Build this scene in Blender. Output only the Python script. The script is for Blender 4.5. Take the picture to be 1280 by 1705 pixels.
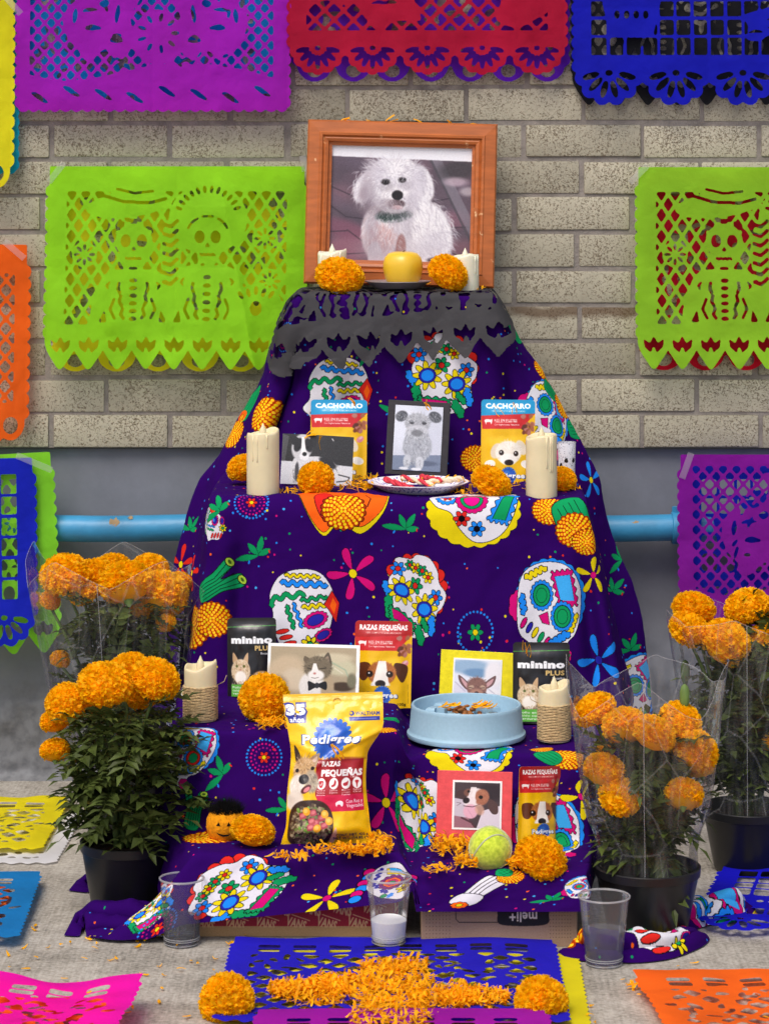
import bpy, bmesh, math, random
import numpy as np
from mathutils import Vector, Matrix, Euler

PI = math.pi
for _o in list(bpy.data.objects):
    bpy.data.objects.remove(_o)
S = bpy.context.scene
COL = S.collection

# ------------------------------------------------------------------ camera
F = 4400.0          # focal length in photograph pixels (1280 x 1705)
HOR = 290.0         # eye level row of the photograph
EYE = 1.142         # eye height above the pavement
DW = 5.0            # camera to brick wall
cam = bpy.data.cameras.new('camera')
cam.sensor_fit = 'VERTICAL'
cam.sensor_height = 36.0
cam.lens = F / 1705.0 * 36.0
cam.shift_y = -(852.5 - HOR) / 1705.0
cam.clip_start = 0.1
cam.clip_end = 200
cam.dof.use_dof = True
cam.dof.focus_distance = 4.35
cam.dof.aperture_fstop = 14.0
camo = bpy.data.objects.new('camera', cam)
camo.location = (0, -DW, EYE)
camo.rotation_euler = (PI / 2, 0, 0)
COL.objects.link(camo)
S.camera = camo

# ------------------------------------------------------------------ light: soft overcast daylight from above the street
W = bpy.data.worlds.new('World')
S.world = W
W.use_nodes = True
wn = W.node_tree.nodes
wl = W.node_tree.links
sky = wn.new('ShaderNodeTexSky')
sky.sky_type = 'NISHITA'
sky.sun_disc = False
SUN_EL, SUN_AZ = math.radians(56), math.radians(205)   # azimuth clockwise from +Y
sky.sun_elevation = SUN_EL
sky.sun_rotation = SUN_AZ
sky.air_density = 1.0
sky.dust_density = 4.0
sky.ozone_density = 1.0
bg = wn['Background']
bg.inputs['Strength'].default_value = 0.115
wl.new(sky.outputs[0], bg.inputs['Color'])
sun = bpy.data.lights.new('sun', 'SUN')
sun.energy = 1.5
sun.angle = math.radians(28)
sun.color = (1.0, 0.95, 0.88)
suno = bpy.data.objects.new('sun', sun)
sdir = Vector((math.sin(SUN_AZ) * math.cos(SUN_EL), math.cos(SUN_AZ) * math.cos(SUN_EL), math.sin(SUN_EL)))
suno.rotation_euler = sdir.to_track_quat('Z', 'Y').to_euler()
suno.location = (0, -3, 6)
COL.objects.link(suno)
S.view_settings.view_transform = 'Standard'
S.view_settings.look = 'None'
S.view_settings.gamma = 1
S.view_settings.exposure = 0.45
S.render.engine = 'CYCLES'
S.cycles.transparent_max_bounces = 24
S.cycles.max_bounces = 10

# ------------------------------------------------------------------ small helpers
def at(px, py, D):
    """world point seen at a photograph pixel, D metres in front of the lens plane"""
    return Vector(((px - 640) * D / F, D - DW, EYE - (py - HOR) * D / F))

def gnd(px, py, z=0.0):
    D = (EYE - z) * F / (py - HOR)
    return at(px, py, D)

def lin(c):
    return tuple(((v / 12.92) if v <= 0.04045 else ((v + 0.055) / 1.055) ** 2.4) for v in c)

def rgb(r, g, b):
    return lin((r / 255.0, g / 255.0, b / 255.0))

def link_obj(name, data, parent=None):
    o = bpy.data.objects.new(name, data)
    COL.objects.link(o)
    if parent is not None:
        o.parent = parent
    return o

def tag(o, label=None, cat=None, group=None, kind=None):
    if label: o['label'] = label
    if cat: o['category'] = cat
    if group: o['group'] = group
    if kind: o['kind'] = kind
    return o

def empty(name, loc, label=None, cat=None, group=None, rot=(0, 0, 0)):
    o = bpy.data.objects.new(name, None)
    COL.objects.link(o)
    o.location = loc
    o.rotation_euler = rot
    o.empty_display_size = 0.02
    return tag(o, label, cat, group)

def mesh(name, verts, faces, mats=None, smooth=True, uvs=None):
    m = bpy.data.meshes.new(name)
    m.from_pydata([tuple(v) for v in verts], [], [tuple(f) for f in faces])
    if uvs is not None:
        uvl = m.uv_layers.new(name='UVMap')
        idx = np.zeros(len(m.loops), dtype=np.int32)
        m.loops.foreach_get('vertex_index', idx)
        uvl.data.foreach_set('uv', np.asarray(uvs, dtype=np.float32)[idx].ravel())
    if mats is not None:
        for mm in (mats if isinstance(mats, (list, tuple)) else [mats]):
            m.materials.append(mm)
    if smooth:
        m.polygons.foreach_set('use_smooth', np.ones(len(m.polygons), dtype=bool))
    m.update()
    return m

def bm_mesh(name, bm, mats=None, smooth=False, sharp=None):
    m = bpy.data.meshes.new(name)
    bm.normal_update()
    bm.to_mesh(m)
    bm.free()
    if mats is not None:
        for mm in (mats if isinstance(mats, (list, tuple)) else [mats]):
            m.materials.append(mm)
    if smooth:
        m.polygons.foreach_set('use_smooth', np.ones(len(m.polygons), dtype=bool))
        if sharp:
            m.set_sharp_from_angle(angle=math.radians(sharp))
    m.update()
    return m

def box_bm(sx, sy, sz, bev=0.0, seg=2, origin=(0, 0, 0), bm=None):
    b = bmesh.new() if bm is None else bm
    r = bmesh.ops.create_cube(b, size=1.0)
    vs = r['verts']
    bmesh.ops.scale(b, vec=(sx, sy, sz), verts=vs)
    bmesh.ops.translate(b, vec=origin, verts=vs)
    if bev > 0:
        es = set()
        for v in vs:
            es.update(v.link_edges)
        bmesh.ops.bevel(b, geom=list(es), offset=bev, segments=seg, profile=0.6, affect='EDGES')
    return b

def lathe(name, prof, n=48, mat=None, smooth=True, wob=None, sharp=40):
    """prof: list of (r,z) from bottom to top"""
    verts, faces = [], []
    rows = len(prof)
    for j, (r, z) in enumerate(prof):
        for i in range(n):
            a = 2 * PI * i / n
            rr = r if wob is None else r * wob(a, j)
            verts.append((rr * math.cos(a), rr * math.sin(a), z))
    for j in range(rows - 1):
        for i in range(n):
            i2 = (i + 1) % n
            faces.append((j * n + i, j * n + i2, (j + 1) * n + i2, (j + 1) * n + i))
    if prof[0][0] > 1e-5:
        pass
    m = mesh(name, verts, faces, mat, smooth)
    if sharp:
        m.set_sharp_from_angle(angle=math.radians(sharp))
    return m

def tube(pts, rad, n=8, close=True):
    """verts, faces of a tube through pts"""
    pts = [Vector(p) for p in pts]
    V, Fc = [], []
    up = Vector((0.3, 0.2, 1)).normalized()
    for k, p in enumerate(pts):
        t = (pts[min(k + 1, len(pts) - 1)] - pts[max(k - 1, 0)])
        t = t.normalized() if t.length > 1e-9 else Vector((0, 0, 1))
        a = t.cross(up)
        if a.length < 1e-4:
            a = t.cross(Vector((1, 0, 0)))
        a.normalize()
        b = t.cross(a)
        r = rad[k] if isinstance(rad, (list, tuple)) else rad
        for i in range(n):
            an = 2 * PI * i / n
            V.append(p + a * (r * math.cos(an)) + b * (r * math.sin(an)))
    for k in range(len(pts) - 1):
        for i in range(n):
            j = (i + 1) % n
            Fc.append((k * n + i, k * n + j, (k + 1) * n + j, (k + 1) * n + i))
    if close:
        Fc.append(tuple(range(n - 1, -1, -1)))
        Fc.append(tuple((len(pts) - 1) * n + i for i in range(n)))
    return V, Fc

class MB:
    """collects pieces of one mesh"""
    def __init__(self):
        self.v, self.f = [], []
    def add(self, V, Fc):
        o = len(self.v)
        self.v.extend([tuple(p) for p in V])
        self.f.extend([tuple(i + o for i in f) for f in Fc])
    def build(self, name, mat, parent=None, smooth=True, sharp=None):
        m = mesh(name, self.v, self.f, mat, smooth)
        if sharp:
            m.set_sharp_from_angle(angle=math.radians(sharp))
        return link_obj(name, m, parent)

def copy_tree(o, parent=None):
    c = o.copy()
    COL.objects.link(c)
    if parent is not None:
        c.parent = parent
    for ch in list(o.children):
        copy_tree(ch, c)
    return c

# smooth value noise for shapes
_rs = np.random.RandomState(7)
_NT = _rs.rand(64, 64)
def vnoise(x, y):
    x = np.asarray(x, float); y = np.asarray(y, float)
    xi = np.floor(x).astype(int); yi = np.floor(y).astype(int)
    fx = x - xi; fy = y - yi
    fx = fx * fx * (3 - 2 * fx); fy = fy * fy * (3 - 2 * fy)
    a = _NT[yi % 64, xi % 64]; b = _NT[yi % 64, (xi + 1) % 64]
    c = _NT[(yi + 1) % 64, xi % 64]; d = _NT[(yi + 1) % 64, (xi + 1) % 64]
    return (a * (1 - fx) + b * fx) * (1 - fy) + (c * (1 - fx) + d * fx) * fy - 0.5

# ------------------------------------------------------------------ node material helpers
def mat_new(name):
    m = bpy.data.materials.new(name)
    m.use_nodes = True
    nt = m.node_tree
    return m, nt.nodes, nt.links, nt.nodes['Principled BSDF']

def simple(name, col, rough=0.6, spec=0.4, metal=0.0, noise=0.0, nscale=40, bump=0.0, bscale=200, trans=0.0, sss=0.0):
    m, n, l, p = mat_new(name)
    p.inputs['Base Color'].default_value = (*col, 1)
    p.inputs['Roughness'].default_value = rough
    p.inputs['Specular IOR Level'].default_value = spec
    p.inputs['Metallic'].default_value = metal
    if sss > 0:
        p.inputs['Subsurface Weight'].default_value = sss
        p.inputs['Subsurface Radius'].default_value = (0.01, 0.006, 0.003)
    tc = n.new('ShaderNodeTexCoord')
    if noise > 0:
        t = n.new('ShaderNodeTexNoise'); t.inputs['Scale'].default_value = nscale; t.inputs['Detail'].default_value = 5
        l.new(tc.outputs['Object'], t.inputs['Vector'])
        r = n.new('ShaderNodeMapRange')
        r.inputs['To Min'].default_value = 1 - noise; r.inputs['To Max'].default_value = 1 + noise
        r.inputs['From Min'].default_value = 0.25; r.inputs['From Max'].default_value = 0.75
        l.new(t.outputs[0], r.inputs['Value'])
        mx = n.new('ShaderNodeVectorMath'); mx.operation = 'SCALE'
        mx.inputs[0].default_value = col
        l.new(r.outputs[0], mx.inputs['Scale'])
        l.new(mx.outputs[0], p.inputs['Base Color'])
    if bump > 0:
        t2 = n.new('ShaderNodeTexNoise'); t2.inputs['Scale'].default_value = bscale; t2.inputs['Detail'].default_value = 4
        l.new(tc.outputs['Object'], t2.inputs['Vector'])
        b = n.new('ShaderNodeBump'); b.inputs['Strength'].default_value = bump; b.inputs['Distance'].default_value = 0.002
        l.new(t2.outputs[0], b.inputs['Height']); l.new(b.outputs[0], p.inputs['Normal'])
    return m

def sheet_mat(name, col, transl=0.25, rough=0.7, var=0.12, island=0.0, nscale=6.0, bump=0.25, bscale=60):
    """thin coloured paper, petal or leaf: diffuse front plus light through the sheet"""
    m, n, l, p = mat_new(name)
    out = n['Material Output']
    p.inputs['Roughness'].default_value = rough
    p.inputs['Specular IOR Level'].default_value = 0.25
    tc = n.new('ShaderNodeTexCoord')
    t = n.new('ShaderNodeTexNoise'); t.inputs['Scale'].default_value = nscale; t.inputs['Detail'].default_value = 4
    l.new(tc.outputs['Object'], t.inputs['Vector'])
    r = n.new('ShaderNodeMapRange')
    r.inputs['From Min'].default_value = 0.25; r.inputs['From Max'].default_value = 0.75
    r.inputs['To Min'].default_value = 1 - var; r.inputs['To Max'].default_value = 1 + var
    l.new(t.outputs[0], r.inputs['Value'])
    sc = r.outputs[0]
    if island > 0:
        g = n.new('ShaderNodeNewGeometry')
        r2 = n.new('ShaderNodeMapRange')
        r2.inputs['To Min'].default_value = 1 - island; r2.inputs['To Max'].default_value = 1 + island
        l.new(g.outputs['Random Per Island'], r2.inputs['Value'])
        mu = n.new('ShaderNodeMath'); mu.operation = 'MULTIPLY'
        l.new(sc, mu.inputs[0]); l.new(r2.outputs[0], mu.inputs[1])
        sc = mu.outputs[0]
    v = n.new('ShaderNodeVectorMath'); v.operation = 'SCALE'; v.inputs[0].default_value = col
    l.new(sc, v.inputs['Scale'])
    l.new(v.outputs[0], p.inputs['Base Color'])
    tr = n.new('ShaderNodeBsdfTranslucent'); l.new(v.outputs[0], tr.inputs['Color'])
    mix = n.new('ShaderNodeMixShader'); mix.inputs[0].default_value = transl
    l.new(p.outputs[0], mix.inputs[1]); l.new(tr.outputs[0], mix.inputs[2]); l.new(mix.outputs[0], out.inputs['Surface'])
    if bump > 0:
        t2 = n.new('ShaderNodeTexNoise'); t2.inputs['Scale'].default_value = bscale; t2.inputs['Detail'].default_value = 3
        l.new(tc.outputs['Object'], t2.inputs['Vector'])
        b = n.new('ShaderNodeBump'); b.inputs['Strength'].default_value = bump; b.inputs['Distance'].default_value = 0.003
        l.new(t2.outputs[0], b.inputs['Height']); l.new(b.outputs[0], p.inputs['Normal'])
    return m

def clear_mat(name, haze=0.08, tint=(1, 1, 1), rough=0.05, gloss=0.6, streak=0.0):
    """thin clear plastic: see-through, a little milky, mirror-like at grazing angles"""
    m, n, l, p = mat_new(name)
    out = n['Material Output']
    n.remove(p)
    tr = n.new('ShaderNodeBsdfTransparent'); tr.inputs['Color'].default_value = (*tint, 1)
    df = n.new('ShaderNodeBsdfDiffuse'); df.inputs['Color'].default_value = (0.8, 0.8, 0.82, 1)
    tl = n.new('ShaderNodeBsdfTranslucent'); tl.inputs['Color'].default_value = (0.8, 0.8, 0.82, 1)
    gl = n.new('ShaderNodeBsdfGlossy'); gl.inputs['Roughness'].default_value = rough
    ad = n.new('ShaderNodeMixShader'); ad.inputs[0].default_value = 0.5
    l.new(df.outputs[0], ad.inputs[1]); l.new(tl.outputs[0], ad.inputs[2])
    m1 = n.new('ShaderNodeMixShader'); m1.inputs[0].default_value = haze
    l.new(tr.outputs[0], m1.inputs[1]); l.new(ad.outputs[0], m1.inputs[2])
    tc = n.new('ShaderNodeTexCoord')
    if streak > 0:
        mp = n.new('ShaderNodeMapping'); mp.inputs['Scale'].default_value = (90, 90, 6)
        l.new(tc.outputs['Object'], mp.inputs['Vector'])
        t = n.new('ShaderNodeTexNoise'); t.inputs['Scale'].default_value = 1.0; t.inputs['Detail'].default_value = 6
        l.new(mp.outputs[0], t.inputs['Vector'])
        r = n.new('ShaderNodeMapRange'); r.inputs['From Min'].default_value = 0.45; r.inputs['From Max'].default_value = 0.75
        r.inputs['To Min'].default_value = haze; r.inputs['To Max'].default_value = haze + streak
        l.new(t.outputs[0], r.inputs['Value']); l.new(r.outputs[0], m1.inputs[0])
    if streak > 0:
        # sharp whitish crease lines, glints painted into the haze
        mq = n.new('ShaderNodeMapping'); mq.inputs['Scale'].default_value = (1.5, 1.5, 0.8); mq.inputs['Rotation'].default_value = (0.2, 0.3, 0.4)
        l.new(tc.outputs['Object'], mq.inputs[0])
        cz = n.new('ShaderNodeTexVoronoi'); cz.feature = 'DISTANCE_TO_EDGE'; cz.inputs['Scale'].default_value = 11
        l.new(mq.outputs[0], cz.inputs['Vector'])
        c3 = n.new('ShaderNodeMapRange'); c3.inputs['From Min'].default_value = 0.0; c3.inputs['From Max'].default_value = 0.022; c3.inputs['To Min'].default_value = 0.15; c3.inputs['To Max'].default_value = 0.0
        l.new(cz.outputs['Distance'], c3.inputs['Value'])
        c4 = n.new('ShaderNodeMath'); c4.operation = 'ADD'; l.new(c3.outputs[0], c4.inputs[0]); l.new(r.outputs[0], c4.inputs[1]); l.new(c4.outputs[0], m1.inputs[0])
    fr = n.new('ShaderNodeLayerWeight'); fr.inputs['Blend'].default_value = 0.25
    mg = n.new('ShaderNodeMath'); mg.operation = 'MULTIPLY'; mg.inputs[1].default_value = gloss
    l.new(fr.outputs['Fresnel'], mg.inputs[0])
    t2 = n.new('ShaderNodeTexNoise'); t2.inputs['Scale'].default_value = 25; t2.inputs['Detail'].default_value = 3
    l.new(tc.outputs['Object'], t2.inputs['Vector'])
    b = n.new('ShaderNodeBump'); b.inputs['Strength'].default_value = 0.8 if streak > 0 else 0.0; b.inputs['Distance'].default_value = 0.004
    l.new(t2.outputs[0], b.inputs['Height']); l.new(b.outputs[0], gl.inputs['Normal'])
    m2 = n.new('ShaderNodeMixShader')
    l.new(mg.outputs[0], m2.inputs[0]); l.new(m1.outputs[0], m2.inputs[1]); l.new(gl.outputs[0], m2.inputs[2])
    l.new(m2.outputs[0], out.inputs['Surface'])
    return m

def print_mat(name, img, rough=0.45, spec=0.4, bump=0.0, bscale=300, bdist=0.001, weave=False, sheen=0.0):
    """material of a printed surface; img is drawn by this script"""
    m, n, l, p = mat_new(name)
    t = n.new('ShaderNodeTexImage'); t.image = img; t.interpolation = 'Linear'; t.extension = 'EXTEND'
    l.new(t.outputs['Color'], p.inputs['Base Color'])
    p.inputs['Roughness'].default_value = rough
    p.inputs['Specular IOR Level'].default_value = spec
    if sheen > 0:
        p.inputs['Sheen Weight'].default_value = sheen
    if bump > 0:
        tc = n.new('ShaderNodeTexCoord')
        t2 = n.new('ShaderNodeTexNoise'); t2.inputs['Scale'].default_value = bscale; t2.inputs['Detail'].default_value = 4
        l.new(tc.outputs['Object'], t2.inputs['Vector'])
        b = n.new('ShaderNodeBump'); b.inputs['Strength'].default_value = bump; b.inputs['Distance'].default_value = bdist
        l.new(t2.outputs[0], b.inputs['Height']); l.new(b.outputs[0], p.inputs['Normal'])
    return m

# ------------------------------------------------------------------ a small 2-D painter (prints and paper cuts are drawn here)
class Cv:
    """drawing in units (metres or any), y up; ppu pixels per unit"""
    def __init__(s, w, h, ppu, bg=(0, 0, 0), x0=0.0, y0=0.0, chan=3):
        s.W = max(2, int(round(w * ppu))); s.H = max(2, int(round(h * ppu)))
        s.p = ppu; s.x0 = x0; s.y0 = y0
        s.a = np.zeros((s.H, s.W, chan), dtype=np.float32)
        s.a[:] = np.asarray(bg, dtype=np.float32)
    def _px(s, pts):
        q = np.asarray(pts, dtype=np.float64)
        return np.stack([(q[:, 0] - s.x0) * s.p, (q[:, 1] - s.y0) * s.p], 1)
    def poly(s, pts, col, alpha=1.0):
        q = s._px(pts)
        xa, ya = np.floor(q.min(0)).astype(int); xb, yb = np.ceil(q.max(0)).astype(int) + 1
        xa = max(xa, 0); ya = max(ya, 0); xb = min(xb, s.W); yb = min(yb, s.H)
        if xb <= xa or yb <= ya: return
        X = np.arange(xa, xb) + 0.5; Y = np.arange(ya, yb) + 0.5
        ins = np.zeros((len(Y), len(X)), dtype=bool)
        q2 = np.roll(q, -1, 0)
        for (x1, y1), (x2, y2) in zip(q, q2):
            if y1 == y2: continue
            lo, hi = (y1, y2) if y1 < y2 else (y2, y1)
            i0 = max(0, int(math.ceil(lo - ya - 0.5))); i1 = min(len(Y), int(math.ceil(hi - ya - 0.5)))
            if i1 <= i0: continue
            xi = x1 + (Y[i0:i1] - y1) * (x2 - x1) / (y2 - y1)
            ins[i0:i1] ^= X[None, :] < xi[:, None]
        sub = s.a[ya:yb, xa:xb]
        c = np.asarray(col, dtype=np.float32)
        if alpha >= 1: sub[ins] = c
        else: sub[ins] = sub[ins] * (1 - alpha) + c * alpha
    def soft(s, cx, cy, rx, ry, col, rot=0.0, edge=0.35, alpha=1.0, pw=2.0):
        """ellipse with a soft edge"""
        R = max(rx, ry) * (1 + edge)
        xa = max(0, int((cx - R - s.x0) * s.p)); xb = min(s.W, int((cx + R - s.x0) * s.p) + 2)
        ya = max(0, int((cy - R - s.y0) * s.p)); yb = min(s.H, int((cy + R - s.y0) * s.p) + 2)
        if xb <= xa or yb <= ya: return
        X = ((np.arange(xa, xb) + 0.5) / s.p + s.x0 - cx)[None, :]; Y = ((np.arange(ya, yb) + 0.5) / s.p + s.y0 - cy)[:, None]
        c, n = math.cos(rot), math.sin(rot)
        u = (X * c + Y * n) / rx; v = (-X * n + Y * c) / ry
        d = (np.abs(u) ** pw + np.abs(v) ** pw) ** (1.0 / pw)
        k = np.clip((1 + edge * 0.5 - d) / max(edge, 1e-4), 0, 1)
        k = (k * k * (3 - 2 * k) * alpha)[..., None]
        sub = s.a[ya:yb, xa:xb]
        sub[:] = sub * (1 - k) + np.asarray(col, dtype=np.float32) * k
    def ell(s, cx, cy, rx, ry, col, rot=0.0, n=28, alpha=1.0):
        a = np.arange(n) * 2 * PI / n
        x = rx * np.cos(a); y = ry * np.sin(a)
        s.poly(np.stack([cx + x * math.cos(rot) - y * math.sin(rot), cy + x * math.sin(rot) + y * math.cos(rot)], 1), col, alpha)
    def rect(s, x0, y0, x1, y1, col, alpha=1.0):
        s.poly([(x0, y0), (x1, y0), (x1, y1), (x0, y1)], col, alpha)
    def line(s, pts, w, col, alpha=1.0, cap=False):
        q = np.asarray(pts, dtype=float)
        for a, b in zip(q[:-1], q[1:]):
            d = b - a; L = math.hypot(*d)
            if L < 1e-9: continue
            nrm = np.array([-d[1], d[0]]) / L * w / 2
            e = d / L * w * 0.25
            s.poly([a + nrm - e, b + nrm + e, b - nrm + e, a - nrm - e], col, alpha)
    def fur(s, cx, cy, rx, ry, n, ln, w, cols, rnd, ang=None, spread=0.5, rot=0, alpha=0.6):
        for _ in range(n):
            t = rnd.uniform(0, 2 * PI); q = math.sqrt(rnd.random())
            ex, ey = rx * q * math.cos(t), ry * q * math.sin(t)
            x = cx + ex * math.cos(rot) - ey * math.sin(rot); y = cy + ex * math.sin(rot) + ey * math.cos(rot)
            a = (math.atan2(y - cy, x - cx) if ang is None else ang) + rnd.uniform(-spread, spread)
            L = ln * rnd.uniform(0.5, 1.2)
            dx, dy = math.cos(a), math.sin(a)
            ww = w * rnd.uniform(0.5, 1.1)
            k = rnd.uniform(-0.3, 0.3) * L
            s.poly([(x - dy * ww, y + dx * ww), (x + dx * L * .5 - dy * (ww * .7 + k), y + dy * L * .5 + dx * (ww * .7 + k)), (x + dx * L - dy * k, y + dy * L + dx * k), (x + dx * L * .5 + dy * (ww * .7 - k), y + dy * L * .5 - dx * (ww * .7 - k)), (x + dy * ww, y - dx * ww)], rnd.choice(cols), alpha)
    def text(s, txt, cx, cy, h, col, width=None, bold=0.0, rot=0.0, shear=0.0, align='C', shadow=None):
        T = text_tris(txt, bold, shear)
        if T is None: return
        P, w0 = T
        sx = h / 0.72
        kx = sx if width is None else width / max(w0, 1e-6)
        off = {'C': -w0 / 2, 'L': 0, 'R': -w0}[align]
        Q = np.empty_like(P)
        X = (P[..., 0] + off) * kx; Y = (P[..., 1] - 0.36) * sx
        c, n = math.cos(rot), math.sin(rot)
        Q[..., 0] = cx + X * c - Y * n; Q[..., 1] = cy + X * n + Y * c
        for tri in Q:
            s.poly(tri, col)
    def speck(s, amt, seed=0, blur=1):
        r = np.random.RandomState(seed)
        nz = r.rand(s.H // blur + 1, s.W // blur + 1) - 0.5
        nz = np.repeat(np.repeat(nz, blur, 0), blur, 1)[:s.H, :s.W]
        s.a += (nz * amt)[..., None].astype(np.float32)
    def blur(s, k):
        w = np.exp(-0.5 * (np.arange(-int(3 * k) - 1, int(3 * k) + 2) / k) ** 2); w /= w.sum()
        r = len(w) // 2
        for ax in (0, 1):
            P = np.pad(s.a, [(r, r) if a == ax else (0, 0) for a in range(3)], mode='edge')
            n = s.a.shape[ax]; out = np.zeros_like(s.a)
            for i, q in enumerate(w): out += q * (P[i:i + n] if ax == 0 else P[:, i:i + n])
            s.a = out
    def image(s, name):
        im = bpy.data.images.new(name, s.W, s.H, alpha=False)
        out = np.ones((s.H, s.W, 4), dtype=np.float32)
        out[..., :3] = np.clip(s.a, 0, 1)
        im.pixels.foreach_set(out.ravel())
        im.update()
        im.pack()
        return im

_TT = {}
def text_tris(txt, bold=0.0, shear=0.0):
    key = (txt, bold, shear)
    if key in _TT: return _TT[key]
    cu = bpy.data.curves.new('lettering', 'FONT')
    cu.body = txt; cu.size = 1.0; cu.offset = bold; cu.shear = shear
    cu.resolution_u = 2
    cu.space_character = 1.0 + bold * 1.5
    ob = bpy.data.objects.new('lettering', cu)
    COL.objects.link(ob)
    bpy.context.view_layer.update()
    me = ob.evaluated_get(bpy.context.evaluated_depsgraph_get()).to_mesh()
    me.calc_loop_triangles()
    co = np.array([v.co[:2] for v in me.vertices]) if len(me.vertices) else np.zeros((0, 2))
    tr = np.array([t.vertices[:] for t in me.loop_triangles], dtype=int)
    bpy.data.objects.remove(ob); bpy.data.curves.remove(cu)
    if len(tr) == 0:
        _TT[key] = None
        return None
    co[:, 0] -= co[:, 0].min()
    _TT[key] = (co[tr], co[:, 0].max())
    return _TT[key]

def C(r, g, b):
    return (r / 255.0, g / 255.0, b / 255.0)
def wav(p0, p1, amp, n, pts=None):
    """zigzag-wavy polyline"""
    p0 = np.array(p0, float); p1 = np.array(p1, float)
    d = p1 - p0; nr = np.array([-d[1], d[0]]) / max(1e-9, math.hypot(*d))
    m = n * 6
    return [p0 + d * k / m + nr * amp * math.sin(2 * PI * k / 6.0) for k in range(m + 1)]
# ================================================================== SETTING
def brick_material():
    m, n, l, p = mat_new('brick_glaze')
    tc = n.new('ShaderNodeTexCoord')
    oi = n.new('ShaderNodeObjectInfo')
    add = n.new('ShaderNodeVectorMath'); add.operation = 'ADD'
    sc = n.new('ShaderNodeVectorMath'); sc.operation = 'SCALE'; sc.inputs[0].default_value = (13, 7, 29)
    l.new(oi.outputs['Random'], sc.inputs['Scale'])
    l.new(tc.outputs['Object'], add.inputs[0]); l.new(sc.outputs[0], add.inputs[1])
    # pitted brown flecks
    v = n.new('ShaderNodeTexNoise'); v.inputs['Scale'].default_value = 290; v.inputs['Detail'].default_value = 3; v.inputs['Roughness'].default_value = 0.55; v.inputs['Distortion'].default_value = 1.2
    l.new(add.outputs[0], v.inputs['Vector'])
    big = n.new('ShaderNodeTexNoise'); big.inputs['Scale'].default_value = 14; big.inputs['Detail'].default_value = 4
    l.new(add.outputs[0], big.inputs['Vector'])
    # more flecks where the broad noise is low
    th = n.new('ShaderNodeMapRange'); th.inputs['From Min'].default_value = 0.3; th.inputs['From Max'].default_value = 0.7
    th.inputs['To Min'].default_value = -0.05; th.inputs['To Max'].default_value = 0.05
    l.new(big.outputs[0], th.inputs['Value'])
    sb = n.new('ShaderNodeMath'); sb.operation = 'ADD'
    l.new(v.outputs[0], sb.inputs[0]); l.new(th.outputs[0], sb.inputs[1])
    fl = n.new('ShaderNodeMapRange'); fl.inputs['From Min'].default_value = 0.55; fl.inputs['From Max'].default_value = 0.60
    l.new(sb.outputs[0], fl.inputs['Value'])
    base = n.new('ShaderNodeMixRGB'); base.inputs[1].default_value = (*rgb(188, 181, 160), 1); base.inputs[2].default_value = (*rgb(156, 150, 132), 1)
    l.new(oi.outputs['Random'], base.inputs[0])
    w = n.new('ShaderNodeMixRGB'); w.blend_type = 'MULTIPLY'; w.inputs[0].default_value = 1
    wr = n.new('ShaderNodeMapRange'); wr.inputs['From Min'].default_value = 0.3; wr.inputs['From Max'].default_value = 0.7; wr.inputs['To Min'].default_value = 0.86; wr.inputs['To Max'].default_value = 1.1
    l.new(big.outputs[0], wr.inputs['Value'])
    cw = n.new('ShaderNodeCombineColor')
    for i in range(3): l.new(wr.outputs[0], cw.inputs[i])
    l.new(base.outputs[0], w.inputs[1]); l.new(cw.outputs[0], w.inputs[2])
    mx = n.new('ShaderNodeMixRGB'); mx.inputs[2].default_value = (*rgb(92, 76, 54), 1)
    fm = n.new('ShaderNodeMath'); fm.operation = 'MULTIPLY'; fm.inputs[1].default_value = 0.8
    l.new(fl.outputs[0], fm.inputs[0]); l.new(fm.outputs[0], mx.inputs[0]); l.new(w.outputs[0], mx.inputs[1])
    # rusty stain that ran along one course, in wall coordinates
    gm = n.new('ShaderNodeNewGeometry')
    sx = n.new('ShaderNodeSeparateXYZ'); l.new(gm.outputs['Position'], sx.inputs[0])
    n3 = n.new('ShaderNodeTexNoise'); n3.inputs['Scale'].default_value = 9; n3.inputs['Detail'].default_value = 5
    l.new(gm.outputs['Position'], n3.inputs['Vector'])
    def band(sock, c, hw, soft):
        a = n.new('ShaderNodeMath'); a.operation = 'SUBTRACT'; a.inputs[1].default_value = c; l.new(sock, a.inputs[0])
        b = n.new('ShaderNodeMath'); b.operation = 'ABSOLUTE'; l.new(a.outputs[0], b.inputs[0])
        r = n.new('ShaderNodeMapRange'); r.inputs['From Min'].default_value = hw; r.inputs['From Max'].default_value = hw + soft; r.inputs['To Min'].default_value = 1; r.inputs['To Max'].default_value = 0
        l.new(b.outputs[0], r.inputs['Value']); return r.outputs[0]
    wob = n.new('ShaderNodeMath'); wob.operation = 'MULTIPLY_ADD'; wob.inputs[1].default_value = 0.05; l.new(n3.outputs[0], wob.inputs[0]); l.new(sx.outputs['Z'], wob.inputs[2])
    bz = band(wob.outputs[0], 0.883 + 0.025, 0.006, 0.012); bx = band(sx.outputs['X'], 0.36, 0.11, 0.05)
    st = n.new('ShaderNodeMath'); st.operation = 'MULTIPLY'; l.new(bz, st.inputs[0]); l.new(bx, st.inputs[1])
    st2 = n.new('ShaderNodeMath'); st2.operation = 'MULTIPLY'; st2.inputs[1].default_value = 0.8; l.new(st.outputs[0], st2.inputs[0])
    mz = n.new('ShaderNodeMixRGB'); mz.inputs[2].default_value = (*rgb(84, 58, 34), 1)
    l.new(st2.outputs[0], mz.inputs[0]); l.new(mx.outputs[0], mz.inputs[1])
    l.new(mz.outputs[0], p.inputs['Base Color'])
    p.inputs['Roughness'].default_value = 0.6; p.inputs['Specular IOR Level'].default_value = 0.35
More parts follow.
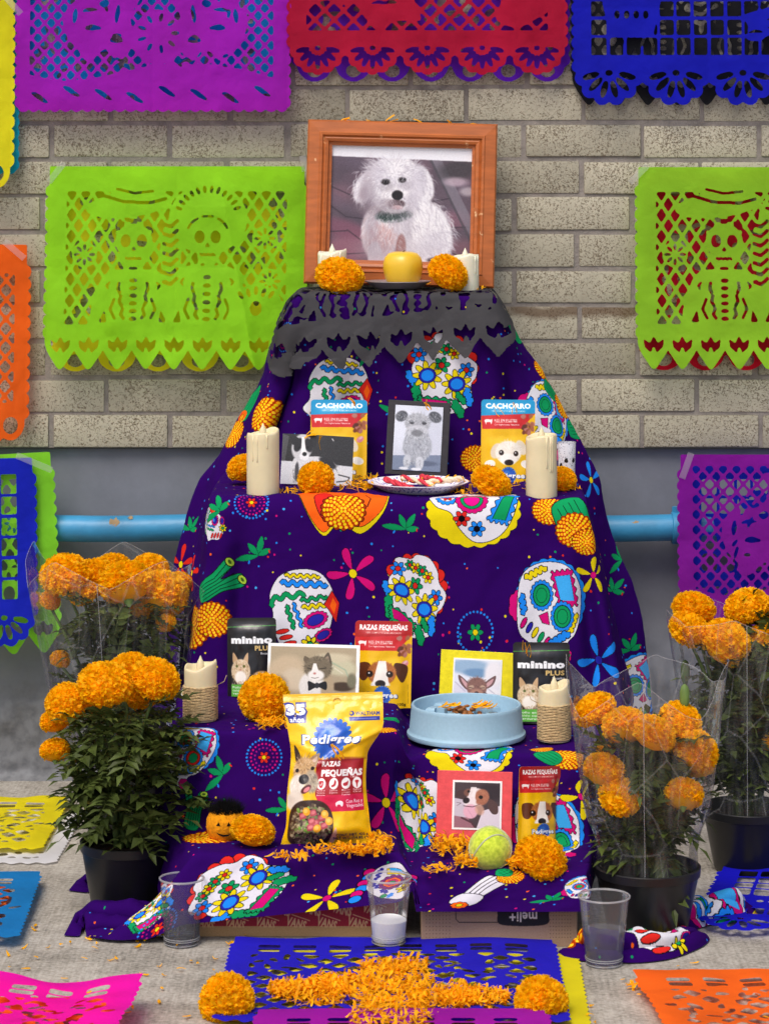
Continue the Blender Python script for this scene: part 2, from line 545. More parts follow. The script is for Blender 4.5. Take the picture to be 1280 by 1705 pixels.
    b = n.new('ShaderNodeBump'); b.inputs['Strength'].default_value = 0.6; b.inputs['Distance'].default_value = 0.0015; b.invert = True
    l.new(fl.outputs[0], b.inputs['Height']); l.new(b.outputs[0], p.inputs['Normal'])
    return m

M_BRICK = brick_material()
M_MORTAR = simple('mortar', rgb(134, 127, 121), 0.9, 0.2, noise=0.25, nscale=50, bump=0.8, bscale=300)

def plinth_material():
    m, n, l, p = mat_new('painted_plaster')
    tc = n.new('ShaderNodeTexCoord')
    a = n.new('ShaderNodeTexNoise'); a.inputs['Scale'].default_value = 3.5; a.inputs['Detail'].default_value = 8; a.inputs['Roughness'].default_value = 0.65
    b = n.new('ShaderNodeTexNoise'); b.inputs['Scale'].default_value = 55; b.inputs['Detail'].default_value = 6
    l.new(tc.outputs['Object'], a.inputs['Vector']); l.new(tc.outputs['Object'], b.inputs['Vector'])
    cr = n.new('ShaderNodeValToRGB')
    cr.color_ramp.elements[0].position = 0.3; cr.color_ramp.elements[0].color = (*rgb(98, 101, 110), 1)
    cr.color_ramp.elements[1].position = 0.7; cr.color_ramp.elements[1].color = (*rgb(126, 130, 140), 1)
    l.new(a.outputs[0], cr.inputs[0])
    # bare, darker plaster towards the ground
    sx = n.new('ShaderNodeSeparateXYZ'); gm = n.new('ShaderNodeNewGeometry'); l.new(gm.outputs['Position'], sx.inputs[0])
    zz = n.new('ShaderNodeMath'); zz.operation = 'MULTIPLY_ADD'; zz.inputs[1].default_value = 0.35
    l.new(a.outputs[0], zz.inputs[0]); l.new(sx.outputs['Z'], zz.inputs[2])
    mr = n.new('ShaderNodeMapRange'); mr.inputs['From Min'].default_value = 0.3; mr.inputs['From Max'].default_value = 0.4; mr.inputs['To Min'].default_value = 0.7; mr.inputs['To Max'].default_value = 0
    l.new(zz.outputs[0], mr.inputs['Value'])
    cr2 = n.new('ShaderNodeValToRGB')
    cr2.color_ramp.elements[0].position = 0.35; cr2.color_ramp.elements[0].color = (*rgb(84, 84, 84), 1)
    cr2.color_ramp.elements[1].position = 0.6; cr2.color_ramp.elements[1].color = (*rgb(122, 123, 124), 1)
    l.new(b.outputs[0], cr2.inputs[0])
    mx = n.new('ShaderNodeMixRGB'); l.new(mr.outputs[0], mx.inputs[0]); l.new(cr.outputs[0], mx.inputs[1]); l.new(cr2.outputs[0], mx.inputs[2])
    l.new(mx.outputs[0], p.inputs['Base Color'])
    p.inputs['Roughness'].default_value = 0.7
    bp = n.new('ShaderNodeBump'); bp.inputs['Strength'].default_value = 0.55; bp.inputs['Distance'].default_value = 0.004
    ad = n.new('ShaderNodeMath'); ad.operation = 'ADD'
    l.new(a.outputs[0], ad.inputs[0])
    sc = n.new('ShaderNodeMath'); sc.operation = 'MULTIPLY'; l.new(b.outputs[0], sc.inputs[0]); l.new(mr.outputs[0], sc.inputs[1])
    l.new(sc.outputs[0], ad.inputs[1]); l.new(ad.outputs[0], bp.inputs['Height']); l.new(bp.outputs[0], p.inputs['Normal'])
    return m

wall = empty('brick_wall', (0, 0, 0), 'speckled beige brick wall with grey mortar above a grey painted plaster base', 'wall')
PITCH_Z = 60.3 * DW / F
PITCH_X = 196.0 * DW / F
Z_PL = EYE - (748 - HOR) * DW / F          # underside of the first course
BH = PITCH_Z - 0.0078
BL = PITCH_X - 0.0082
bv = [bm_mesh('brick', box_bm(BL + dx, 0.05, BH + dz, 0.0035, 2), M_BRICK, True, 50) for dx, dz in ((0, 0), (-0.0025, 0.001), (0.0015, -0.0012), (-0.001, -0.0005))]
R = random.Random(3)
row_off = [88, 178, 80, 180, 72, 175, 71, 183, 87, 187, 95, 190]
for r in range(17):
    ox = row_off[r] if r < len(row_off) else (88 if r % 2 == 0 else 182)
    z = Z_PL + PITCH_Z * (r + 0.5)
    for k in range(-3, 9):
        xc = ((ox - 640) + 98 + 196 * k) * DW / F
        if abs(xc) > 1.35: continue
        b = link_obj('brick', bv[R.randrange(4)], wall)
        b.location = (xc + R.uniform(-.0012, .0012), 0.013 + R.uniform(-.0015, .0015), z + R.uniform(-.0016, .0016))
        b.rotation_euler = (R.uniform(-.006, .006), R.uniform(-.004, .004) + (PI if R.random() < .5 else 0), R.uniform(-.006, .006))
zt = Z_PL + PITCH_Z * 17
mo = link_obj('mortar', bm_mesh('mortar', box_bm(2.9, 0.2, zt - Z_PL - 0.004, origin=(0, 0.0908, (zt + Z_PL) / 2 + 0.002)), M_MORTAR), wall)
# the wall goes on beyond the frame
mb_, nb, lb, pb = mat_new('brickwork_far')
tb = nb.new('ShaderNodeTexBrick'); tb.inputs['Scale'].default_value = 1.0
tb.inputs['Brick Width'].default_value = PITCH_X; tb.inputs['Row Height'].default_value = PITCH_Z; tb.inputs['Mortar Size'].default_value = 0.006
tb.inputs['Color1'].default_value = (*rgb(180, 168, 138), 1); tb.inputs['Color2'].default_value = (*rgb(156, 150, 132), 1); tb.inputs['Mortar'].default_value = (*rgb(124, 116, 108), 1)
tcb = nb.new('ShaderNodeTexCoord'); mpb = nb.new('ShaderNodeMapping'); mpb.inputs['Rotation'].default_value = (PI / 2, 0, 0)
lb.new(tcb.outputs['Object'], mpb.inputs[0]); lb.new(mpb.outputs[0], tb.inputs['Vector']); lb.new(tb.outputs[0], pb.inputs['Base Color'])
for sx_ in (-1, 1):
    link_obj('wall_continuation', bm_mesh('wall_continuation', box_bm(3.0, 0.2, 3.6, origin=(sx_ * 2.951, 0.09, Z_PL + 1.8)), mb_), wall)
link_obj('wall_continuation', bm_mesh('wall_continuation', box_bm(2.9, 0.2, 2.4, origin=(0, 0.0902, zt + 1.2)), mb_), wall)
# plaster base, slightly behind the brick face, with an uneven surface
nx, nz = 260, 80
V = []; Fc = []
for j in range(nz + 1):
    for i in range(nx + 1):
        x = -2.2 + 4.4 * i / nx; z = -0.03 + (Z_PL + 0.03) * j / nz
        rough_ = max(0, min(1, (0.26 - z) / 0.12 + 1.2 * float(vnoise(x * 5, z * 5))))
        y = 0.006 + 0.006 * float(vnoise(x * 3 + 9, z * 3)) + rough_ * 0.012 * float(vnoise(x * 38, z * 38)) - (0.02 if z < 0.005 else 0) - 0.010 * rough_
        V.append((x, y, z))
for j in range(nz):
    for i in range(nx):
        a = j * (nx + 1) + i
        Fc.append((a, a + 1, a + nx + 2, a + nx + 1))
o = link_obj('plaster_base', mesh('plaster_base', V, Fc, plinth_material(), True), wall)
o['label'] = 'grey painted plaster base of the wall, rough near the ground'

# ---- pavement
def concrete():
    m, n, l, p = mat_new('concrete')
    tc = n.new('ShaderNodeTexCoord')
    a = n.new('ShaderNodeTexNoise'); a.inputs['Scale'].default_value = 5; a.inputs['Detail'].default_value = 9; a.inputs['Roughness'].default_value = 0.7
    l.new(tc.outputs['Object'], a.inputs['Vector'])
    mp = n.new('ShaderNodeMapping'); mp.inputs['Scale'].default_value = (210, 9, 1); mp.inputs['Rotation'].default_value = (0, 0, 0.04)
    l.new(tc.outputs['Object'], mp.inputs[0])
    s = n.new('ShaderNodeTexNoise'); s.inputs['Scale'].default_value = 1; s.inputs['Detail'].default_value = 5; s.inputs['Roughness'].default_value = 0.6
    l.new(mp.outputs[0], s.inputs['Vector'])
    g = n.new('ShaderNodeTexNoise'); g.inputs['Scale'].default_value = 160; g.inputs['Detail'].default_value = 4
    l.new(tc.outputs['Object'], g.inputs['Vector'])
    st = n.new('ShaderNodeTexNoise'); st.inputs['Scale'].default_value = 22; st.inputs['Detail'].default_value = 6; st.inputs['Roughness'].default_value = 0.75
    l.new(tc.outputs['Object'], st.inputs['Vector'])
    mm = n.new('ShaderNodeMath'); mm.operation = 'MULTIPLY_ADD'; mm.inputs[1].default_value = 0.42; l.new(s.outputs[0], mm.inputs[0]); l.new(a.outputs[0], mm.inputs[2])
    mm2 = n.new('ShaderNodeMath'); mm2.operation = 'MULTIPLY_ADD'; mm2.inputs[1].default_value = 0.6; l.new(g.outputs[0], mm2.inputs[0]); l.new(mm.outputs[0], mm2.inputs[2])
    mm3 = n.new('ShaderNodeMath'); mm3.operation = 'MULTIPLY_ADD'; mm3.inputs[1].default_value = 0.55; l.new(st.outputs[0], mm3.inputs[0]); l.new(mm2.outputs[0], mm3.inputs[2])
    cr = n.new('ShaderNodeValToRGB')
    e = cr.color_ramp.elements
    e[0].position = 0.22; e[0].color = (*rgb(88, 83, 75), 1)
    e[1].position = 0.80; e[1].color = (*rgb(184, 178, 168), 1)
    e2 = cr.color_ramp.elements.new(0.48); e2.color = (*rgb(144, 138, 128), 1)
    dv = n.new('ShaderNodeMapRange'); dv.inputs['From Min'].default_value = 0.75; dv.inputs['From Max'].default_value = 1.72
    l.new(mm3.outputs[0], dv.inputs['Value']); l.new(dv.outputs[0], cr.inputs[0])
    l.new(cr.outputs[0], p.inputs['Base Color'])
    p.inputs['Roughness'].default_value = 0.85
    b = n.new('ShaderNodeBump'); b.inputs['Strength'].default_value = 0.5; b.inputs['Distance'].default_value = 0.002
    l.new(mm3.outputs[0], b.inputs['Height']); l.new(b.outputs[0], p.inputs['Normal'])
    return m
bm = bmesh.new()
bmesh.ops.create_grid(bm, x_segments=60, y_segments=60, size=30)
bmesh.ops.translate(bm, vec=(0, -29.9, 0), verts=bm.verts)
o = link_obj('pavement', bm_mesh('pavement', bm, concrete()))
tag(o, 'grey brushed concrete pavement in front of the wall', 'pavement', kind='structure')

# ---- blue water pipe along the wall
M_PIPE = simple('pipe_paint', rgb(52, 134, 178), 0.42, 0.5, noise=0.22, nscale=16, bump=0.3, bscale=90)
M_CHIP = simple('bare_pipe', rgb(150, 128, 96), 0.8, 0.3, noise=0.2, nscale=60)
PZ = EYE - (879 - HOR) * 4.955 / F
pipe = empty('water_pipe', (0, -0.045, PZ), 'blue painted pipe running along the plaster base behind the altar', 'pipe')
V, Fc = tube([(-2.2 + 0.05 * k, 0.0015 * math.sin(k * 0.9), 0.0018 * math.sin(k * .7)) for k in range(61)] + [(0.83, 0, 0)], 0.0248, 24)
link_obj('tube', mesh('tube', V, Fc, M_PIPE), pipe)
V, Fc = tube([(0.83, 0, 0)] + [(0.9 + 0.1 * k, 0, 0) for k in range(14)], 0.0248, 24)
link_obj('tube', mesh('tube', V, Fc, M_PIPE), pipe)
cx_ = (1123 - 640) * 4.95 / F
for (x0, x1, r0) in ((cx_ - .006, cx_ + .012, .0305), (cx_ + .0125, cx_ + .075, .0285)):
    V, Fc = tube([(x0, 0, 0), (x0 + .0015, 0, 0), (x1 - .0015, 0, 0), (x1, 0, 0)], [r0 - .0015, r0, r0, r0 - .0015], 28)
    c = mesh('collar', V, Fc, M_PIPE); c.set_sharp_from_angle(angle=.6)
    link_obj('collar', c, pipe)
# flange bolts
for s_ in (1,):
    V, Fc = tube([(cx_ + .003, 0, s_ * .028), (cx_ + .003, 0, s_ * .040)], .008, 6)
    c = mesh('bolt', V, Fc, M_PIPE, False); link_obj('bolt', c, pipe)
# chipped paint patches
for q, (px_, w_, h_) in enumerate(((192, .013, .012), (218, .006, .008), (828 + 230, .010, .006))):
    vs = []; fs = []
    n_ = 14
    for k in range(n_):
        a = 2 * PI * k / n_
        rr = 0.75 + 0.5 * float(vnoise(k * 1.3 + q * 7, 2.2)) + .3 * ((k % 2) - .5)
        X = (px_ - 640) * 4.95 / F + w_ * rr * math.cos(a); th = (0.55 if q != 1 else 1.0) + h_ * rr * math.sin(a) / .025
        vs.append((X, -0.0253 * math.cos(th), 0.0253 * math.sin(th)))
    vs.append((sum(v[0] for v in vs) / n_, -0.0254 * math.cos(.55 if q != 1 else 1.0), 0.0254 * math.sin(.55 if q != 1 else 1.0)))
    fs = [(k, (k + 1) % n_, n_) for k in range(n_)]
    link_obj('paint_chip', mesh('paint_chip', vs, fs, M_CHIP), pipe)
# ================================================================== PRINTED CLOTH
K_ = C(14, 10, 18); WHT = C(214, 212, 220); PUR = C(42, 4, 86)
YEL = C(218, 198, 20); BLU = C(30, 128, 226); NAV = C(40, 36, 150); GRN = C(16, 142, 84); DGR = C(10, 92, 46); MAG = C(196, 16, 110); RED = C(206, 40, 34); ORG = C(236, 96, 24); CYN = C(60, 160, 226)

class St:
    """draws one motif of the print; local coordinates, about one unit across"""
    def __init__(s, cv, x, y, sc, rot=0.0, flip=False, sy=1.0):
        s.cv = cv; s.x = x; s.y = y; s.sc = sc; s.c = math.cos(rot); s.n = math.sin(rot); s.fl = -1 if flip else 1; s.sy = sy
    def T(s, pts):
        q = np.asarray(pts, float).copy(); q[:, 0] *= s.fl; q[:, 1] *= s.sy
        q *= s.sc
        return np.stack([s.x + q[:, 0] * s.c - q[:, 1] * s.n, s.y + q[:, 0] * s.n + q[:, 1] * s.c], 1)
    def p(s, pts, col, lw=0.0):
        q = s.T(pts)
        if lw > 0:
            d = np.roll(q, -1, 0) - np.roll(q, 1, 0)
            L = np.maximum(np.hypot(d[:, 0], d[:, 1]), 1e-9)
            nr = np.stack([d[:, 1], -d[:, 0]], 1) / L[:, None]
            ar = np.sum(q[:, 0] * np.roll(q[:, 1], -1) - np.roll(q[:, 0], -1) * q[:, 1])
            s.cv.poly(q + nr * lw * s.sc * (1 if ar > 0 else -1), K_)
        s.cv.poly(q, col)
    def l(s, pts, w, col, lw=0.0):
        q = s.T(pts)
        if lw > 0: s.cv.line(q, (w + 2 * lw) * s.sc, K_)
        s.cv.line(q, w * s.sc, col)
    def e(s, cx, cy, rx, ry, col, lw=0.0, rot=0.0, n=22):
        a = np.arange(n) * 2 * PI / n
        x = rx * np.cos(a); y = ry * np.sin(a)
        s.p(np.stack([cx + x * math.cos(rot) - y * math.sin(rot), cy + x * math.sin(rot) + y * math.cos(rot)], 1), col, lw)
    def scal(s, cx, cy, rx, ry, n, amp, col, lw=0.0, rot=0.0):
        m = n * 6; a = np.arange(m) * 2 * PI / m
        k = 1 + amp * np.abs(np.sin(a * n / 2))
        x = rx * k * np.cos(a); y = ry * k * np.sin(a)
        s.p(np.stack([cx + x * math.cos(rot) - y * math.sin(rot), cy + x * math.sin(rot) + y * math.cos(rot)], 1), col, lw)
    def flower(s, cx, cy, r, n, col, cc, lw=0.012, rot=0.0, pw=0.62, cr=0.33):
        for k in range(n):
            a = rot + 2 * PI * k / n
            s.e(cx + r * .6 * math.cos(a), cy + r * .6 * math.sin(a), r * .42, r * pw * 2.2 / n * 1.15, col, lw, a, 14)
        s.e(cx, cy, r * cr, r * cr, cc, lw, 0, 14)
    def wave(s, p0, p1, amp, n, w, col, lw=0.01):
        s.l(wav(p0, p1, amp, n), w, col, lw)

def head(pts, n=6):
    """smooth closed curve through points"""
    q = np.asarray(pts, float); m = len(q); out = []
    for i in range(m):
        p0, p1, p2, p3 = q[(i - 1) % m], q[i], q[(i + 1) % m], q[(i + 2) % m]
        for k in range(n):
            t = k / n
            out.append(0.5 * ((2 * p1) + (p2 - p0) * t + (2 * p0 - 5 * p1 + 4 * p2 - p3) * t * t + (3 * p1 - p0 - 3 * p2 + p3) * t ** 3))
    return np.array(out)

def skullA(s):
    s.p(head([(-.42, -.12), (-.46, .18), (-.3, .46), (0, .56), (.3, .5), (.47, .24), (.46, -.05), (.4, -.3), (.25, -.5), (0, -.62), (-.3, -.6), (-.4, -.42), (-.52, -.3)]), WHT, .008)
    s.wave((-.22, .47), (.28, .45), .02, 5, .035, YEL); s.wave((-.28, .36), (.38, .33), .028, 5, .055, BLU)
    s.l(head([(-.42, .02), (-.38, .16), (-.3, .12), (-.22, .2), (-.12, .14), (-.02, .22), (.02, .14)], 4)[:24], .06, GRN, .008)
    s.wave((0, .1), (.38, .16), .025, 3, .04, GRN); s.wave((.02, .0), (.36, .04), .025, 3, .04, YEL)
    s.wave((-.22, .02), (-.12, -.3), .02, 3, .045, GRN); s.wave((-.12, .06), (0, -.28), .02, 3, .035, BLU)
    s.p([(.46, .24), (.56, .06), (.5, -.22), (.4, -.02), (.34, .04)], RED, .01); s.p([(.47, .14), (.52, .04), (.48, -.1), (.42, .02)], ORG)
    s.scal(.2, -.18, .17, .1, 14, .16, MAG, .008, .4); s.e(.2, -.18, .13, .07, NAV, .006, .4)
    s.scal(.3, -.4, .13, .07, 12, .16, MAG, .008, .5); s.e(.3, -.4, .1, .05, NAV, .006, .5)
    for k in range(4): s.e(-.3 + .05 * k, -.35 - .085 * k, .1, .03, RED, .008, .2)
    s.flower(.1, -.54, .13, 7, YEL, GRN)

def skullB(s):
    for k in range(-3, 9):
        a = 0.35 * k - .15
        s.e(.42 * math.cos(a), .1 + .42 * math.sin(a), .11, .09, RED, .01, a, 12)
    s.p(head([(-.36, -.4), (-.44, -.1), (-.42, .18), (-.34, .3), (-.34, .5), (-.1, .52), (0, .6), (.2, .56), (.34, .38), (.38, .22), (.5, .08), (.46, -.1), (.38, -.2), (.36, -.44), (.2, -.55), (-.12, -.56)]), WHT, .008)
    s.wave((-.5, .1), (-.4, -.08), .03, 3, .06, BLU); s.wave((-.42, -.1), (-.38, -.42), .035, 4, .07, GRN)
    for k, (x, y) in enumerate(((-.12, .42), (-.01, .39), (.1, .36), (.2, .28))): s.flower(x, y, .085, 6, (GRN, YEL, GRN, YEL)[k], RED, .008)
    s.flower(-.3, .34, .11, 6, BLU, RED, .009); s.flower(.34, .02, .11, 6, BLU, RED, .009); s.flower(0, .14, .12, 6, GRN, RED, .009)
    for x, y in ((-.22, .02), (.18, -.16)):
        s.flower(x, y, .21, 9, YEL, YEL, .009, .2)
        s.e(x, y, .12, .105, NAV, .008); s.e(x, y, .09, .078, BLU)
    q = [(-.4, -.26), (-.36, -.5), (.02, -.56), (.06, -.36)]
    m = []
    for a, b in zip(q, q[1:] + q[:1]): m += list(wav(a, b, .018, 4))[:-1]
    s.p(m, GRN, .012); s.p([(-.35, -.3), (-.31, -.45), (0, -.51), (.01, -.39)], MAG, .008)
    s.wave((.1, -.42), (.2, -.62), .03, 3, .07, GRN); s.wave((.3, -.26), (.34, -.48), .03, 3, .06, BLU); s.wave((.16, -.3), (.26, -.44), .02, 3, .05, GRN)

def skullC(s, e1=GRN, e2=BLU):
    s.scal(.08, .06, .5, .52, 22, .05, BLU, .008); s.scal(-.42, -.05, .1, .16, 6, .2, MAG, .008)
    s.p(head([(-.4, -.2), (-.4, .2), (-.28, .42), (0, .54), (.3, .5), (.5, .25), (.52, -.1), (.46, -.34), (.36, -.46), (.3, -.7), (.0, -.64), (-.2, -.5), (-.34, -.4)]), WHT, .008)
    q = [(.02, .48), (.18, .06), (.48, .18), (.38, .44)]; q = [(.06, .4), (.36, .46), (.48, .02), (.2, .0)]
    m = []
    for a, b in zip(q, q[1:] + q[:1]): m += list(wav(a, b, .02, 4))[:-1]
    s.p(m, MAG, .01); s.p([(.12, .35), (.34, .39), (.42, .07), (.22, .06)], CYN, .006)
    s.wave((-.3, .3), (-.02, .46), .03, 4, .045, YEL); s.wave((.46, -.1), (.38, -.34), .025, 4, .04, YEL); s.wave((-.36, .08), (-.3, -.14), .03, 3, .05, BLU)
    for x, y in ((-.06, .1), (.26, -.14)):
        s.scal(x, y, .15, .17, 16, .14, e2, .008); s.e(x, y, .13, .145, K_); s.e(x, y, .12, .135, e1); s.e(x, y, .075, .09, GRN, .006)
    s.p([(-.08, -.16), (.04, -.1), (.08, -.26), (-.02, -.24)], MAG, .01)
    for k in range(6): s.e(-.3 + .09 * k, -.26 - .055 * k, .03, .075, (MAG, NAV, YEL, GRN, MAG, NAV)[k], .01, -.5, 12)
    s.wave((.12, -.5), (.36, -.34), .03, 4, .055, BLU); s.scal(.34, -.62, .08, .08, 6, .2, MAG, .006)

def skullD(s):
    s.scal(0, .05, .6, .5, 20, .06, YEL, .008)
    s.p(head([(-.58, .3), (-.5, .1), (-.3, 0), (-.2, -.2), (.02, -.4), (.3, -.34), (.5, -.1), (.6, .3), (.4, .5), (0, .55), (-.4, .5)]), WHT, .008)
    s.scal(-.34, .26, .14, .13, 14, .15, BLU, .008); s.e(-.34, .26, .1, .09, WHT, .006); s.flower(-.34, .26, .08, 6, RED, NAV, .005)
    s.scal(-.02, .2, .2, .19, 16, .1, MAG, .008); s.e(-.02, .2, .15, .14, GRN, .008); s.e(-.02, .2, .105, .1, C(214, 20, 130), .008)
    q = [(.18, -.1), (.42, .36), (.62, .3), (.46, -.16)]
    m = []
    for a, b in zip(q, q[1:] + q[:1]): m += list(wav(a, b, .022, 4))[:-1]
    s.p(m, BLU, .01); s.p([(.25, -.08), (.44, .3), (.55, .26), (.42, -.1)], GRN, .008)
    s.flower(-.16, -.08, .11, 6, RED, K_, .008); s.flower(.04, -.22, .11, 6, BLU, K_, .008)

def skullE(s):
    for k in range(6): s.e(-.5 + .03 * (k % 2), .3 - .15 * k, .1, .1, BLU if k % 2 else MAG, .02)
    for k in range(4): s.e(.46, .5 - .16 * k, .1, .1, BLU if k % 2 else MAG, .02)
    s.p(head([(-.44, .1), (-.4, .4), (-.2, .52), (.1, .56), (.36, .5), (.48, .2), (.46, -.2), (.4, -.55), (.1, -.5), (-.1, -.42), (-.36, -.2)]), WHT, .008)
    s.p([(-.24, .4), (-.18, .24), (.1, .26), (.3, .4), (.24, .54), (.1, .42)], YEL, .012); s.p([(-.2, .42), (-.14, .3), (.1, .31), (.26, .44), (.22, .52), (.1, .4)], CYN, .008)
    for x, y in ((-.02, 0), (.38, .12)):
        s.scal(x, y, .19, .2, 12, .16, C(110, 20, 110), .008)
        a = np.arange(6) * PI / 3 + .5; s.p(np.stack([x + .15 * np.cos(a), y + .15 * np.sin(a)], 1), ORG, .008); s.p(np.stack([x + .1 * np.cos(a), y + .1 * np.sin(a)], 1), MAG, .006); s.e(x, y, .05, .05, GRN, .008)
    s.wave((-.34, .4), (-.32, .1), .03, 3, .05, NAV, 0); s.wave((-.34, -.02), (-.2, -.14), .03, 2, .05, NAV, 0); s.wave((-.12, -.24), (.02, -.3), .03, 2, .05, NAV, 0)
    s.flower(.28, -.22, .14, 6, YEL, C(120, 70, 30)); s.e(.0, -.42, .05, .06, GRN, .008); s.wave((.1, -.36), (.12, -.46), .03, 2, .05, BLU, 0)

def marig(s, cx=0, cy=0, r=.5, seed=0):
    s.scal(cx, cy, r, r * .92, 18, .12, C(150, 50, 10), .008)
    rr = random.Random(seed)
    for ring, (q, n) in enumerate(((.92, 22), (.76, 19), (.6, 16), (.44, 12), (.28, 8), (.12, 4))):
        for k in range(n):
            a = 2 * PI * (k + .5 * (ring % 2)) / n
            s.e(cx + r * q * math.cos(a), cy + r * q * .92 * math.sin(a), r * .1, r * .105, C(214, 84, 14), 0, a, 8)
            s.e(cx + r * q * 1.03 * math.cos(a), cy + r * q * .95 * math.sin(a), r * .075, r * .085, (YEL, C(246, 176, 20), C(250, 200, 40))[rr.randrange(3)], 0, a, 8)
def stalk(s):
    s.p(head([(-.5, -.16), (0, -.2), (.42, -.34), (.5, -.1), (.1, .02), (.46, .12), (.44, .3), (0, .2), (-.5, .2)], 5), GRN, .015)
    for k in range(5): s.l([(-.44, .14 - .07 * k), (.0, .1 - .06 * k), (.4, .22 - .12 * k)], .012, K_)
    for x, y in ((.46, -.22), (.45, .21)): s.e(x, y, .07, .1, C(160, 190, 60), .015, .2); s.e(x, y, .03, .05, C(60, 90, 30), 0)
def bandg(s):
    s.p(head([(-.5, -.3), (.4, -.4), (.5, .2), (-.4, .4)], 5), GRN, .02)
    for k in range(4): s.l([(-.4, -.2 + .15 * k), (.42, -.25 + .14 * k)], .014, K_)
def star(s, col=YEL, cc=MAG, n=5):
    for k in range(n):
        a = PI / 2 + 2 * PI * k / n + .06 * ((k * 7) % 3 - 1)
        q = head([(.08, 0), (.3, .09), (.46, .08), (.52, 0), (.46, -.06), (.28, -.05)], 4)
        s.p(np.stack([q[:, 0] * math.cos(a) - q[:, 1] * math.sin(a), q[:, 0] * math.sin(a) + q[:, 1] * math.cos(a)], 1), col, .008)
    s.e(0, 0, .075, .085, cc, .01)
def sprig(s):
    for a, L in ((.6, .5), (1.5, .4), (2.6, .6), (-.3, .35)):
        q = head([(0, 0), (.5 * L, .1), (L, .04), (.55 * L, -.06)], 4)
        s.p(np.stack([q[:, 0] * math.cos(a) - q[:, 1] * math.sin(a), q[:, 0] * math.sin(a) + q[:, 1] * math.cos(a)], 1), GRN, .006)
    s.e(.28, -.1, .05, .02, RED, 0, 1.2); s.e(-.3, .02, .05, .025, BLU, 0, .6)
def mandala(s, c1=BLU, c2=MAG):
    for rr, n, c, q in ((.5, 30, c1, .034), (.38, 22, c2, .032), (.27, 15, C(150, 20, 120), .03)):
        for k in range(n): s.e(rr * math.cos(2 * PI * k / n), rr * math.sin(2 * PI * k / n), q, q, c, 0, 0, 8)
    s.flower(0, 0, .17, 6, RED if c2 == MAG else GRN, YEL, .01)
def mandala2(s):
    for k in range(30): s.e(.5 * math.cos(2 * PI * k / 30), .5 * math.sin(2 * PI * k / 30), .034, .034, BLU, 0, 0, 8)
    s.flower(0, 0, .22, 6, GRN, YEL, .01)
def hat(s):
    s.p(head([(-.5, .3), (-.42, -.02), (-.2, -.36), (.0, -.2), (.24, -.34), (.5, -.1), (.56, .2), (.3, .36), (0, .4), (-.3, .4)]), YEL, .008)
    s.p(head([(-.5, .34), (-.42, .0), (-.2, -.32), (.0, -.12), (.24, -.26), (.5, -.04), (.54, .22), (.3, .38), (0, .42), (-.3, .42)]), ORG, .006)
    s.p(head([(-.3, .1), (-.2, -.16), (-.06, -.06), (-.1, .2), (-.2, .28)]), RED, .008)
    marig(s, .04, -.06, .24, 3)
    s.l([(.3, .25), (.36, .1), (.32, -.02)], .012, K_)
def shand(s):
    for k in range(4):
        a = 1.2 + .16 * k
        s.p(head([(-.16 + .1 * k, -.5), (-.06 + .12 * k, .1), (.08 + .13 * k, .5), (-.06 + .13 * k, .5), (-.16 + .1 * k, .1)], 4), WHT, .02)
    s.p(head([(-.24, -.56), (.22, -.56), (.24, -.2), (-.2, -.2)], 4), WHT, .02); s.scal(.0, -.6, .14, .1, 8, .2, ORG, .015); s.e(0, -.6, .06, .05, YEL, .01)

# ---- draped sheets
def smooth_rows(A, k):
    m = int(math.ceil(3 * k))
    w = np.exp(-0.5 * (np.arange(-m, m + 1) / k) ** 2); w /= w.sum()
    P = np.concatenate([np.repeat(A[:1], m, 0), A, np.repeat(A[-1:], m, 0)], 0)
    out = np.zeros_like(A)
    for i, q in enumerate(w): out += q * P[i:i + len(A)]
    return out

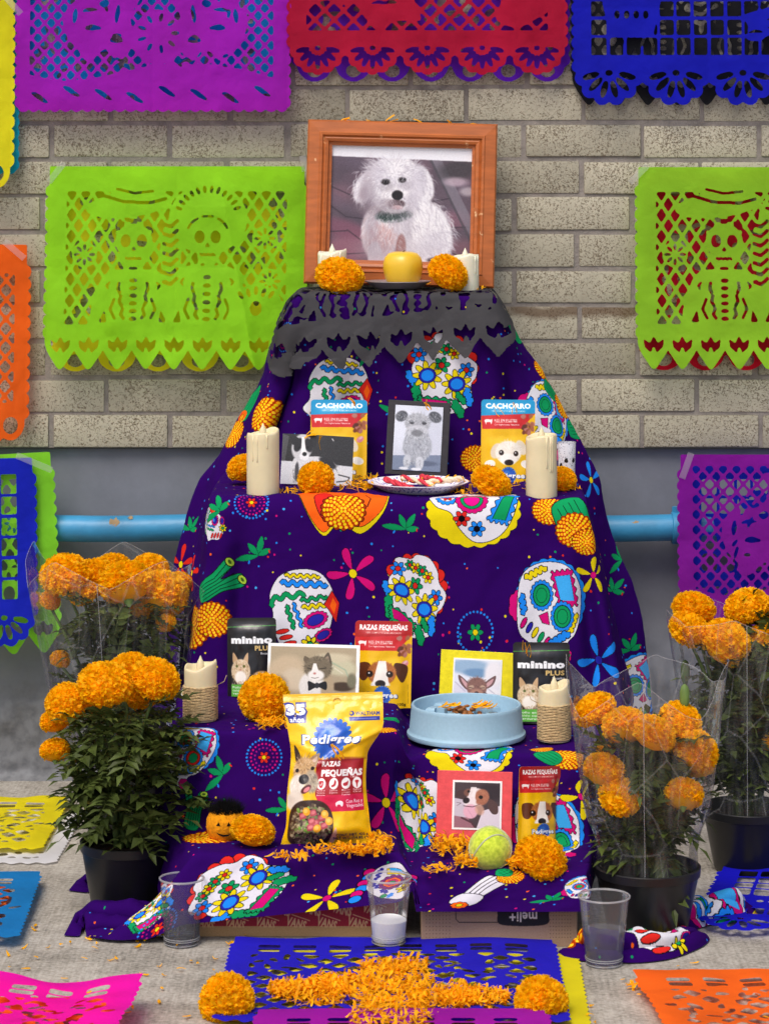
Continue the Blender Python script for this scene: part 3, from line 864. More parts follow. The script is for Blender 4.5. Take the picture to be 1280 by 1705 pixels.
class Drape:
    def __init__(s, keys, step, nf, nw, gap, soft=1.4, valleys=()):
        """keys: dict(L=(D,Z), R=(D,Z), x=(xl,xr), wl=(dx,dD,dz), wr=(...), fold=..)"""
        rows = []
        for a, b in zip(keys[:-1], keys[1:]):
            A = np.array([*a['L'], *a['R'], *a['x'], *a['wl'], *a['wr'], a['fold'], a['dip'], a['top']], float)
            B = np.array([*b['L'], *b['R'], *b['x'], *b['wl'], *b['wr'], b['fold'], b['dip'], b['top']], float)
            L = math.hypot(A[0] - B[0], A[1] - B[1])
            n = max(3, int(L / step))
            for k in range(n): rows.append(A + (B - A) * k / n)
        rows.append(B)
        rows = smooth_rows(np.array(rows), soft)
        nr = len(rows)
        cols = nf + 2 * nw + 1
        P = np.zeros((nr, cols, 3))
        tf = np.linspace(0, 1, nf + 1)
        for j, q in enumerate(rows):
            xl, xr = q[4], q[5]
            X = xl + (xr - xl) * tf
            m = np.clip((X - gap[0]) / (gap[1] - gap[0]), 0, 1); m = m * m * (3 - 2 * m)
            D = q[0] * (1 - m) + q[2] * m; Z = q[1] * (1 - m) + q[3] * m
            g = np.exp(-((X - gap[2]) / gap[3]) ** 2) * q[13]
            top = q[14]
            P[j, nw:nw + nf + 1] = np.stack([X, D + g * (1 - top), Z - g * top], 1)
            for side, wq, idx in ((0, q[6:9], range(nw - 1, -1, -1)), (1, q[9:12], range(nw + nf + 1, cols))):
                e = P[j, nw] if side == 0 else P[j, nw + nf]
                for i, c in enumerate(idx):
                    t = (i + 1) / nw
                    P[j, c] = e + np.array([wq[0] * t ** .75, wq[1] * t ** 1.25, wq[2] * t ** 1.25])
        P = np.swapaxes(smooth_rows(np.swapaxes(P, 0, 1).copy(), 1), 0, 1)
        P[..., 1] -= DW
        c0 = cols // 2
        du = np.linalg.norm(np.diff(P, axis=1), axis=2)
        U = np.concatenate([np.zeros((nr, 1)), np.cumsum(du, 1)], 1); U -= U[:, c0:c0 + 1]
        dv = np.linalg.norm(np.diff(P[:, int(cols * .35)], axis=0), axis=1)
        Vv = np.concatenate([[0], np.cumsum(dv)])
        s.U = U + 0.0; s.V = np.repeat(Vv[:, None], cols, 1)
        s.rows = rows; s.P = P
        du_ = np.gradient(P, axis=1); dv_ = np.gradient(P, axis=0)
        N = np.cross(du_, dv_); N /= np.maximum(np.linalg.norm(N, axis=2, keepdims=True), 1e-9)
        fold = rows[:, 12][:, None]
        d = fold * (vnoise(s.U * 13 + 3, s.V * 2.2) + .45 * vnoise(s.U * 30 + 11, s.V * 5 + 3 + s.U * 6)) + 0.0045 * vnoise(s.U * 24 + 5, s.V * 20 + s.U * 9) + 0.0016 * vnoise(s.U * 70 + s.V * 40, s.V * 70)
        for (uc, sl, wd, dp, v0, v1) in valleys:
            k = np.clip((s.V - v0) / .12, 0, 1) * np.clip((v1 - s.V) / .08, 0, 1); d = d + dp * np.exp(-((s.U - uc - sl * (s.V - v0)) / wd) ** 2) * k * k * (3 - 2 * k)
        s.P = P + N * d[..., None]
        s.px = 640 + s.P[..., 0] * F / (s.P[..., 1] + DW); s.py = HOR + (EYE - s.P[..., 2]) * F / (s.P[..., 1] + DW)
    def uv_at(s, px, py):
        d = np.hypot(s.px - px, s.py - py)
        dm = d.min()
        cand = np.argwhere(d < dm + 4)
        best = min(cand, key=lambda c: (s.P[c[0], c[1], 1] + d[c[0], c[1]] * .004))
        j, i = best
        return s.U[j, i], s.V[j, i], (s.P[j, i, 1] + DW) / F
    def build(s, name, mat, parent, u0, uw, vh):
        nr, nc = s.P.shape[:2]
        uv = np.stack([(s.U - u0) / uw, 1 - s.V / vh], 2).reshape(-1, 2)
        j, i = np.meshgrid(np.arange(nr - 1), np.arange(nc - 1), indexing='ij')
        a = (j * nc + i).ravel()
        fc = np.stack([a, a + nc, a + nc + 1, a + 1], 1)
        return link_obj(name, mesh(name, s.P.reshape(-1, 3), fc.tolist(), mat, True, uv), parent)

def kk(L, R, x, wl, wr, fold, dip=0, top=0):
    return dict(L=L, R=R, x=x, wl=wl, wr=wr, fold=fold, dip=dip, top=top)

up = Drape([
    kk((4.975, .925), (4.975, .925), (-.150, .190), (-.03, 0, -.03), (.03, 0, -.03), .002),
    kk((4.75, .925), (4.75, .925), (-.150, .192), (-.045, .06, -.06), (.035, .06, -.05), .004),
    kk((4.742, .80), (4.742, .80), (-.175, .215), (-.055, .13, -.04), (.07, .10, -.02), .016),
    kk((4.735, .59), (4.735, .59), (-.235, .27), (-.10, .13, -.01), (.115, .10, 0), .026),
    kk((4.78, .35), (4.78, .35), (-.29, .32), (-.125, .10, 0), (.14, .08, 0), .03),
    kk((4.80, .03), (4.80, .03), (-.32, .36), (-.13, .08, 0), (.15, .08, 0), .03)],
    .006, 80, 26, (0, .01, 0, .02), valleys=((-.175, -.22, .024, .055, .27, 2), (-.07, -.05, .03, .02, .30, 2), (.20, .10, .02, .03, .30, 2)))
lo = Drape([
    kk((4.80, .602), (4.80, .602), (-.285, .335), (-.03, 0, -.06), (.03, 0, -.06), .001),
    kk((4.462, .599), (4.455, .596), (-.292, .338), (-.016, .10, -.05), (.012, .10, -.05), .003),
    kk((4.450, .575), (4.445, .572), (-.294, .340), (-.016, .12, -.02), (.014, .12, -.02), .006),
    kk((4.445, .48), (4.44, .48), (-.302, .350), (-.020, .13, 0), (.020, .12, 0), .014),
    kk((4.42, .278), (4.42, .243), (-.330, .395), (-.025, .16, 0), (.03, .12, 0), .022),
    kk((4.12, .275), (4.11, .240), (-.315, .305), (-.035, .05, -.09), (.03, .05, -.08), .003, .02, 1),
    kk((4.10, .20), (4.09, .19), (-.32, .31), (-.035, .10, 0), (.035, .1, 0), .020, .05, 0),
    kk((4.08, .128), (4.07, .114), (-.315, .315), (-.05, .08, -.05), (.03, .1, -.03), .006, .05, .5),
    kk((3.945, .128), (3.895, .115), (-.275, .297), (-.06, .04, -.10), (.012, .05, -.05), .002, .010, 1),
    kk((3.932, .08), (3.885, .09), (-.31, .297), (-.075, .03, -.06), (.012, .06, -.02), .004, .010, 0),
    kk((3.915, .026), (3.878, .058), (-.365, .297), (-.08, .02, -.015), (.010, .06, 0), .004, .010, 0)],
    .005, 110, 22, (.026, .042, .036, .008), valleys=((-.262, -.05, .016, .024, .36, .66), (.02, .02, .02, .012, .40, .64), (.30, .16, .016, .03, .40, .66)))
# the hem climbs from the pavement at one end to the middle of the shoe box
X_ = lo.P[..., 0]
tailw = np.clip((lo.V - (lo.V.max() - .10)) / .10, 0, 1) ** 1.0
rise = np.clip((X_ + .31) / .33, 0, 1) * (X_ < .045)
lo.P[..., 2] += tailw * rise * .034
lo.P[..., 2] -= tailw * np.clip((-.30 - X_) / .05, 0, 1) * .02
lo.P[..., 2] = np.maximum(lo.P[..., 2], .006)
lo.px = 640 + lo.P[..., 0] * F / (lo.P[..., 1] + DW); lo.py = HOR + (EYE - lo.P[..., 2]) * F / (lo.P[..., 1] + DW)

def confetti(cv, uw, vh, u0, n, seed):
    r = random.Random(seed)
    for _ in range(n):
        q = r.uniform(.0014, .0024)
        cv.ell(u0 + r.uniform(0, uw), r.uniform(0, vh), q, q, r.choice([YEL, YEL, BLU, BLU, GRN, GRN, RED, MAG, CYN, ORG]), n=9)

def paint(sheet, stamps, name, seed, extra=()):
    u0 = float(sheet.U.min()) - .01; uw = float(sheet.U.max()) + .01 - u0; vh = float(sheet.V.max()) + .002
    cv = Cv(uw, vh, 1350, PUR, x0=u0)
    confetti(cv, uw, vh, u0, int(uw * vh * 1000), seed)
    for st in stamps:
        fn, px, py, size, rot = st[:5]
        kw = st[5] if len(st) > 5 else {}
        u, v, k = sheet.uv_at(px, py)
        fn(St(cv, u, vh - v, size * k * (.88 if fn in (skullA, skullB, skullC, skullD, skullE) else 1), math.radians(rot), **kw))
    nz = np.random.RandomState(seed).rand(cv.H, cv.W).astype(np.float32)
    cv.a *= (0.97 + 0.06 * nz)[..., None]
    return print_mat(name, cv.image(name), rough=0.9, spec=0.04, bump=0.2, bscale=420, bdist=.0006), u0, uw, vh

MUP, uu0, uuw, uvh = paint(up, [
    (bandg, 415, 668, 62, 60), (marig, 436, 690, 62, 0), (marig, 388, 722, 55, 0), (hat, 402, 695, 30, 0),
    (skullA, 562, 650, 118, -4), (skullB, 738, 622, 132, 8), (skullC, 912, 684, 120, -28), (bandg, 858, 545, 60, -35),
    (marig, 905, 615, 50, 0), (bandg, 925, 645, 40, -40), (marig, 938, 672, 48, 0), (marig, 790, 764, 46, 0), (skullD, 870, 770, 60, 30),
    (mandala, 470, 560, 50, 0), (sprig, 665, 690, 60, 0), (sprig, 610, 590, 40, 90),
    (sprig, 318, 880, 60, 20), (lambda s: star(s, RED, YEL), 300, 940, 70, 0), (bandg, 985, 700, 40, 0), (lambda s: star(s, BLU, YEL), 985, 800, 60, 0),
    (sprig, 1020, 985, 60, 0), (sprig, 1050, 1080, 60, 30), (skullC, 1068, 1150, 110, 20), (sprig, 1035, 930, 60, 60)],
    'skull_print_upper', 5)
MLO, lu0, luw, lvh = paint(lo, [
    (skullA, 346, 872, 56, 60), (mandala, 420, 838, 56, 0), (hat, 566, 842, 142, 0), (skullD, 788, 856, 142, 0), (marig, 915, 848, 52, 0), (bandg, 955, 865, 70, -60), (marig, 955, 885, 60, 0), (marig, 975, 905, 46, 0),
    (sprig, 675, 882, 66, 20), (sprig, 368, 850, 62, 60), (sprig, 432, 925, 66, 40), (skullA, 500, 1012, 128, 0), (skullB, 690, 990, 118, -6), (skullC, 905, 1006, 128, -4),
    (lambda s: star(s, MAG, YEL), 590, 955, 84, 20), (mandala2, 790, 1055, 58, 0), (stalk, 360, 972, 82, 32), (marig, 318, 1042, 70, 0), (marig, 356, 1030, 60, 0), (lambda s: star(s, BLU, NAV), 994, 1100, 72, 20),
    (star, 988, 958, 56, 0), (lambda s: star(s, RED, YEL), 298, 950, 60, 0), (sprig, 930, 1110, 50, 0),
    (skullB, 300, 1150, 70, 20),
    (lambda s: skullC(s, RED, BLU), 308, 1238, 92, -30), (mandala, 437, 1262, 58, 0), (skullD, 780, 1256, 130, 0), (marig, 945, 1262, 62, 0), (bandg, 912, 1256, 44, -40), (marig, 902, 1244, 36, 0), (sprig, 372, 1292, 66, 70), (sprig, 480, 1345, 60, 30),
    (lambda s: star(s, MAG, YEL), 640, 1335, 92, 0), (skullB, 700, 1352, 118, -25), (skullC, 905, 1382, 128, -6), (star, 968, 1325, 70, 20), (sprig, 570, 1250, 60, 0), (stalk, 325, 1345, 60, 80),
    (marig, 345, 1392, 80, 0), (sprig, 560, 1390, 46, 0),
    (skullB, 402, 1480, 150, 86), (star, 545, 1498, 92, 4), (skullE, 655, 1468, 112, 0), (shand, 796, 1482, 88, -12), (marig, 850, 1462, 44, 0), (bandg, 840, 1452, 26, 0), (sprig, 915, 1498, 58, 40), (lambda s: skullC(s, RED, BLU), 972, 1478, 66, 30),
    (skullB, 250, 1512, 90, 40), (mandala, 262, 1545, 60, 0), (marig, 645, 1212, 40, 0), (bandg, 655, 1192, 30, 0)],
    'skull_print_lower', 9)
cl1 = empty('altar_cloth', (0, -.15, .925), 'purple skull print cloth tented over the topmost tier, below the black paper', 'cloth', 'purple printed altar cloths')
up.build('drape', MUP, cl1, uu0, uuw, uvh).matrix_parent_inverse = Matrix.Translation((0, .15, -.925))
cl2 = empty('altar_cloth', (0, -.6, 0), 'purple skull print cloth stepping down over the three lower tiers', 'cloth', 'purple printed altar cloths')
lo.build('drape', MLO, cl2, lu0, luw, lvh).matrix_parent_inverse = Matrix.Translation((0, .6, 0))

# trailing hems lying on the pavement
def tail(pts, wid, hgt, uvo, seed):
    """crumpled strip of cloth: folds run along it, the edges lie flat"""
    P = head([(p.x, p.y) for p in pts], 14)[:(len(pts) - 1) * 14 + 1]
    n = len(P); m = 56
    V = []; UV = []; Fc = []
    L = 0
    for i in range(n):
        t = P[min(i + 1, n - 1)] - P[max(i - 1, 0)]; t = t / max(1e-9, np.hypot(*t)); nr = np.array([-t[1], t[0]])
        if i: L += np.hypot(*(P[i] - P[i - 1]))
        tt = i / (n - 1)
        w = wid * (0.45 + 0.55 * math.sin(PI * min(1, .08 + .86 * tt)) ** .7) * (1 + .3 * float(vnoise(tt * 5 + seed, .3)))
        for k in range(m + 1):
            q = k / m * 2 - 1
            env = max(0, 1 - q * q) ** 1.1 * min(1, .25 + 5 * tt) * min(1, .2 + 5 * (1 - tt))
            ph = q * 5.2 + 2.2 * float(vnoise(tt * 3.2 + seed, q * 1.4 + seed)) * 2 + seed + tt * 2.0
            ridge = abs(math.cos(ph)) ** .8
            z = hgt * env * (.25 + .75 * ridge) * (.55 + .9 * (float(vnoise(tt * 4 + seed * 2, q * 1.5)) + .5)) + .0025 + .004 * (float(vnoise(tt * 16 + seed, q * 8)) + .5) * env
            sl = hgt * .25 * math.sin(2 * ph) * env
            c = P[i] + nr * (q * w + sl)
            V.append((c[0], c[1], max(.002, z))); UV.append((uvo[0] + L / luw, uvo[1] + q * w * 1.6 / lvh))
    for i in range(n - 1):
        for k in range(m):
            a = i * (m + 1) + k
            Fc.append((a, a + m + 1, a + m + 2, a + 1))
    o = link_obj('trailing_hem', mesh('trailing_hem', V, Fc, MLO, True, UV), cl2)
    o.matrix_parent_inverse = Matrix.Translation((0, .6, 0))
tail([gnd(142, 1548), gnd(190, 1546), gnd(250, 1545), gnd(320, 1548)], .060, .030, (.06, .10), 1)
tail([gnd(148, 1480), gnd(175, 1476), gnd(230, 1472), gnd(300, 1465)], .035, .022, (.4, .5), 4)
tail([gnd(960, 1588), gnd(1030, 1592), gnd(1095, 1588), gnd(1150, 1562)], .036, .034, (.22, .60), 2)
tail([gnd(1110, 1550), gnd(1150, 1532), gnd(1190, 1530), gnd(1232, 1526)], .04, .04, (.66, .66), 3)
# ================================================================== CUT PAPER (papel picado)
def contour_mesh(Fd, cell):
    """Fd[j,i] node field 0..1 -> verts (x,y), faces of the region > 0.5 with smooth cut edges"""
    ny, nx = Fd.shape
    ins = Fd > 0.5
    vid = -np.ones((ny, nx), dtype=np.int64)
    jj, ii = np.nonzero(ins)
    vid[jj, ii] = np.arange(len(jj))
    V = [(i * cell, j * cell) for j, i in zip(jj.tolist(), ii.tolist())]
    Fc = []
    cnt = ins[:-1, :-1].astype(int) + ins[1:, :-1] + ins[:-1, 1:] + ins[1:, 1:]
    fj, fi = np.nonzero(cnt == 4)
    q = np.stack([vid[fj, fi], vid[fj, fi + 1], vid[fj + 1, fi + 1], vid[fj + 1, fi]], 1)
    Fc.extend(q.tolist())
    edge = {}
    def cross(j0, i0, j1, i1):
        k = (j0, i0, j1, i1) if (j0, i0) < (j1, i1) else (j1, i1, j0, i0)
        e = edge.get(k)
        if e is None:
            a, b = Fd[k[0], k[1]], Fd[k[2], k[3]]
            t = float(np.clip((0.5 - a) / (b - a + 1e-12), 0.08, 0.92))
            e = edge[k] = len(V)
            V.append(((k[1] + (k[3] - k[1]) * t) * cell, (k[0] + (k[2] - k[0]) * t) * cell))
        return e
    pj, pi = np.nonzero((cnt > 0) & (cnt < 4))
    for j, i in zip(pj.tolist(), pi.tolist()):
        c = [(j, i), (j, i + 1), (j + 1, i + 1), (j + 1, i)]
        m = [bool(ins[a]) for a in c]
        if m[0] == m[2] and m[1] == m[3]:
            for k in range(4):
                if m[k]:
                    p, nx_ = c[k - 1], c[(k + 1) % 4]
                    Fc.append((int(vid[c[k]]), cross(*c[k], *nx_), cross(*c[k], *p)))
            continue
        poly = []
        for k in range(4):
            if m[k]: poly.append(int(vid[c[k]]))
            if m[k] != m[(k + 1) % 4]: poly.append(cross(*c[k], *c[(k + 1) % 4]))
        Fc.append(tuple(poly))
    return np.array(V), Fc

class Pic:
    """mask painter for one cut paper; units are metres, origin at the lower left corner"""
    def __init__(s, w, h, cell):
        s.w, s.h, s.cell = w, h, cell
        s.pad = 0.012
        s.cv = Cv(w + 2 * s.pad, h + 2 * s.pad, 2.0 / cell, (0,), x0=-s.pad, y0=-s.pad, chan=1)
    def on(s, pts): s.cv.poly(pts, (1,))
    def off(s, pts): s.cv.poly(pts, (0,))
    def eon(s, x, y, rx, ry=None, rot=0): s.cv.ell(x, y, rx, ry or rx, (1,), rot, 24)
    def eoff(s, x, y, rx, ry=None, rot=0): s.cv.ell(x, y, rx, ry or rx, (0,), rot, 24)
    def body(s, y0=0.0, side=0.011, top=True):
        """sheet from y0 to h with little scallops down both sides"""
        s.on([(0, y0), (s.w, y0), (s.w, s.h), (0, s.h)])
        y = y0 + side
        while y < s.h - .03:
            s.eon(0.0, y, side * .7, side * .95); s.eon(s.w, y, side * .7, side * .95)
            y += 2 * side
    def lat(s, x0, y0, x1, y1, dx, dy, w, grid=False):
        s.off([(x0, y0), (x1, y0), (x1, y1), (x0, y1)])
        if grid:
            n = int((x1 - x0) / dx)
            for k in range(1, n): s.cv.line([(x0 + (x1 - x0) * k / n, y0 - .003), (x0 + (x1 - x0) * k / n, y1 + .003)], w, (1,))
            n = int((y1 - y0) / dy)
            for k in range(1, n): s.cv.line([(x0 - .003, y0 + (y1 - y0) * k / n), (x1 + .003, y0 + (y1 - y0) * k / n)], w, (1,))
            return
        sl = dy / dx
        k = x0 - (y1 - y0) / sl - dx
        while k < x1 + (y1 - y0) / sl + dx:
            for sg in (1, -1):
                a = np.array([k, y0 if sg > 0 else y1]); b = np.array([k + (y1 - y0) / sl, y1 if sg > 0 else y0])
                # clip to x range
                for _ in range(1):
                    d = b - a
                    t0 = max(0, (x0 - .002 - a[0]) / d[0]); t1 = min(1, (x1 + .002 - a[0]) / d[0])
                if t1 > t0: s.cv.line([a + d * t0, a + d * t1], w, (1,))
            k += dx
    def field(s):
        a = s.cv.a[..., 0]
        H2, W2 = a.shape[0] // 2 * 2, a.shape[1] // 2 * 2
        f = a[:H2, :W2].reshape(H2 // 2, 2, W2 // 2, 2).mean((1, 3))
        g = np.zeros((f.shape[0] + 2, f.shape[1] + 2)); g[1:-1, 1:-1] = f
        # tiny blur for smooth scissor edges
        g = (g + .35 * (np.roll(g, 1, 0) + np.roll(g, -1, 0) + np.roll(g, 1, 1) + np.roll(g, -1, 1))) / 2.4
        return g

def tulip(p, x, y, s):
    p.off([(x - .55 * s, y + .1 * s), (x - .62 * s, y + .62 * s), (x - .24 * s, y + .34 * s), (x, y + .8 * s), (x + .24 * s, y + .34 * s), (x + .62 * s, y + .62 * s), (x + .55 * s, y + .1 * s), (x + .16 * s, y - .25 * s), (x + .06 * s, y + .1 * s), (x - .06 * s, y + .1 * s), (x - .16 * s, y - .25 * s)])

def skull(p, x, y, s, hat=False):
    p.eon(x, y + .12 * s, .62 * s, .58 * s); p.on([(x - .4 * s, y - .1 * s), (x + .4 * s, y - .1 * s), (x + .3 * s, y - .75 * s), (x - .3 * s, y - .75 * s)])
    for q in (-1, 1):
        p.eoff(x + q * .27 * s, y + .12 * s, .17 * s, .22 * s)
    p.off([(x, y - .04 * s), (x + .1 * s, y - .22 * s), (x - .1 * s, y - .22 * s)])
    p.off(wav((x - .28 * s, y - .42 * s), (x + .28 * s, y - .42 * s), .03 * s, 4) + wav((x + .28 * s, y - .52 * s), (x - .28 * s, y - .52 * s), .03 * s, 4))
    for a0, a1 in ((.4, 1.1), (1.3, 1.85), (2.05, 2.75)):
        q = [(x + .72 * s * math.cos(a0 + (a1 - a0) * k / 6), y + .14 * s + .68 * s * math.sin(a0 + (a1 - a0) * k / 6)) for k in range(7)]
        p.cv.line(q, .085 * s, (0,))

def skeleton_style(p, couple=True, lower=.10):
    w, h = p.w, p.h
    n = max(4, int(round(w / .054)))
    y0 = .058
    p.body(y0)
    for k in range(n):
        x = w * (k + .5) / n; d = w / n
        p.on(head([(x - d * .5, y0 + .004), (x - d * .5, y0 - .02), (x - d * .26, .016), (x, 0), (x + d * .26, .016), (x + d * .5, y0 - .02), (x + d * .5, y0 + .004)], 4))
        tulip(p, x, y0 - .020, d * .58)
    x0, x1, ya, yb = .032, w - .032, y0 + .026, h - .047
    p.lat(x0, ya, x1, yb, .026, .040, .0062)
    cxs = ((w * .335, 0), (w * .625, 1)) if couple else ((w * .36, 0), (w * .70, 1))
    for cx, kind in cxs:
        y = ya + (yb - ya) * (.60 if kind == 0 else .63)
        s = .056
        if kind == 0:
            p.eon(cx - .01, y + .075, .082, .024, .12); p.on(head([(cx - .04, y + .07), (cx - .038, y + .11), (cx, y + .122), (cx + .048, y + .11), (cx + .048, y + .07)], 4))
            p.cv.line([(cx - .06, y + .092), (cx - .02, y + .08), (cx + .03, y + .078), (cx + .06, y + .086)], .006, (0,)); p.cv.line([(cx - .034, y + .104), (cx, y + .096), (cx + .036, y + .1)], .005, (0,))
        else:
            p.eon(cx, y + .04, .074, .066)
            for k in range(12):
                a = .35 + 2.45 * k / 11
                p.eoff(cx + .058 * math.cos(a), y + .042 + .054 * math.sin(a), .008, .0034, a)
        skull(p, cx, y, s)
        # body
        by = ya - .002; bt = y - .055
        p.on(head([(cx - .068, by), (cx - .070, bt - .04), (cx - .048, bt + .003), (cx, bt + .008), (cx + .048, bt + .003), (cx + .070, bt - .04), (cx + .068, by)], 5))
        for k in range(6):
            yy = by + .012 + (bt - by - .01) * k / 6
            p.eoff(cx, yy, .008, .0042)
        for q in (-1, 1):
            for k in range(3):
                yy = by + .02 + .024 * k
                p.cv.line([(cx + q * (.018 + .004 * k), yy + .012), (cx + q * (.022 + .003 * k), yy), (cx + q * (.016 + .004 * k), yy - .008)], .0062, (0,))
            p.off([(cx + q * .048, by + .005), (cx + q * .064, by + .005), (cx + q * .052, by + .03)])
            p.off(head([(cx + q * .04, bt - .035), (cx + q * .052, bt - .022), (cx + q * .04, bt - .012), (cx + q * .046, bt - .024)], 3))
            p.cv.line([(cx + q * .033, by + .012), (cx + q * .042, by + .03), (cx + q * .034, by + .05)], .0055, (0,))
    # hair strands / flowers between the two
    xm = (cxs[0][0] + cxs[1][0]) / 2; ym = ya + (yb - ya) * .5
    p.eon(xm, ym + .012, .020, .058)
    for k in range(7):
        p.cv.line([(xm - .014, ym - .045 + .018 * k), (xm, ym - .05 + .018 * k), (xm + .013, ym - .038 + .018 * k)], .0068, (0,))
    for fx, fy in ((x0 + .036, ya + .13), (x1 - .03, ya + .08), (x1 - .04, ya + .16)):
        p.eon(fx, fy, .024)
        for k in range(8): p.eoff(fx + .014 * math.cos(k * PI / 4), fy + .014 * math.sin(k * PI / 4), .0075, .0028, k * PI / 4)
    hx = x1 - .055
    p.on(head([(hx - .04, ya), (hx - .045, ya + .05), (hx, ya + .075), (hx + .045, ya + .05), (hx + .04, ya)], 4))
    p.eoff(hx, ya + .03, .011, .014)
    for k in range(5): p.eoff(hx - .028 + .014 * k, ya + .055 + .004 * (2 - abs(k - 2)), .004, .009, .3 * (2 - k))

def rosette(p, x, y, r, n=7):
    p.eon(x, y, r * .82, r * .82)
    for k in range(n):
        a = PI + PI * (k + .5) / n
        p.eon(x + r * .86 * math.cos(a), y + r * .86 * math.sin(a), r * .26)
    for k in range(n):
        a = PI + PI * (k + .5) / n
        p.eoff(x + r * .6 * math.cos(a), y + r * .6 * math.sin(a), r * .29, r * .105, a)
    p.eoff(x, y - r * .06, r * .12, r * .10)

def rosette_style(p, seed=0, grid=False):
    w, h = p.w, p.h; R_ = random.Random(seed)
    n = max(3, int(round(w / (.105 if not grid else .118)))); d = w / n
    y0 = d * .47
    p.body(y0 + .004)
    for k in range(n): rosette(p, d * (k + .5), y0 + .006, d * .47, 7 if not grid else 6)
    x0, x1, ya, yb = .03, w - .03, y0 + .036, h - .03
    if grid: p.lat(x0, ya, x1, yb, .030, .034, .006, True)
    else: p.lat(x0, ya, x1, yb, .036, .036, .0066)
    # silhouettes: large rounded shapes with slits
    for k in range(5 if not grid else 2):
        fx = x0 + (x1 - x0) * (k + .5) / (5 if not grid else 2) + R_.uniform(-.02, .02); fy = ya + (yb - ya) * R_.uniform(.2, .8)
        q = []
        for a in range(11):
            rr = R_.uniform(.035, .075) * (.6 if grid else 1)
            q.append((min(x1, max(x0, fx + rr * 1.15 * math.cos(a * 2 * PI / 11))), min(yb, max(ya, fy + rr * math.sin(a * 2 * PI / 11)))))
        p.on(head(q, 4))
        for a in range(5):
            t = R_.uniform(0, 2 * PI); rr = R_.uniform(.01, .035)
            x, y = fx + rr * math.cos(t), fy + rr * math.sin(t)
            p.off(head([(x - .016, y), (x, y + .007), (x + .016, y + .002), (x, y + .001)], 4))
    if grid:
        fx, fy = x0 + .075, ya + .07
        p.on([(fx - .055, fy + .03), (fx - .04, fy - .035), (fx + .04, fy - .035), (fx + .055, fy + .03)])
        for k in range(4): p.eoff(fx - .027 + .018 * k, fy + .006, .0055, .008)
        for k in range(6): p.eoff(fx - .03 + .012 * k, fy - .045, .0035, .009)

def animal_style(p, seed=0):
    w, h = p.w, p.h; R_ = random.Random(seed)
    p.body(.008, .010)
    nb = int(w / .020)
    for k in range(nb): p.eon(w * (k + .5) / nb, .009, w / nb * .52, .009)
    x0, x1, ya, yb = .022, w - .026, .058, h - .02
    p.lat(x0, ya, x1, yb, .025, .028, .0050)
    # flowing ground band with slits
    q = [(x0, ya - .002)] + [(x0 + (x1 - x0) * k / 8, ya + (.012, -.001, .004, .016, .03, .034, .03, .022, .006)[k]) for k in range(9)] + [(x1, ya - .002)]
    p.on(q)
    for k in range(8):
        x = x0 + .02 + (x1 - x0 - .04) * k / 7; y = .026 + .012 * ((k * 5) % 3) / 2
        p.off(head([(x - .018, y + .010), (x - .004, y + .009), (x + .017, y - .009), (x + .002, y - .006)], 4))
    # two animals facing each other
    for cx, fl in ((w * .30, 1), (w * .72, -1)):
        def T(a): return [(cx + fl * x * .66, ya + .06 + y * .78) for x, y in a]
        p.on(head(T([(-.09, .03), (-.1, .08), (-.06, .12), (0, .13), (.03, .16), (.02, .2), (.07, .22), (.12, .19), (.12, .13), (.09, .08), (.1, .02), (.06, -.03), (.02, .0), (-.03, -.03), (-.06, .0)]), 5))
        for a in (((-.05, .09), (-.03, .1), (.0, .095), (-.03, .09)), ((.05, .18), (.065, .19), (.08, .18), (.065, .175)), ((-.04, .05), (-.02, .06), (.01, .05), (-.02, .045)), ((.05, .06), (.06, .09), (.055, .11), (.045, .08)), ((.06, .13), (.08, .14), (.1, .125), (.08, .12)), ((-.07, .06), (-.06, .08), (-.065, .1), (-.075, .08)), ((.0, .11), (.02, .12), (.03, .11), (.015, .1)), ((.03, .02), (.05, .035), (.07, .02), (.05, .015))):
            p.off(head(T(a), 4))
    for k in range(26):
        x = R_.uniform(w * .2, w * .85); y = R_.uniform(ya + .02, yb)
        a = R_.uniform(0, PI); L = R_.uniform(.005, .014)
        p.eoff(x, y, L, .0032, a)
    fx = w * .52
    p.on(head([(fx - .03, ya + .04), (fx - .045, ya + .1), (fx, ya + .135), (fx + .045, ya + .1), (fx + .03, ya + .04)], 5))
    for k in range(9): p.eoff(fx + .032 * math.cos(k * .7), ya + .09 + .03 * math.sin(k * .7), .009, .0036, k * .7)

def strip_style(p, loops=True):
    """narrow lattice border with looped lower edge (sheets of which only one side shows)"""
    w, h = p.w, p.h
    y0 = .05
    p.body(y0, .012)
    n = max(2, int(round(w / .05))); d = w / n
    for k in range(n):
        p.eon(d * (k + .5), y0 - .006, d * .5, .034); p.eoff(d * (k + .5), y0 - .012, d * .26, .016)
        p.eon(d * k, .018, .012); p.eoff(d * k, .018, .006)
    p.lat(.022, y0 + .03, w - .022, h - .055, .03, .036, .006)

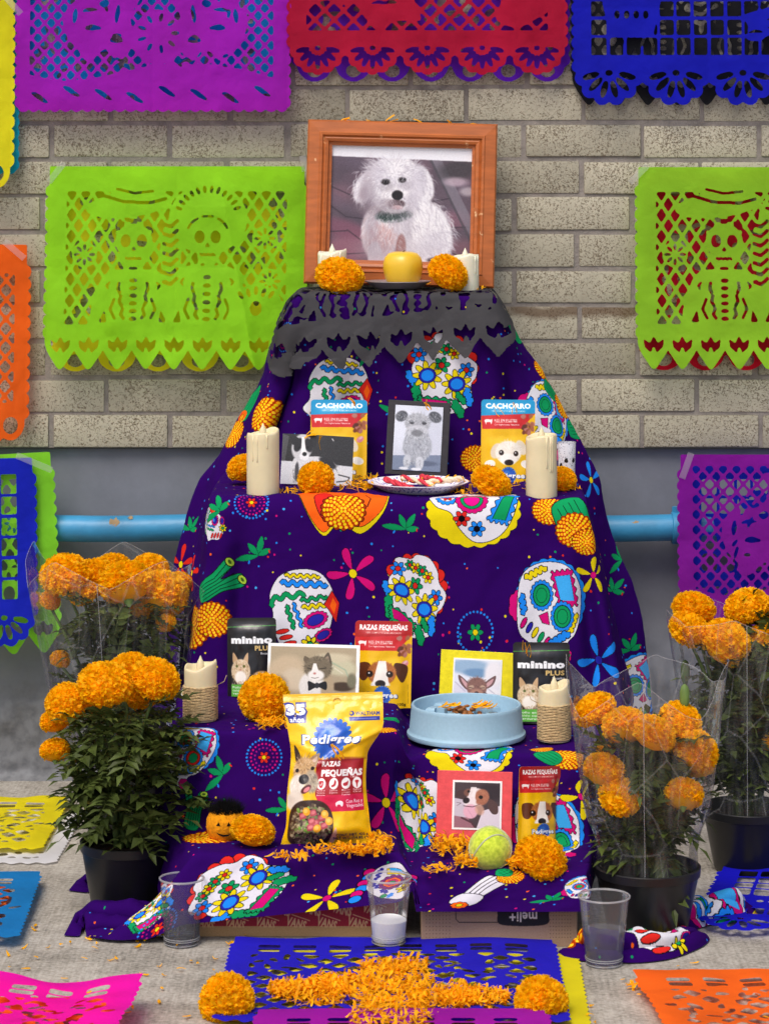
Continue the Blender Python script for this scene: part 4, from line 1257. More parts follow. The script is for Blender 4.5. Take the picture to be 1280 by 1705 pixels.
def lobes_style(p, seed=2):
    """big leafy cut-outs, for the papers on the pavement"""
    w, h = p.w, p.h; R_ = random.Random(seed)
    p.body(.012, .009)
    nb = int(w / .026)
    for k in range(nb): p.on([(w * k / nb, .013), (w * (k + 1) / nb, .013), (w * (k + .5) / nb, 0)])
    x0, x1, ya, yb = .028, w - .028, .040, h - .032
    p.lat(x0, ya, x1, yb, .042, .042, .010)
    m = .042
    # row of windows along the top
    p.on([(x0, yb - .055), (x1, yb - .055), (x1, yb + .002), (x0, yb + .002)])
    nw = int((x1 - x0) / .048)
    for k in range(nw):
        x = x0 + (x1 - x0) * (k + .5) / nw
        p.off([(x - .016, yb - .042), (x + .016, yb - .042), (x + .016, yb - .008), (x - .016, yb - .008)])
        p.cv.line([(x - .018, yb - .025), (x + .018, yb - .025)], .0045, (1,))
    for k in range(6):
        fx = x0 + (x1 - x0) * (k + .5) / 6; fy = ya + (yb - ya) * R_.uniform(.15, .75)
        p.on(head([(fx + .04 * R_.uniform(.6, 1.1) * math.cos(a * .7), fy + .05 * R_.uniform(.6, 1.1) * math.sin(a * .7)) for a in range(9)], 4))
        for a in range(10):
            t = R_.uniform(0, 2 * PI); rr = R_.uniform(.01, .045)
            p.eoff(fx + rr * math.cos(t), fy + rr * 1.2 * math.sin(t), R_.uniform(.006, .014), .0045, t + .6)

_mk = {}
def paper_mat(col):
    if col not in _mk:
        _mk[col] = sheet_mat('tissue_paper', rgb(*col), transl=.42, rough=.8, var=.14, nscale=9, bump=.9, bscale=38)
    return _mk[col]
M_TAPE = clear_mat('tape_film', haze=.30, rough=.25, gloss=.5)

PAPERS = {}
def paper_mesh(style, w, h, col, shape, cell=.0026, key=None):
    """shape(x,y)-> (X,Y,Z) world offset of a point of the sheet"""
    k = (style.__name__, round(w, 3), round(h, 3), cell) if key is None else key
    if k not in PAPERS:
        p = Pic(w, h, cell); style(p)
        V, Fc = contour_mesh(p.field(), cell)
        PAPERS[k] = (V - p.pad - cell * .5, Fc)
    V, Fc = PAPERS[k]
    P = shape(V[:, 0], V[:, 1])
    return mesh('cut_paper', P, Fc, paper_mat(col), True)

def hang_shape(w, h, amp=.006, seed=0, curl=.02, lift=0.0, skew=0.0, fold=0.0):
    """sheet hanging in front of the wall: local x, y(towards street negative), z"""
    def f(x, y):
        t = 1 - y / h
        d = amp * 2.6 * vnoise(x * 6 + seed * 3.1, y * 2.5 + seed) + amp * .9 * np.abs(vnoise(x * 9 + y * 7 + seed, y * 3 - x * 4 + seed)) * 2 + amp * 1.2 * vnoise(x * 16 + seed, y * 9 + seed * 2) + amp * .5 * vnoise(x * 40 + seed, y * 34)
        d = d + .005 * np.abs(np.sin(PI * 2 * x / w)) ** .6 + .003 * np.abs(np.sin(PI * 2 * y / h)) ** .6
        if fold:  # diagonal ridge added so the sheet shades darker past it
            s_ = x - (.66 * w + .16 * w * (1 - y / h))
            d = d + fold * np.where(s_ > 0, np.exp(-s_ / .045), np.exp(s_ / .10)) * np.clip((1 - y / h) * 5, 0, 1)
        out = -lift - curl * t ** 2 - d * (.35 + .65 * t)
        return np.stack([x + skew * t, out, y - h], 1)
    return f

def add_tape(parent, x, z, L, ang, w=.012, y=-.004):
    bm = bmesh.new()
    n = 8
    q = []
    for k in range(n + 1):
        t = k / n - .5
        for s_ in (-.5, .5):
            q.append(bm.verts.new((t * L * math.cos(ang) - s_ * w * math.sin(ang), y - .0012 * math.cos(t * PI), t * L * math.sin(ang) + s_ * w * math.cos(ang))))
    for k in range(n): bm.faces.new((q[2 * k], q[2 * k + 1], q[2 * k + 3], q[2 * k + 2]))
    bmesh.ops.translate(bm, vec=(x, 0, z), verts=bm.verts)
    return link_obj('tape', bm_mesh('tape', bm, M_TAPE), parent)

def hung(px0, py0, px1, py1, D, style, col, label, seed, cell=.0026, amp=.006, curl=.02, tapes=(), skew=0.0, name='cut_paper_banner', group=None, rot=0.0, fold=0.0):
    a = at(px0, py0, D); b = at(px1, py1, D)
    w, h = b.x - a.x, a.z - b.z
    e = empty(name, (a.x, a.y, a.z), label, 'paper banner', group or 'cut paper banners taped to the wall')
    e.rotation_euler = (0, rot, 0)
    o = link_obj('sheet', paper_mesh(style, w, h, col, hang_shape(w, h, amp, seed, curl, 0, skew, fold), cell), e)
    for (tx, ty, L, an) in tapes:
        q = at(tx, ty, D)
        add_tape(e, q.x - a.x, q.z - a.z, L, math.radians(an))
    return e

BLUE_ = (28, 32, 206); GREEN_ = (150, 222, 34); YELLOW_ = (240, 226, 28); MAGENTA_ = (172, 22, 186); REDP_ = (186, 12, 56); CYAN_ = (20, 130, 204); VIOLET_ = (88, 22, 178); BLACK_ = (30, 30, 34); ORANGE_ = (250, 104, 22); PINK_ = (240, 16, 178)
def sk(p): skeleton_style(p)
def an(p): animal_style(p, 3)
def an2(p): animal_style(p, 8)
def ro(p): rosette_style(p, 4)
def ro2(p): rosette_style(p, 9)
def gr(p): rosette_style(p, 6, True)
def stp(p): strip_style(p)
def back_style(p, seed):
    w, h = p.w, p.h; R_ = random.Random(seed)
    n = max(3, int(round(w / .075))); d = w / n
    p.body(.03, .011)
    for k in range(n):
        p.eon(d * (k + .5), .032, d * .46, .032); p.eoff(d * (k + .5), .02, d * .2, .012)
    for k in range(170):
        x, y = R_.uniform(.03, w - .03), R_.uniform(.07, h - .03)
        p.eoff(x, y, R_.uniform(.008, .017), R_.uniform(.004, .008), R_.uniform(0, PI))
def bak(p): back_style(p, 5)
def bak2(p): back_style(p, 6)
def lob(p): lobes_style(p, 2)
def lob2(p): lobes_style(p, 11)

FR, BK = 4.965, 4.982     # front and rear sheets
hung(-330, -60, 20, 322, FR, stp, YELLOW_, 'yellow cut paper banner with looped edge, cut off at the top corner', 1, tapes=((22, 8, .055, -48),), amp=.004)
hung(-300, -70, 30, 290, BK, an2, (10, 150, 190), 'cyan cut paper banner peeping out behind the yellow one', 2, cell=.004)
hung(32, -150, 479, 187, FR, an, MAGENTA_, 'magenta cut paper banner of animals above the picture frame wall', 3, amp=.005, curl=.012)
hung(30, -140, 474, 184, BK, bak, (16, 150, 226), 'blue cut paper banner seen through the holes of the magenta one', 4, cell=.004, amp=.003, curl=.004)
hung(484, -170, 938, 126, FR, ro2, REDP_, 'crimson cut paper banner with rosette edge above the framed portrait', 5, amp=.007, curl=.018, rot=0.0)
hung(492, -150, 942, 136, BK, bak2, (100, 26, 200), 'violet cut paper banner showing below the crimson rosettes', 6, cell=.004, amp=.003, curl=.004)
hung(957, -150, 1400, 176, FR, gr, (16, 22, 196), 'deep blue cut paper banner with square lattice and rosettes', 7, amp=.006, curl=.015)
hung(955, -150, 1396, 176, BK, sk, BLACK_, 'black cut paper banner with pointed edge behind the deep blue one', 8, cell=.004, amp=.003, curl=.004)
hung(84, 277, 507, 613, FR, sk, GREEN_, 'lime green cut paper banner of two skeletons beside the framed portrait', 9, amp=.009, curl=.028, tapes=((95, 287, .046, 52), (506, 272, .03, 100)), skew=-.004, cell=.0024, fold=.034)
hung(92, 284, 505, 618, BK, bak, YELLOW_, 'yellow cut paper banner behind the lime skeleton one', 10, cell=.004, amp=.003, curl=.003)
hung(1062, 278, 1485, 613, FR, sk, (146, 208, 42), 'lime green skeleton cut paper banner cut off by the picture edge', 11, amp=.006, curl=.02, tapes=((1062, 290, .046, 45),), cell=.0024)
hung(1070, 286, 1480, 616, BK, bak2, (204, 8, 44), 'red cut paper banner behind the cropped lime one', 12, cell=.004, amp=.003, curl=.003)
hung(-370, 403, 46, 737, FR, stp, ORANGE_, 'orange cut paper banner taped below the yellow one', 13, tapes=((25, 412, .05, -40),), amp=.005, curl=.014, rot=.01)
hung(-340, 770, 54, 1082, 4.905, gr, (20, 36, 206), 'blue cut paper banner with scalloped side over a lime one', 14, tapes=((58, 778, .072, -24),), amp=.006, curl=.016, rot=-.02)
hung(-320, 772, 84, 1106, 4.922, sk, (140, 226, 50), 'lime cut paper banner sticking out behind the low blue one', 15, cell=.0036, amp=.006, curl=.004, rot=-.05)
hung(1132, 757, 1560, 1040, 4.90, an2, (140, 16, 158), 'purple cut paper banner taped over the blue pipe end', 16, tapes=((1142, 775, .05, 70),), amp=.006, curl=.02)
hung(1140, 770, 1556, 1030, 4.92, gr, (24, 40, 196), 'blue cut paper banner glimpsed through the purple lattice over the pipe', 17, cell=.004, amp=.003, curl=.004)

# ---- papers lying on the pavement
def floor_paper(corner, xdir_deg, w, h, style, col, label, seed, z=.005, cell=.003, amp=.004, flip=False):
    """corner: far left corner on the pavement; sheet runs to the right and towards the camera"""
    a = math.radians(xdir_deg)
    ca, sa = math.cos(a), math.sin(a)
    e = empty('cut_paper_sheet', (corner.x, corner.y, 0), label, 'paper sheet', 'cut paper sheets on the pavement')
    def f(x, y):
        yy = y - h
        X = x * ca - yy * sa; Y = x * sa + yy * ca
        d = amp * (1 + 2 * vnoise(x * 8 + seed, y * 8)) + amp * .8 * vnoise(x * 22, y * 22 + seed)
        return np.stack([X, Y, np.maximum(z + d, z * .6)], 1)
    link_obj('sheet', paper_mesh(style, w, h, col, f, cell), e)
    return e
floor_paper(gnd(392, 1572), -.6, .468, .40, lob, (38, 28, 206), 'blue cut paper sheet under the petal cross in front of the boxes', 1, z=.007)
floor_paper(gnd(404, 1586), -1.2, .486, .36, lob2, YELLOW_, 'yellow cut paper sheet under the blue one below the petal cross', 2, z=.003, cell=.004, amp=.001)
floor_paper(gnd(-300, 1340), -1.0, .452, .36, lob, (236, 220, 24), 'yellow cut paper sheet beside the bare marigold pot', 3, z=.009, amp=.006)
floor_paper(gnd(-290, 1352), -1.5, .462, .36, lob2, (232, 232, 236), 'white paper sheet under the yellow one beside the bare marigold pot', 4, z=.003, cell=.004, amp=.0015)
floor_paper(gnd(-330, 1476), 1.5, .382, .36, lob, (24, 128, 200), 'cyan blue cut paper sheet nearer than the yellow one', 5, z=.015, amp=.004)
floor_paper(gnd(-330, 1490), 1.5, .33, .34, lob2, ORANGE_, 'orange cut paper sheet seen through the cyan one', 6, z=.010, cell=.004, amp=.001)
floor_paper(gnd(-190, 1668), -5, .36, .3, lob, (244, 10, 178), 'hot pink cut paper sheet at the near corner', 7, z=.03, amp=.012)
floor_paper(gnd(-180, 1680), -5, .32, .3, lob2, ORANGE_, 'orange cut paper sheet under the hot pink one', 8, z=.02, cell=.004, amp=.002)
floor_paper(gnd(430, 1703), 0, .385, .36, lob2, (168, 14, 170), 'magenta cut paper sheet edge between the two loose marigold heads', 9, z=.018, cell=.004, amp=.001)
floor_paper(gnd(1205, 1456), -14, .47, .36, gr, (20, 16, 206), 'deep blue cut paper sheet beside the wrapped marigold pots', 10, z=.006, amp=.006)
floor_paper(gnd(1052, 1640), 7, .42, .3, lob2, (252, 108, 26), 'orange cut paper sheet in front of the wrapped pot', 11, z=.008, amp=.008)
# ================================================================== PRINTS OF THE PACKS AND PHOTOGRAPHS (unit square, y up, drawn here)
def canvas(w, h, px=420, bg=(1, 1, 1)):
    cv = Cv(w, h, px / max(w, h), bg); return cv
class N:
    """normalised drawing: x 0..1 from the left, y 0..1 from the top"""
    def __init__(s, w, h, px, bg):
        s.w, s.h = w, h; s.cv = canvas(w, h, px, bg); s.r = random.Random(int(w * 1000 + h * 77))
    def q(s, x, y): return (x * s.w, (1 - y) * s.h)
    def soft(s, x, y, rx, ry, col, rot=0, edge=.35, alpha=1.0, pw=2.0):
        X, Y = s.q(x, y); s.cv.soft(X, Y, rx * s.w, ry * s.w, C(*col), rot, edge, alpha, pw)
    def fur(s, x, y, rx, ry, n, ln, w, cols, ang=None, spread=.5, alpha=.55, rot=0):
        X, Y = s.q(x, y); s.cv.fur(X, Y, rx * s.w, ry * s.w, n, ln * s.w, w * s.w, [C(*c) for c in cols], s.r, ang, spread, rot, alpha)
    def poly(s, pts, col, alpha=1.0): s.cv.poly([s.q(*p) for p in pts], C(*col), alpha)
    def hd(s, pts, col, alpha=1.0): s.cv.poly(head([s.q(*p) for p in pts], 6), C(*col), alpha)
    def line(s, pts, w, col, alpha=1.0): s.cv.line([s.q(*p) for p in pts], w * s.w, C(*col), alpha)
    def text(s, t, x, y, h, col, width=None, bold=0.0, rot=0.0, align='C', shear=0.0):
        X, Y = s.q(x, y); s.cv.text(t, X, Y, h * s.h, C(*col), None if width is None else width * s.w, bold, rot, shear, align)
    def img(s, name, grain=.05, soft=.9):
        s.cv.blur(soft); s.cv.speck(grain, 3, 2); return s.cv.image(name)

def art_fluffy():
    n = N(.236, .188, 640, C(92, 78, 90))
    R_ = n.r
    for k in range(60): n.soft(R_.random(), R_.random(), R_.uniform(.05, .16), R_.uniform(.03, .08), R_.choice([(104, 84, 98), (82, 70, 82), (122, 92, 106), (72, 64, 76), (96, 84, 100)]), R_.uniform(-.6, .6), 1.2, .5)
    n.soft(.15, .88, .22, .1, (150, 98, 116), .2, 1, .8); n.soft(.1, .72, .16, .06, (124, 78, 98), -.2, 1, .8); n.soft(.92, .92, .2, .1, (124, 86, 98), 0, 1, .7); n.soft(.88, .62, .12, .06, (128, 90, 106), 0, 1, .7)
    for a in (((0, .36), (.2, .46), (.3, .55)), ((0, .52), (.12, .62), (.3, .64)), ((.13, .73), (.28, .86)), ((0, .75), (.13, .74)), ((0, .95), (.3, .92)), ((.62, .5), (.85, .44)), ((.74, .7), (1, .68)), ((.8, .86), (1, .98))): n.line(a, .008, (52, 42, 52), .7)
    n.poly([(.70, .12), (.78, .12), (1, .62), (1, .78)], (124, 118, 130), .75); n.poly([(.695, .12), (.712, .12), (1, .80), (1, .84)], (74, 70, 78), .8)
    n.soft(.9, .2, .14, .07, (58, 54, 58), .1, 1, .8); n.soft(.88, .3, .08, .03, (196, 176, 190), 0, 1, .7); n.soft(.97, .38, .06, .03, (190, 180, 188), 0, 1, .7)
    wf = [(240, 240, 244), (218, 216, 224), (196, 191, 204), (172, 166, 180)]
    n.soft(.66, .76, .2, .25, (228, 226, 232), .35, .15); n.fur(.68, .74, .2, .24, 520, .07, .004, wf, -1.0, .5)
    n.soft(.36, .75, .13, .2, (212, 200, 206), 0, .2); n.fur(.36, .72, .13, .18, 260, .06, .004, wf + [(196, 160, 160)], -1.6, .5)
    n.soft(.36, .80, .09, .1, (186, 150, 152), 0, .9, .6); n.fur(.38, .78, .1, .12, 150, .05, .004, [(206, 160, 160), (180, 120, 116), (232, 214, 216)], -1.5, .6)
    n.soft(.51, .88, .035, .1, (128, 58, 44), 0, .3); n.soft(.33, .95, .05, .1, (206, 202, 212), 0, .3); n.soft(.66, .95, .05, .1, (228, 228, 236), 0, .3); n.soft(.8, .92, .05, .04, (232, 232, 238), 0, .3); n.soft(.76, .97, .07, .02, (60, 50, 56), 0, .5)
    n.fur(.8, .82, .06, .1, 100, .05, .004, wf, -.6, .6)
    n.soft(.45, .6, .13, .05, (52, 70, 66), .1, .3); n.fur(.45, .64, .12, .04, 110, .05, .004, wf, -1.57, .6); n.soft(.44, .6, .1, .03, (40, 56, 54), .1, .5)
    n.soft(.25, .36, .07, .12, (216, 210, 218), -.5, .25); n.fur(.23, .36, .07, .11, 140, .06, .004, wf, -2.0, .5); n.soft(.65, .32, .07, .13, (226, 224, 230), .35, .25); n.fur(.66, .33, .06, .12, 140, .06, .004, wf, -1.2, .5)
    n.soft(.455, .33, .19, .2, (234, 232, 238), 0, .12); n.fur(.455, .24, .19, .11, 420, .08, .004, wf, None, .7); n.fur(.45, .4, .17, .12, 330, .06, .004, wf, -1.5, .8)
    n.soft(.24, .42, .03, .05, (150, 130, 140), 0, 1, .6); n.soft(.47, .44, .11, .07, (240, 238, 242), 0, .4); n.fur(.38, .46, .07, .05, 110, .06, .004, wf, -2.4, .5); n.fur(.56, .46, .07, .05, 110, .06, .004, wf, -.7, .5)
    n.fur(.44, .25, .12, .03, 60, .05, .003, wf, -1.4, .5); n.soft(.39, .315, .034, .022, (34, 28, 32), 0, .4); n.soft(.505, .295, .03, .02, (34, 28, 32), 0, .4); n.fur(.44, .272, .12, .006, 34, .03, .003, wf, -1.3, .3)
    n.soft(.47, .5, .06, .03, (70, 50, 56), 0, .5); n.soft(.475, .53, .04, .015, (214, 180, 186), 0, .5); n.soft(.475, .425, .04, .034, (28, 24, 28), 0, .2); n.soft(.465, .415, .014, .008, (96, 92, 98), 0, .6)
    n.poly([(0, 0), (1, 0), (1, .125), (0, .105)], (232, 232, 240))
    n.cv.blur(1.3)
    for x, y, rx, ry, c, al in ((.27, .40, .05, .09, (140, 128, 142), .6), (.34, .24, .06, .08, (196, 190, 204), .6), (.40, .36, .05, .03, (150, 142, 152), .6), (.53, .34, .05, .03, (160, 152, 164), .5), (.58, .48, .05, .05, (190, 184, 196), .5), (.42, .5, .06, .03, (160, 146, 152), .6), (.30, .70, .05, .12, (160, 150, 164), .6), (.50, .74, .05, .1, (176, 168, 182), .5), (.74, .84, .1, .08, (196, 192, 206), .5), (.64, .30, .03, .1, (176, 170, 186), .5)):
        n.soft(x, y, rx, ry, c, 0, 1.3, al)
    # form shading of the photographed dog
    for x, y, rx, ry, c, al in ((.30, .5, .1, .06, (150, 138, 150), .45), (.4, .56, .16, .03, (120, 108, 118), .5), (.56, .66, .03, .2, (170, 162, 176), .5), (.27, .3, .04, .14, (176, 166, 178), .5), (.60, .36, .03, .14, (196, 190, 204), .5), (.34, .9, .14, .08, (150, 134, 146), .5), (.62, .9, .14, .06, (190, 184, 196), .5)):
        n.soft(x, y, rx, ry, c, 0, 1.4, al)
    wf2 = wf + [(180, 172, 186), (160, 150, 164)]
    n.fur(.455, .24, .2, .12, 420, .045, .0018, wf2, None, .9, .5); n.fur(.66, .72, .2, .24, 460, .05, .0018, wf2, -1.0, .6, .5); n.fur(.36, .74, .12, .18, 260, .045, .0018, wf2, -1.6, .6, .5); n.fur(.46, .42, .16, .1, 260, .04, .0018, wf2, -1.6, .8, .5)
    n.soft(.39, .318, .026, .017, (34, 28, 32), 0, .6); n.soft(.505, .298, .024, .015, (34, 28, 32), 0, .6); n.soft(.475, .428, .036, .03, (30, 26, 30), 0, .4)
    n.fur(.44, .29, .12, .012, 40, .035, .002, wf, -1.4, .5, .5)
    return n.img('portrait_fluffy_dog', .07, .7)

def art_bw_dog():
    n = N(.122, .086, 300, C(44, 44, 46))
    n.poly([(0, .54), (1, .60), (1, 1), (0, 1)], (206, 208, 214)); n.poly([(0, .0), (.09, .05), (.05, .55), (0, .55)], (96, 96, 100), .6); n.w *= 1.12; n.h *= 1.12
    g = [(240, 240, 242), (190, 190, 194), (70, 70, 74), (30, 30, 34), (220, 220, 224)]
    n.hd([(.12, .95), (.14, .6), (.2, .52), (.36, .5), (.5, .5), (.66, .6), (.78, .74), (.86, .84), (.7, .9), (.5, .84), (.36, .78), (.3, .98)], (210, 210, 214)); n.fur(.5, .66, .22, .08, 200, .05, .004, g, -.5, .4); n.fur(.2, .8, .06, .12, 120, .06, .004, g, -1.5, .3)
    n.soft(.58, .6, .12, .05, (40, 40, 44), -.5, .4); n.line([(.72, .8), (.86, .84), (.84, .9), (.7, .93)], .015, (60, 60, 64)); n.soft(.2, .78, .025, .12, (70, 70, 74), 0, .4)
    n.soft(.25, .34, .13, .17, (196, 196, 200), -.15, .2); n.hd([(.13, .3), (.1, .14), (.2, .18), (.2, .28)], (36, 36, 40)); n.hd([(.33, .22), (.4, .12), (.42, .3), (.36, .34)], (36, 36, 40))
    n.soft(.2, .3, .05, .09, (34, 34, 38), -.3, .3); n.soft(.33, .3, .05, .09, (34, 34, 38), .3, .3); n.poly([(.24, .16), (.27, .16), (.31, .48), (.24, .5)], (236, 236, 238)); n.soft(.28, .5, .06, .05, (226, 226, 230), 0, .3); n.soft(.285, .46, .028, .025, (18, 18, 20), 0, .3)
    n.soft(.21, .35, .012, .012, (8, 8, 10), 0, .3); n.soft(.32, .34, .012, .012, (8, 8, 10), 0, .3); n.line([(.62, .16), (.64, .2)], .01, (220, 220, 224))
    return n.img('photo_bw_dog', .1, 1.0)

def art_schnauzer():
    n = N(.082, .112, 300, C(206, 210, 224))
    n.poly([(0, .78), (1, .74), (1, 1), (0, 1)], (124, 136, 160)); n.soft(.2, .3, .3, .5, (226, 230, 242), 0, 1, .7); n.soft(.6, .88, .34, .06, (96, 106, 128), 0, .6)
    g = [(222, 224, 230), (170, 174, 182), (140, 144, 152), (196, 200, 208), (112, 114, 122)]
    n.soft(.5, .62, .3, .34, (168, 172, 182), 0, .2); n.fur(.5, .62, .3, .34, 420, .08, .008, g, -1.5, .5)
    n.soft(.3, .86, .08, .14, (196, 200, 208), 0, .3); n.soft(.56, .88, .09, .14, (206, 210, 218), 0, .3); n.fur(.45, .88, .2, .1, 120, .07, .008, g, -1.5, .4); n.soft(.24, .97, .1, .03, (226, 228, 234), 0, .3); n.soft(.5, .975, .11, .03, (232, 234, 240), 0, .3)
    n.soft(.14, .17, .13, .11, (78, 80, 88), .5, .3); n.soft(.84, .16, .14, .11, (78, 80, 88), -.5, .3); n.fur(.14, .17, .12, .1, 60, .06, .008, g[2:], -2, .6); n.fur(.84, .16, .12, .1, 60, .06, .008, g[2:], -1, .6)
    n.soft(.48, .27, .26, .22, (172, 174, 182), 0, .2); n.fur(.48, .24, .26, .16, 220, .09, .008, g, None, .6); n.soft(.48, .4, .24, .14, (196, 198, 206), 0, .3); n.fur(.48, .42, .24, .12, 240, .1, .008, g, -1.57, .6)
    n.soft(.48, .42, .12, .07, (124, 126, 132), 0, .6); n.soft(.36, .26, .05, .035, (64, 64, 70), 0, .5); n.soft(.62, .26, .05, .035, (64, 64, 70), 0, .5); n.fur(.36, .22, .08, .03, 40, .06, .008, g, -2.2, .4); n.fur(.62, .22, .08, .03, 40, .06, .008, g, -.9, .4)
    return n.img('photo_schnauzer', .08)

def art_cat():
    n = N(.151, .098, 420, C(246, 246, 246))
    n.poly([(.03, .05), (.965, .05), (.965, .97), (.03, .97)], (172, 156, 128))
    R_ = n.r
    def inside(f): f()
    n.soft(.2, .45, .2, .16, (196, 176, 146), .3, .5); n.soft(.3, .6, .14, .12, (206, 190, 164), -.4, .6); n.soft(.75, .35, .22, .1, (196, 190, 158), -.2, .5); n.soft(.72, .22, .2, .05, (202, 190, 160), 0, .8); n.line([(.55, .38), (.7, .3), (.85, .42), (.9, .6)], .016, (166, 178, 150)); n.line([(.56, .42), (.7, .36), (.82, .48)], .012, (214, 208, 184))
    n.soft(.12, .7, .1, .1, (150, 128, 100), 0, .8); n.soft(.82, .7, .13, .05, (70, 54, 40), 0, .5); n.soft(.92, .6, .05, .08, (120, 116, 92), 0, .6); n.poly([(.03, .86), (.5, .86), (.97, .82), (.965, .97), (.03, .97)], (132, 116, 94)); n.fur(.5, .92, .45, .04, 260, .04, .004, [(170, 156, 132), (96, 82, 64), (200, 188, 166)], 0, .7)
    n.soft(.5, .72, .15, .17, (226, 222, 216), .2, .2); n.fur(.5, .72, .14, .16, 160, .04, .004, [(246, 244, 240), (214, 208, 200)], -1.5, .5); n.soft(.66, .74, .07, .14, (176, 156, 126), -.1, .4)
    n.hd([(.40, .3), (.405, .2), (.5, .3)], (104, 92, 74)); n.hd([(.6, .28), (.66, .13), (.7, .36)], (92, 82, 68)); n.hd([(.62, .27), (.655, .19), (.67, .32)], (150, 130, 110))
    n.soft(.55, .4, .15, .13, (116, 104, 84), -.1, .2); n.fur(.56, .38, .15, .12, 160, .04, .004, [(86, 76, 60), (150, 136, 110), (64, 56, 46)], None, .6)
    n.poly([(.5, .32), (.53, .32), (.58, .56), (.46, .58)], (240, 236, 230)); n.soft(.53, .52, .09, .06, (236, 232, 226), 0, .4); n.soft(.515, .49, .016, .012, (196, 128, 120), 0, .3); n.line([(.43, .4), (.48, .42)], .008, (40, 34, 28)); n.line([(.57, .41), (.64, .39)], .008, (40, 34, 28)); n.line([(.48, .56), (.52, .57), (.56, .555)], .005, (90, 70, 60))
    n.hd([(.45, .72), (.45, .62), (.54, .665), (.64, .62), (.645, .76), (.55, .715), (.46, .78)], (26, 26, 30)); n.soft(.545, .69, .025, .03, (46, 46, 52), 0, .3)
    return n.img('photo_cat_bow_tie')

def art_chihuahua():
    n = N(.078, .078, 280, C(226, 228, 240))
    n.soft(.3, .15, .5, .16, (150, 178, 206), 0, .6); n.soft(.5, .28, .3, .1, (112, 148, 186), 0, .6); n.soft(.85, .3, .2, .3, (236, 232, 238), 0, .6); n.soft(.15, .75, .3, .25, (222, 218, 232), .4, .5); n.soft(.8, .8, .3, .2, (238, 236, 242), 0, .5)
    n.line([(.02, .5), (.25, .7)], .03, (190, 186, 206), .8); n.line([(.75, .62), (1, .8)], .03, (200, 196, 210), .8)
    n.hd([(.36, .56), (.1, .34), (.12, .5), (.28, .66)], (112, 84, 84)); n.hd([(.32, .56), (.15, .40), (.18, .5), (.28, .62)], (206, 160, 164)); n.hd([(.66, .5), (.9, .32), (.86, .52), (.7, .62)], (112, 84, 84)); n.hd([(.69, .52), (.85, .39), (.82, .5), (.71, .59)], (206, 160, 164))
    n.soft(.5, .6, .22, .22, (138, 100, 92), 0, .2); n.fur(.5, .5, .2, .14, 160, .05, .008, [(112, 80, 74), (150, 110, 100), (96, 70, 66)], None, .6); n.soft(.5, .74, .15, .11, (176, 132, 116), 0, .4); n.soft(.38, .6, .06, .045, (190, 160, 140), .3, .5); n.soft(.63, .59, .06, .045, (190, 160, 140), -.3, .5); n.line([(.33, .61), (.42, .62)], .014, (60, 40, 40)); n.line([(.58, .61), (.67, .6)], .014, (60, 40, 40)); n.soft(.5, .72, .045, .035, (84, 58, 58), 0, .3); n.line([(.42, .83), (.5, .81), (.58, .83)], .012, (110, 74, 70)); n.soft(.5, .96, .4, .1, (236, 234, 242), 0, .4); n.soft(.72, .8, .05, .12, (96, 74, 76), .5, .4)
    return n.img('photo_chihuahua')

def art_terrier():
    n = N(.083, .083, 280, C(72, 58, 64))
    n.soft(.8, .2, .3, .2, (50, 40, 46), 0, .8); n.poly([(0, .35), (.3, .4), (.25, 1), (0, 1)], (196, 186, 200)); n.poly([(.62, .62), (1, .5), (1, 1), (.5, 1)], (216, 206, 218)); n.line([(.05, .45), (.15, .46), (.06, .52)], .012, (120, 104, 116)); n.poly([(0, .74), (.3, .78), (.45, 1), (0, 1)], (150, 104, 118)); n.line([(.16, .78), (.38, .88), (.46, .98)], .04, (80, 50, 60))
    n.hd([(.36, .2), (.1, .18), (.04, .32), (.22, .36)], (72, 52, 54)); n.hd([(.78, .36), (.94, .46), (.96, .66), (.84, .68), (.74, .52)], (84, 60, 60))
    n.soft(.48, .32, .2, .2, (228, 214, 216), .3, .2); n.soft(.6, .32, .16, .18, (168, 108, 84), -.3, .3); n.soft(.3, .22, .1, .08, (120, 80, 70), .3, .4); n.poly([(.36, .1), (.48, .1), (.44, .5), (.26, .46)], (238, 228, 230), .9); n.soft(.34, .42, .14, .11, (232, 218, 222), .3, .3); n.fur(.6, .3, .14, .16, 90, .05, .008, [(190, 130, 100), (140, 84, 66)], -.8, .5)
    n.soft(.26, .4, .075, .065, (40, 28, 34), .3, .25); n.soft(.58, .32, .045, .04, (30, 20, 22), 0, .3); n.soft(.31, .2, .03, .028, (30, 20, 22), 0, .3); n.soft(.36, .64, .16, .16, (222, 170, 190), .1, .25); n.line([(.3, .6), (.42, .78)], .01, (196, 140, 166)); n.line([(.2, .52), (.4, .54), (.56, .48)], .016, (86, 54, 64)); n.soft(.56, .6, .1, .12, (206, 160, 140), .4, .5, .8)
    return n.img('photo_terrier')

def meat(n, x, y, s, seed=1):
    R_ = random.Random(seed)
    for k in range(16):
        n.soft(x + R_.uniform(-.1, .1) * s, y + R_.uniform(-.11, .11) * s, .05 * s, .035 * s, R_.choice([(120, 60, 36), (150, 80, 50), (96, 46, 30), (166, 98, 70), (188, 120, 110)]), R_.uniform(0, 3), .4)
    n.soft(x + .01 * s, y + .19 * s, .07 * s, .05 * s, (226, 140, 150), .6, .3); n.soft(x + .02 * s, y + .17 * s, .04 * s, .02 * s, (246, 196, 196), .6, .5)

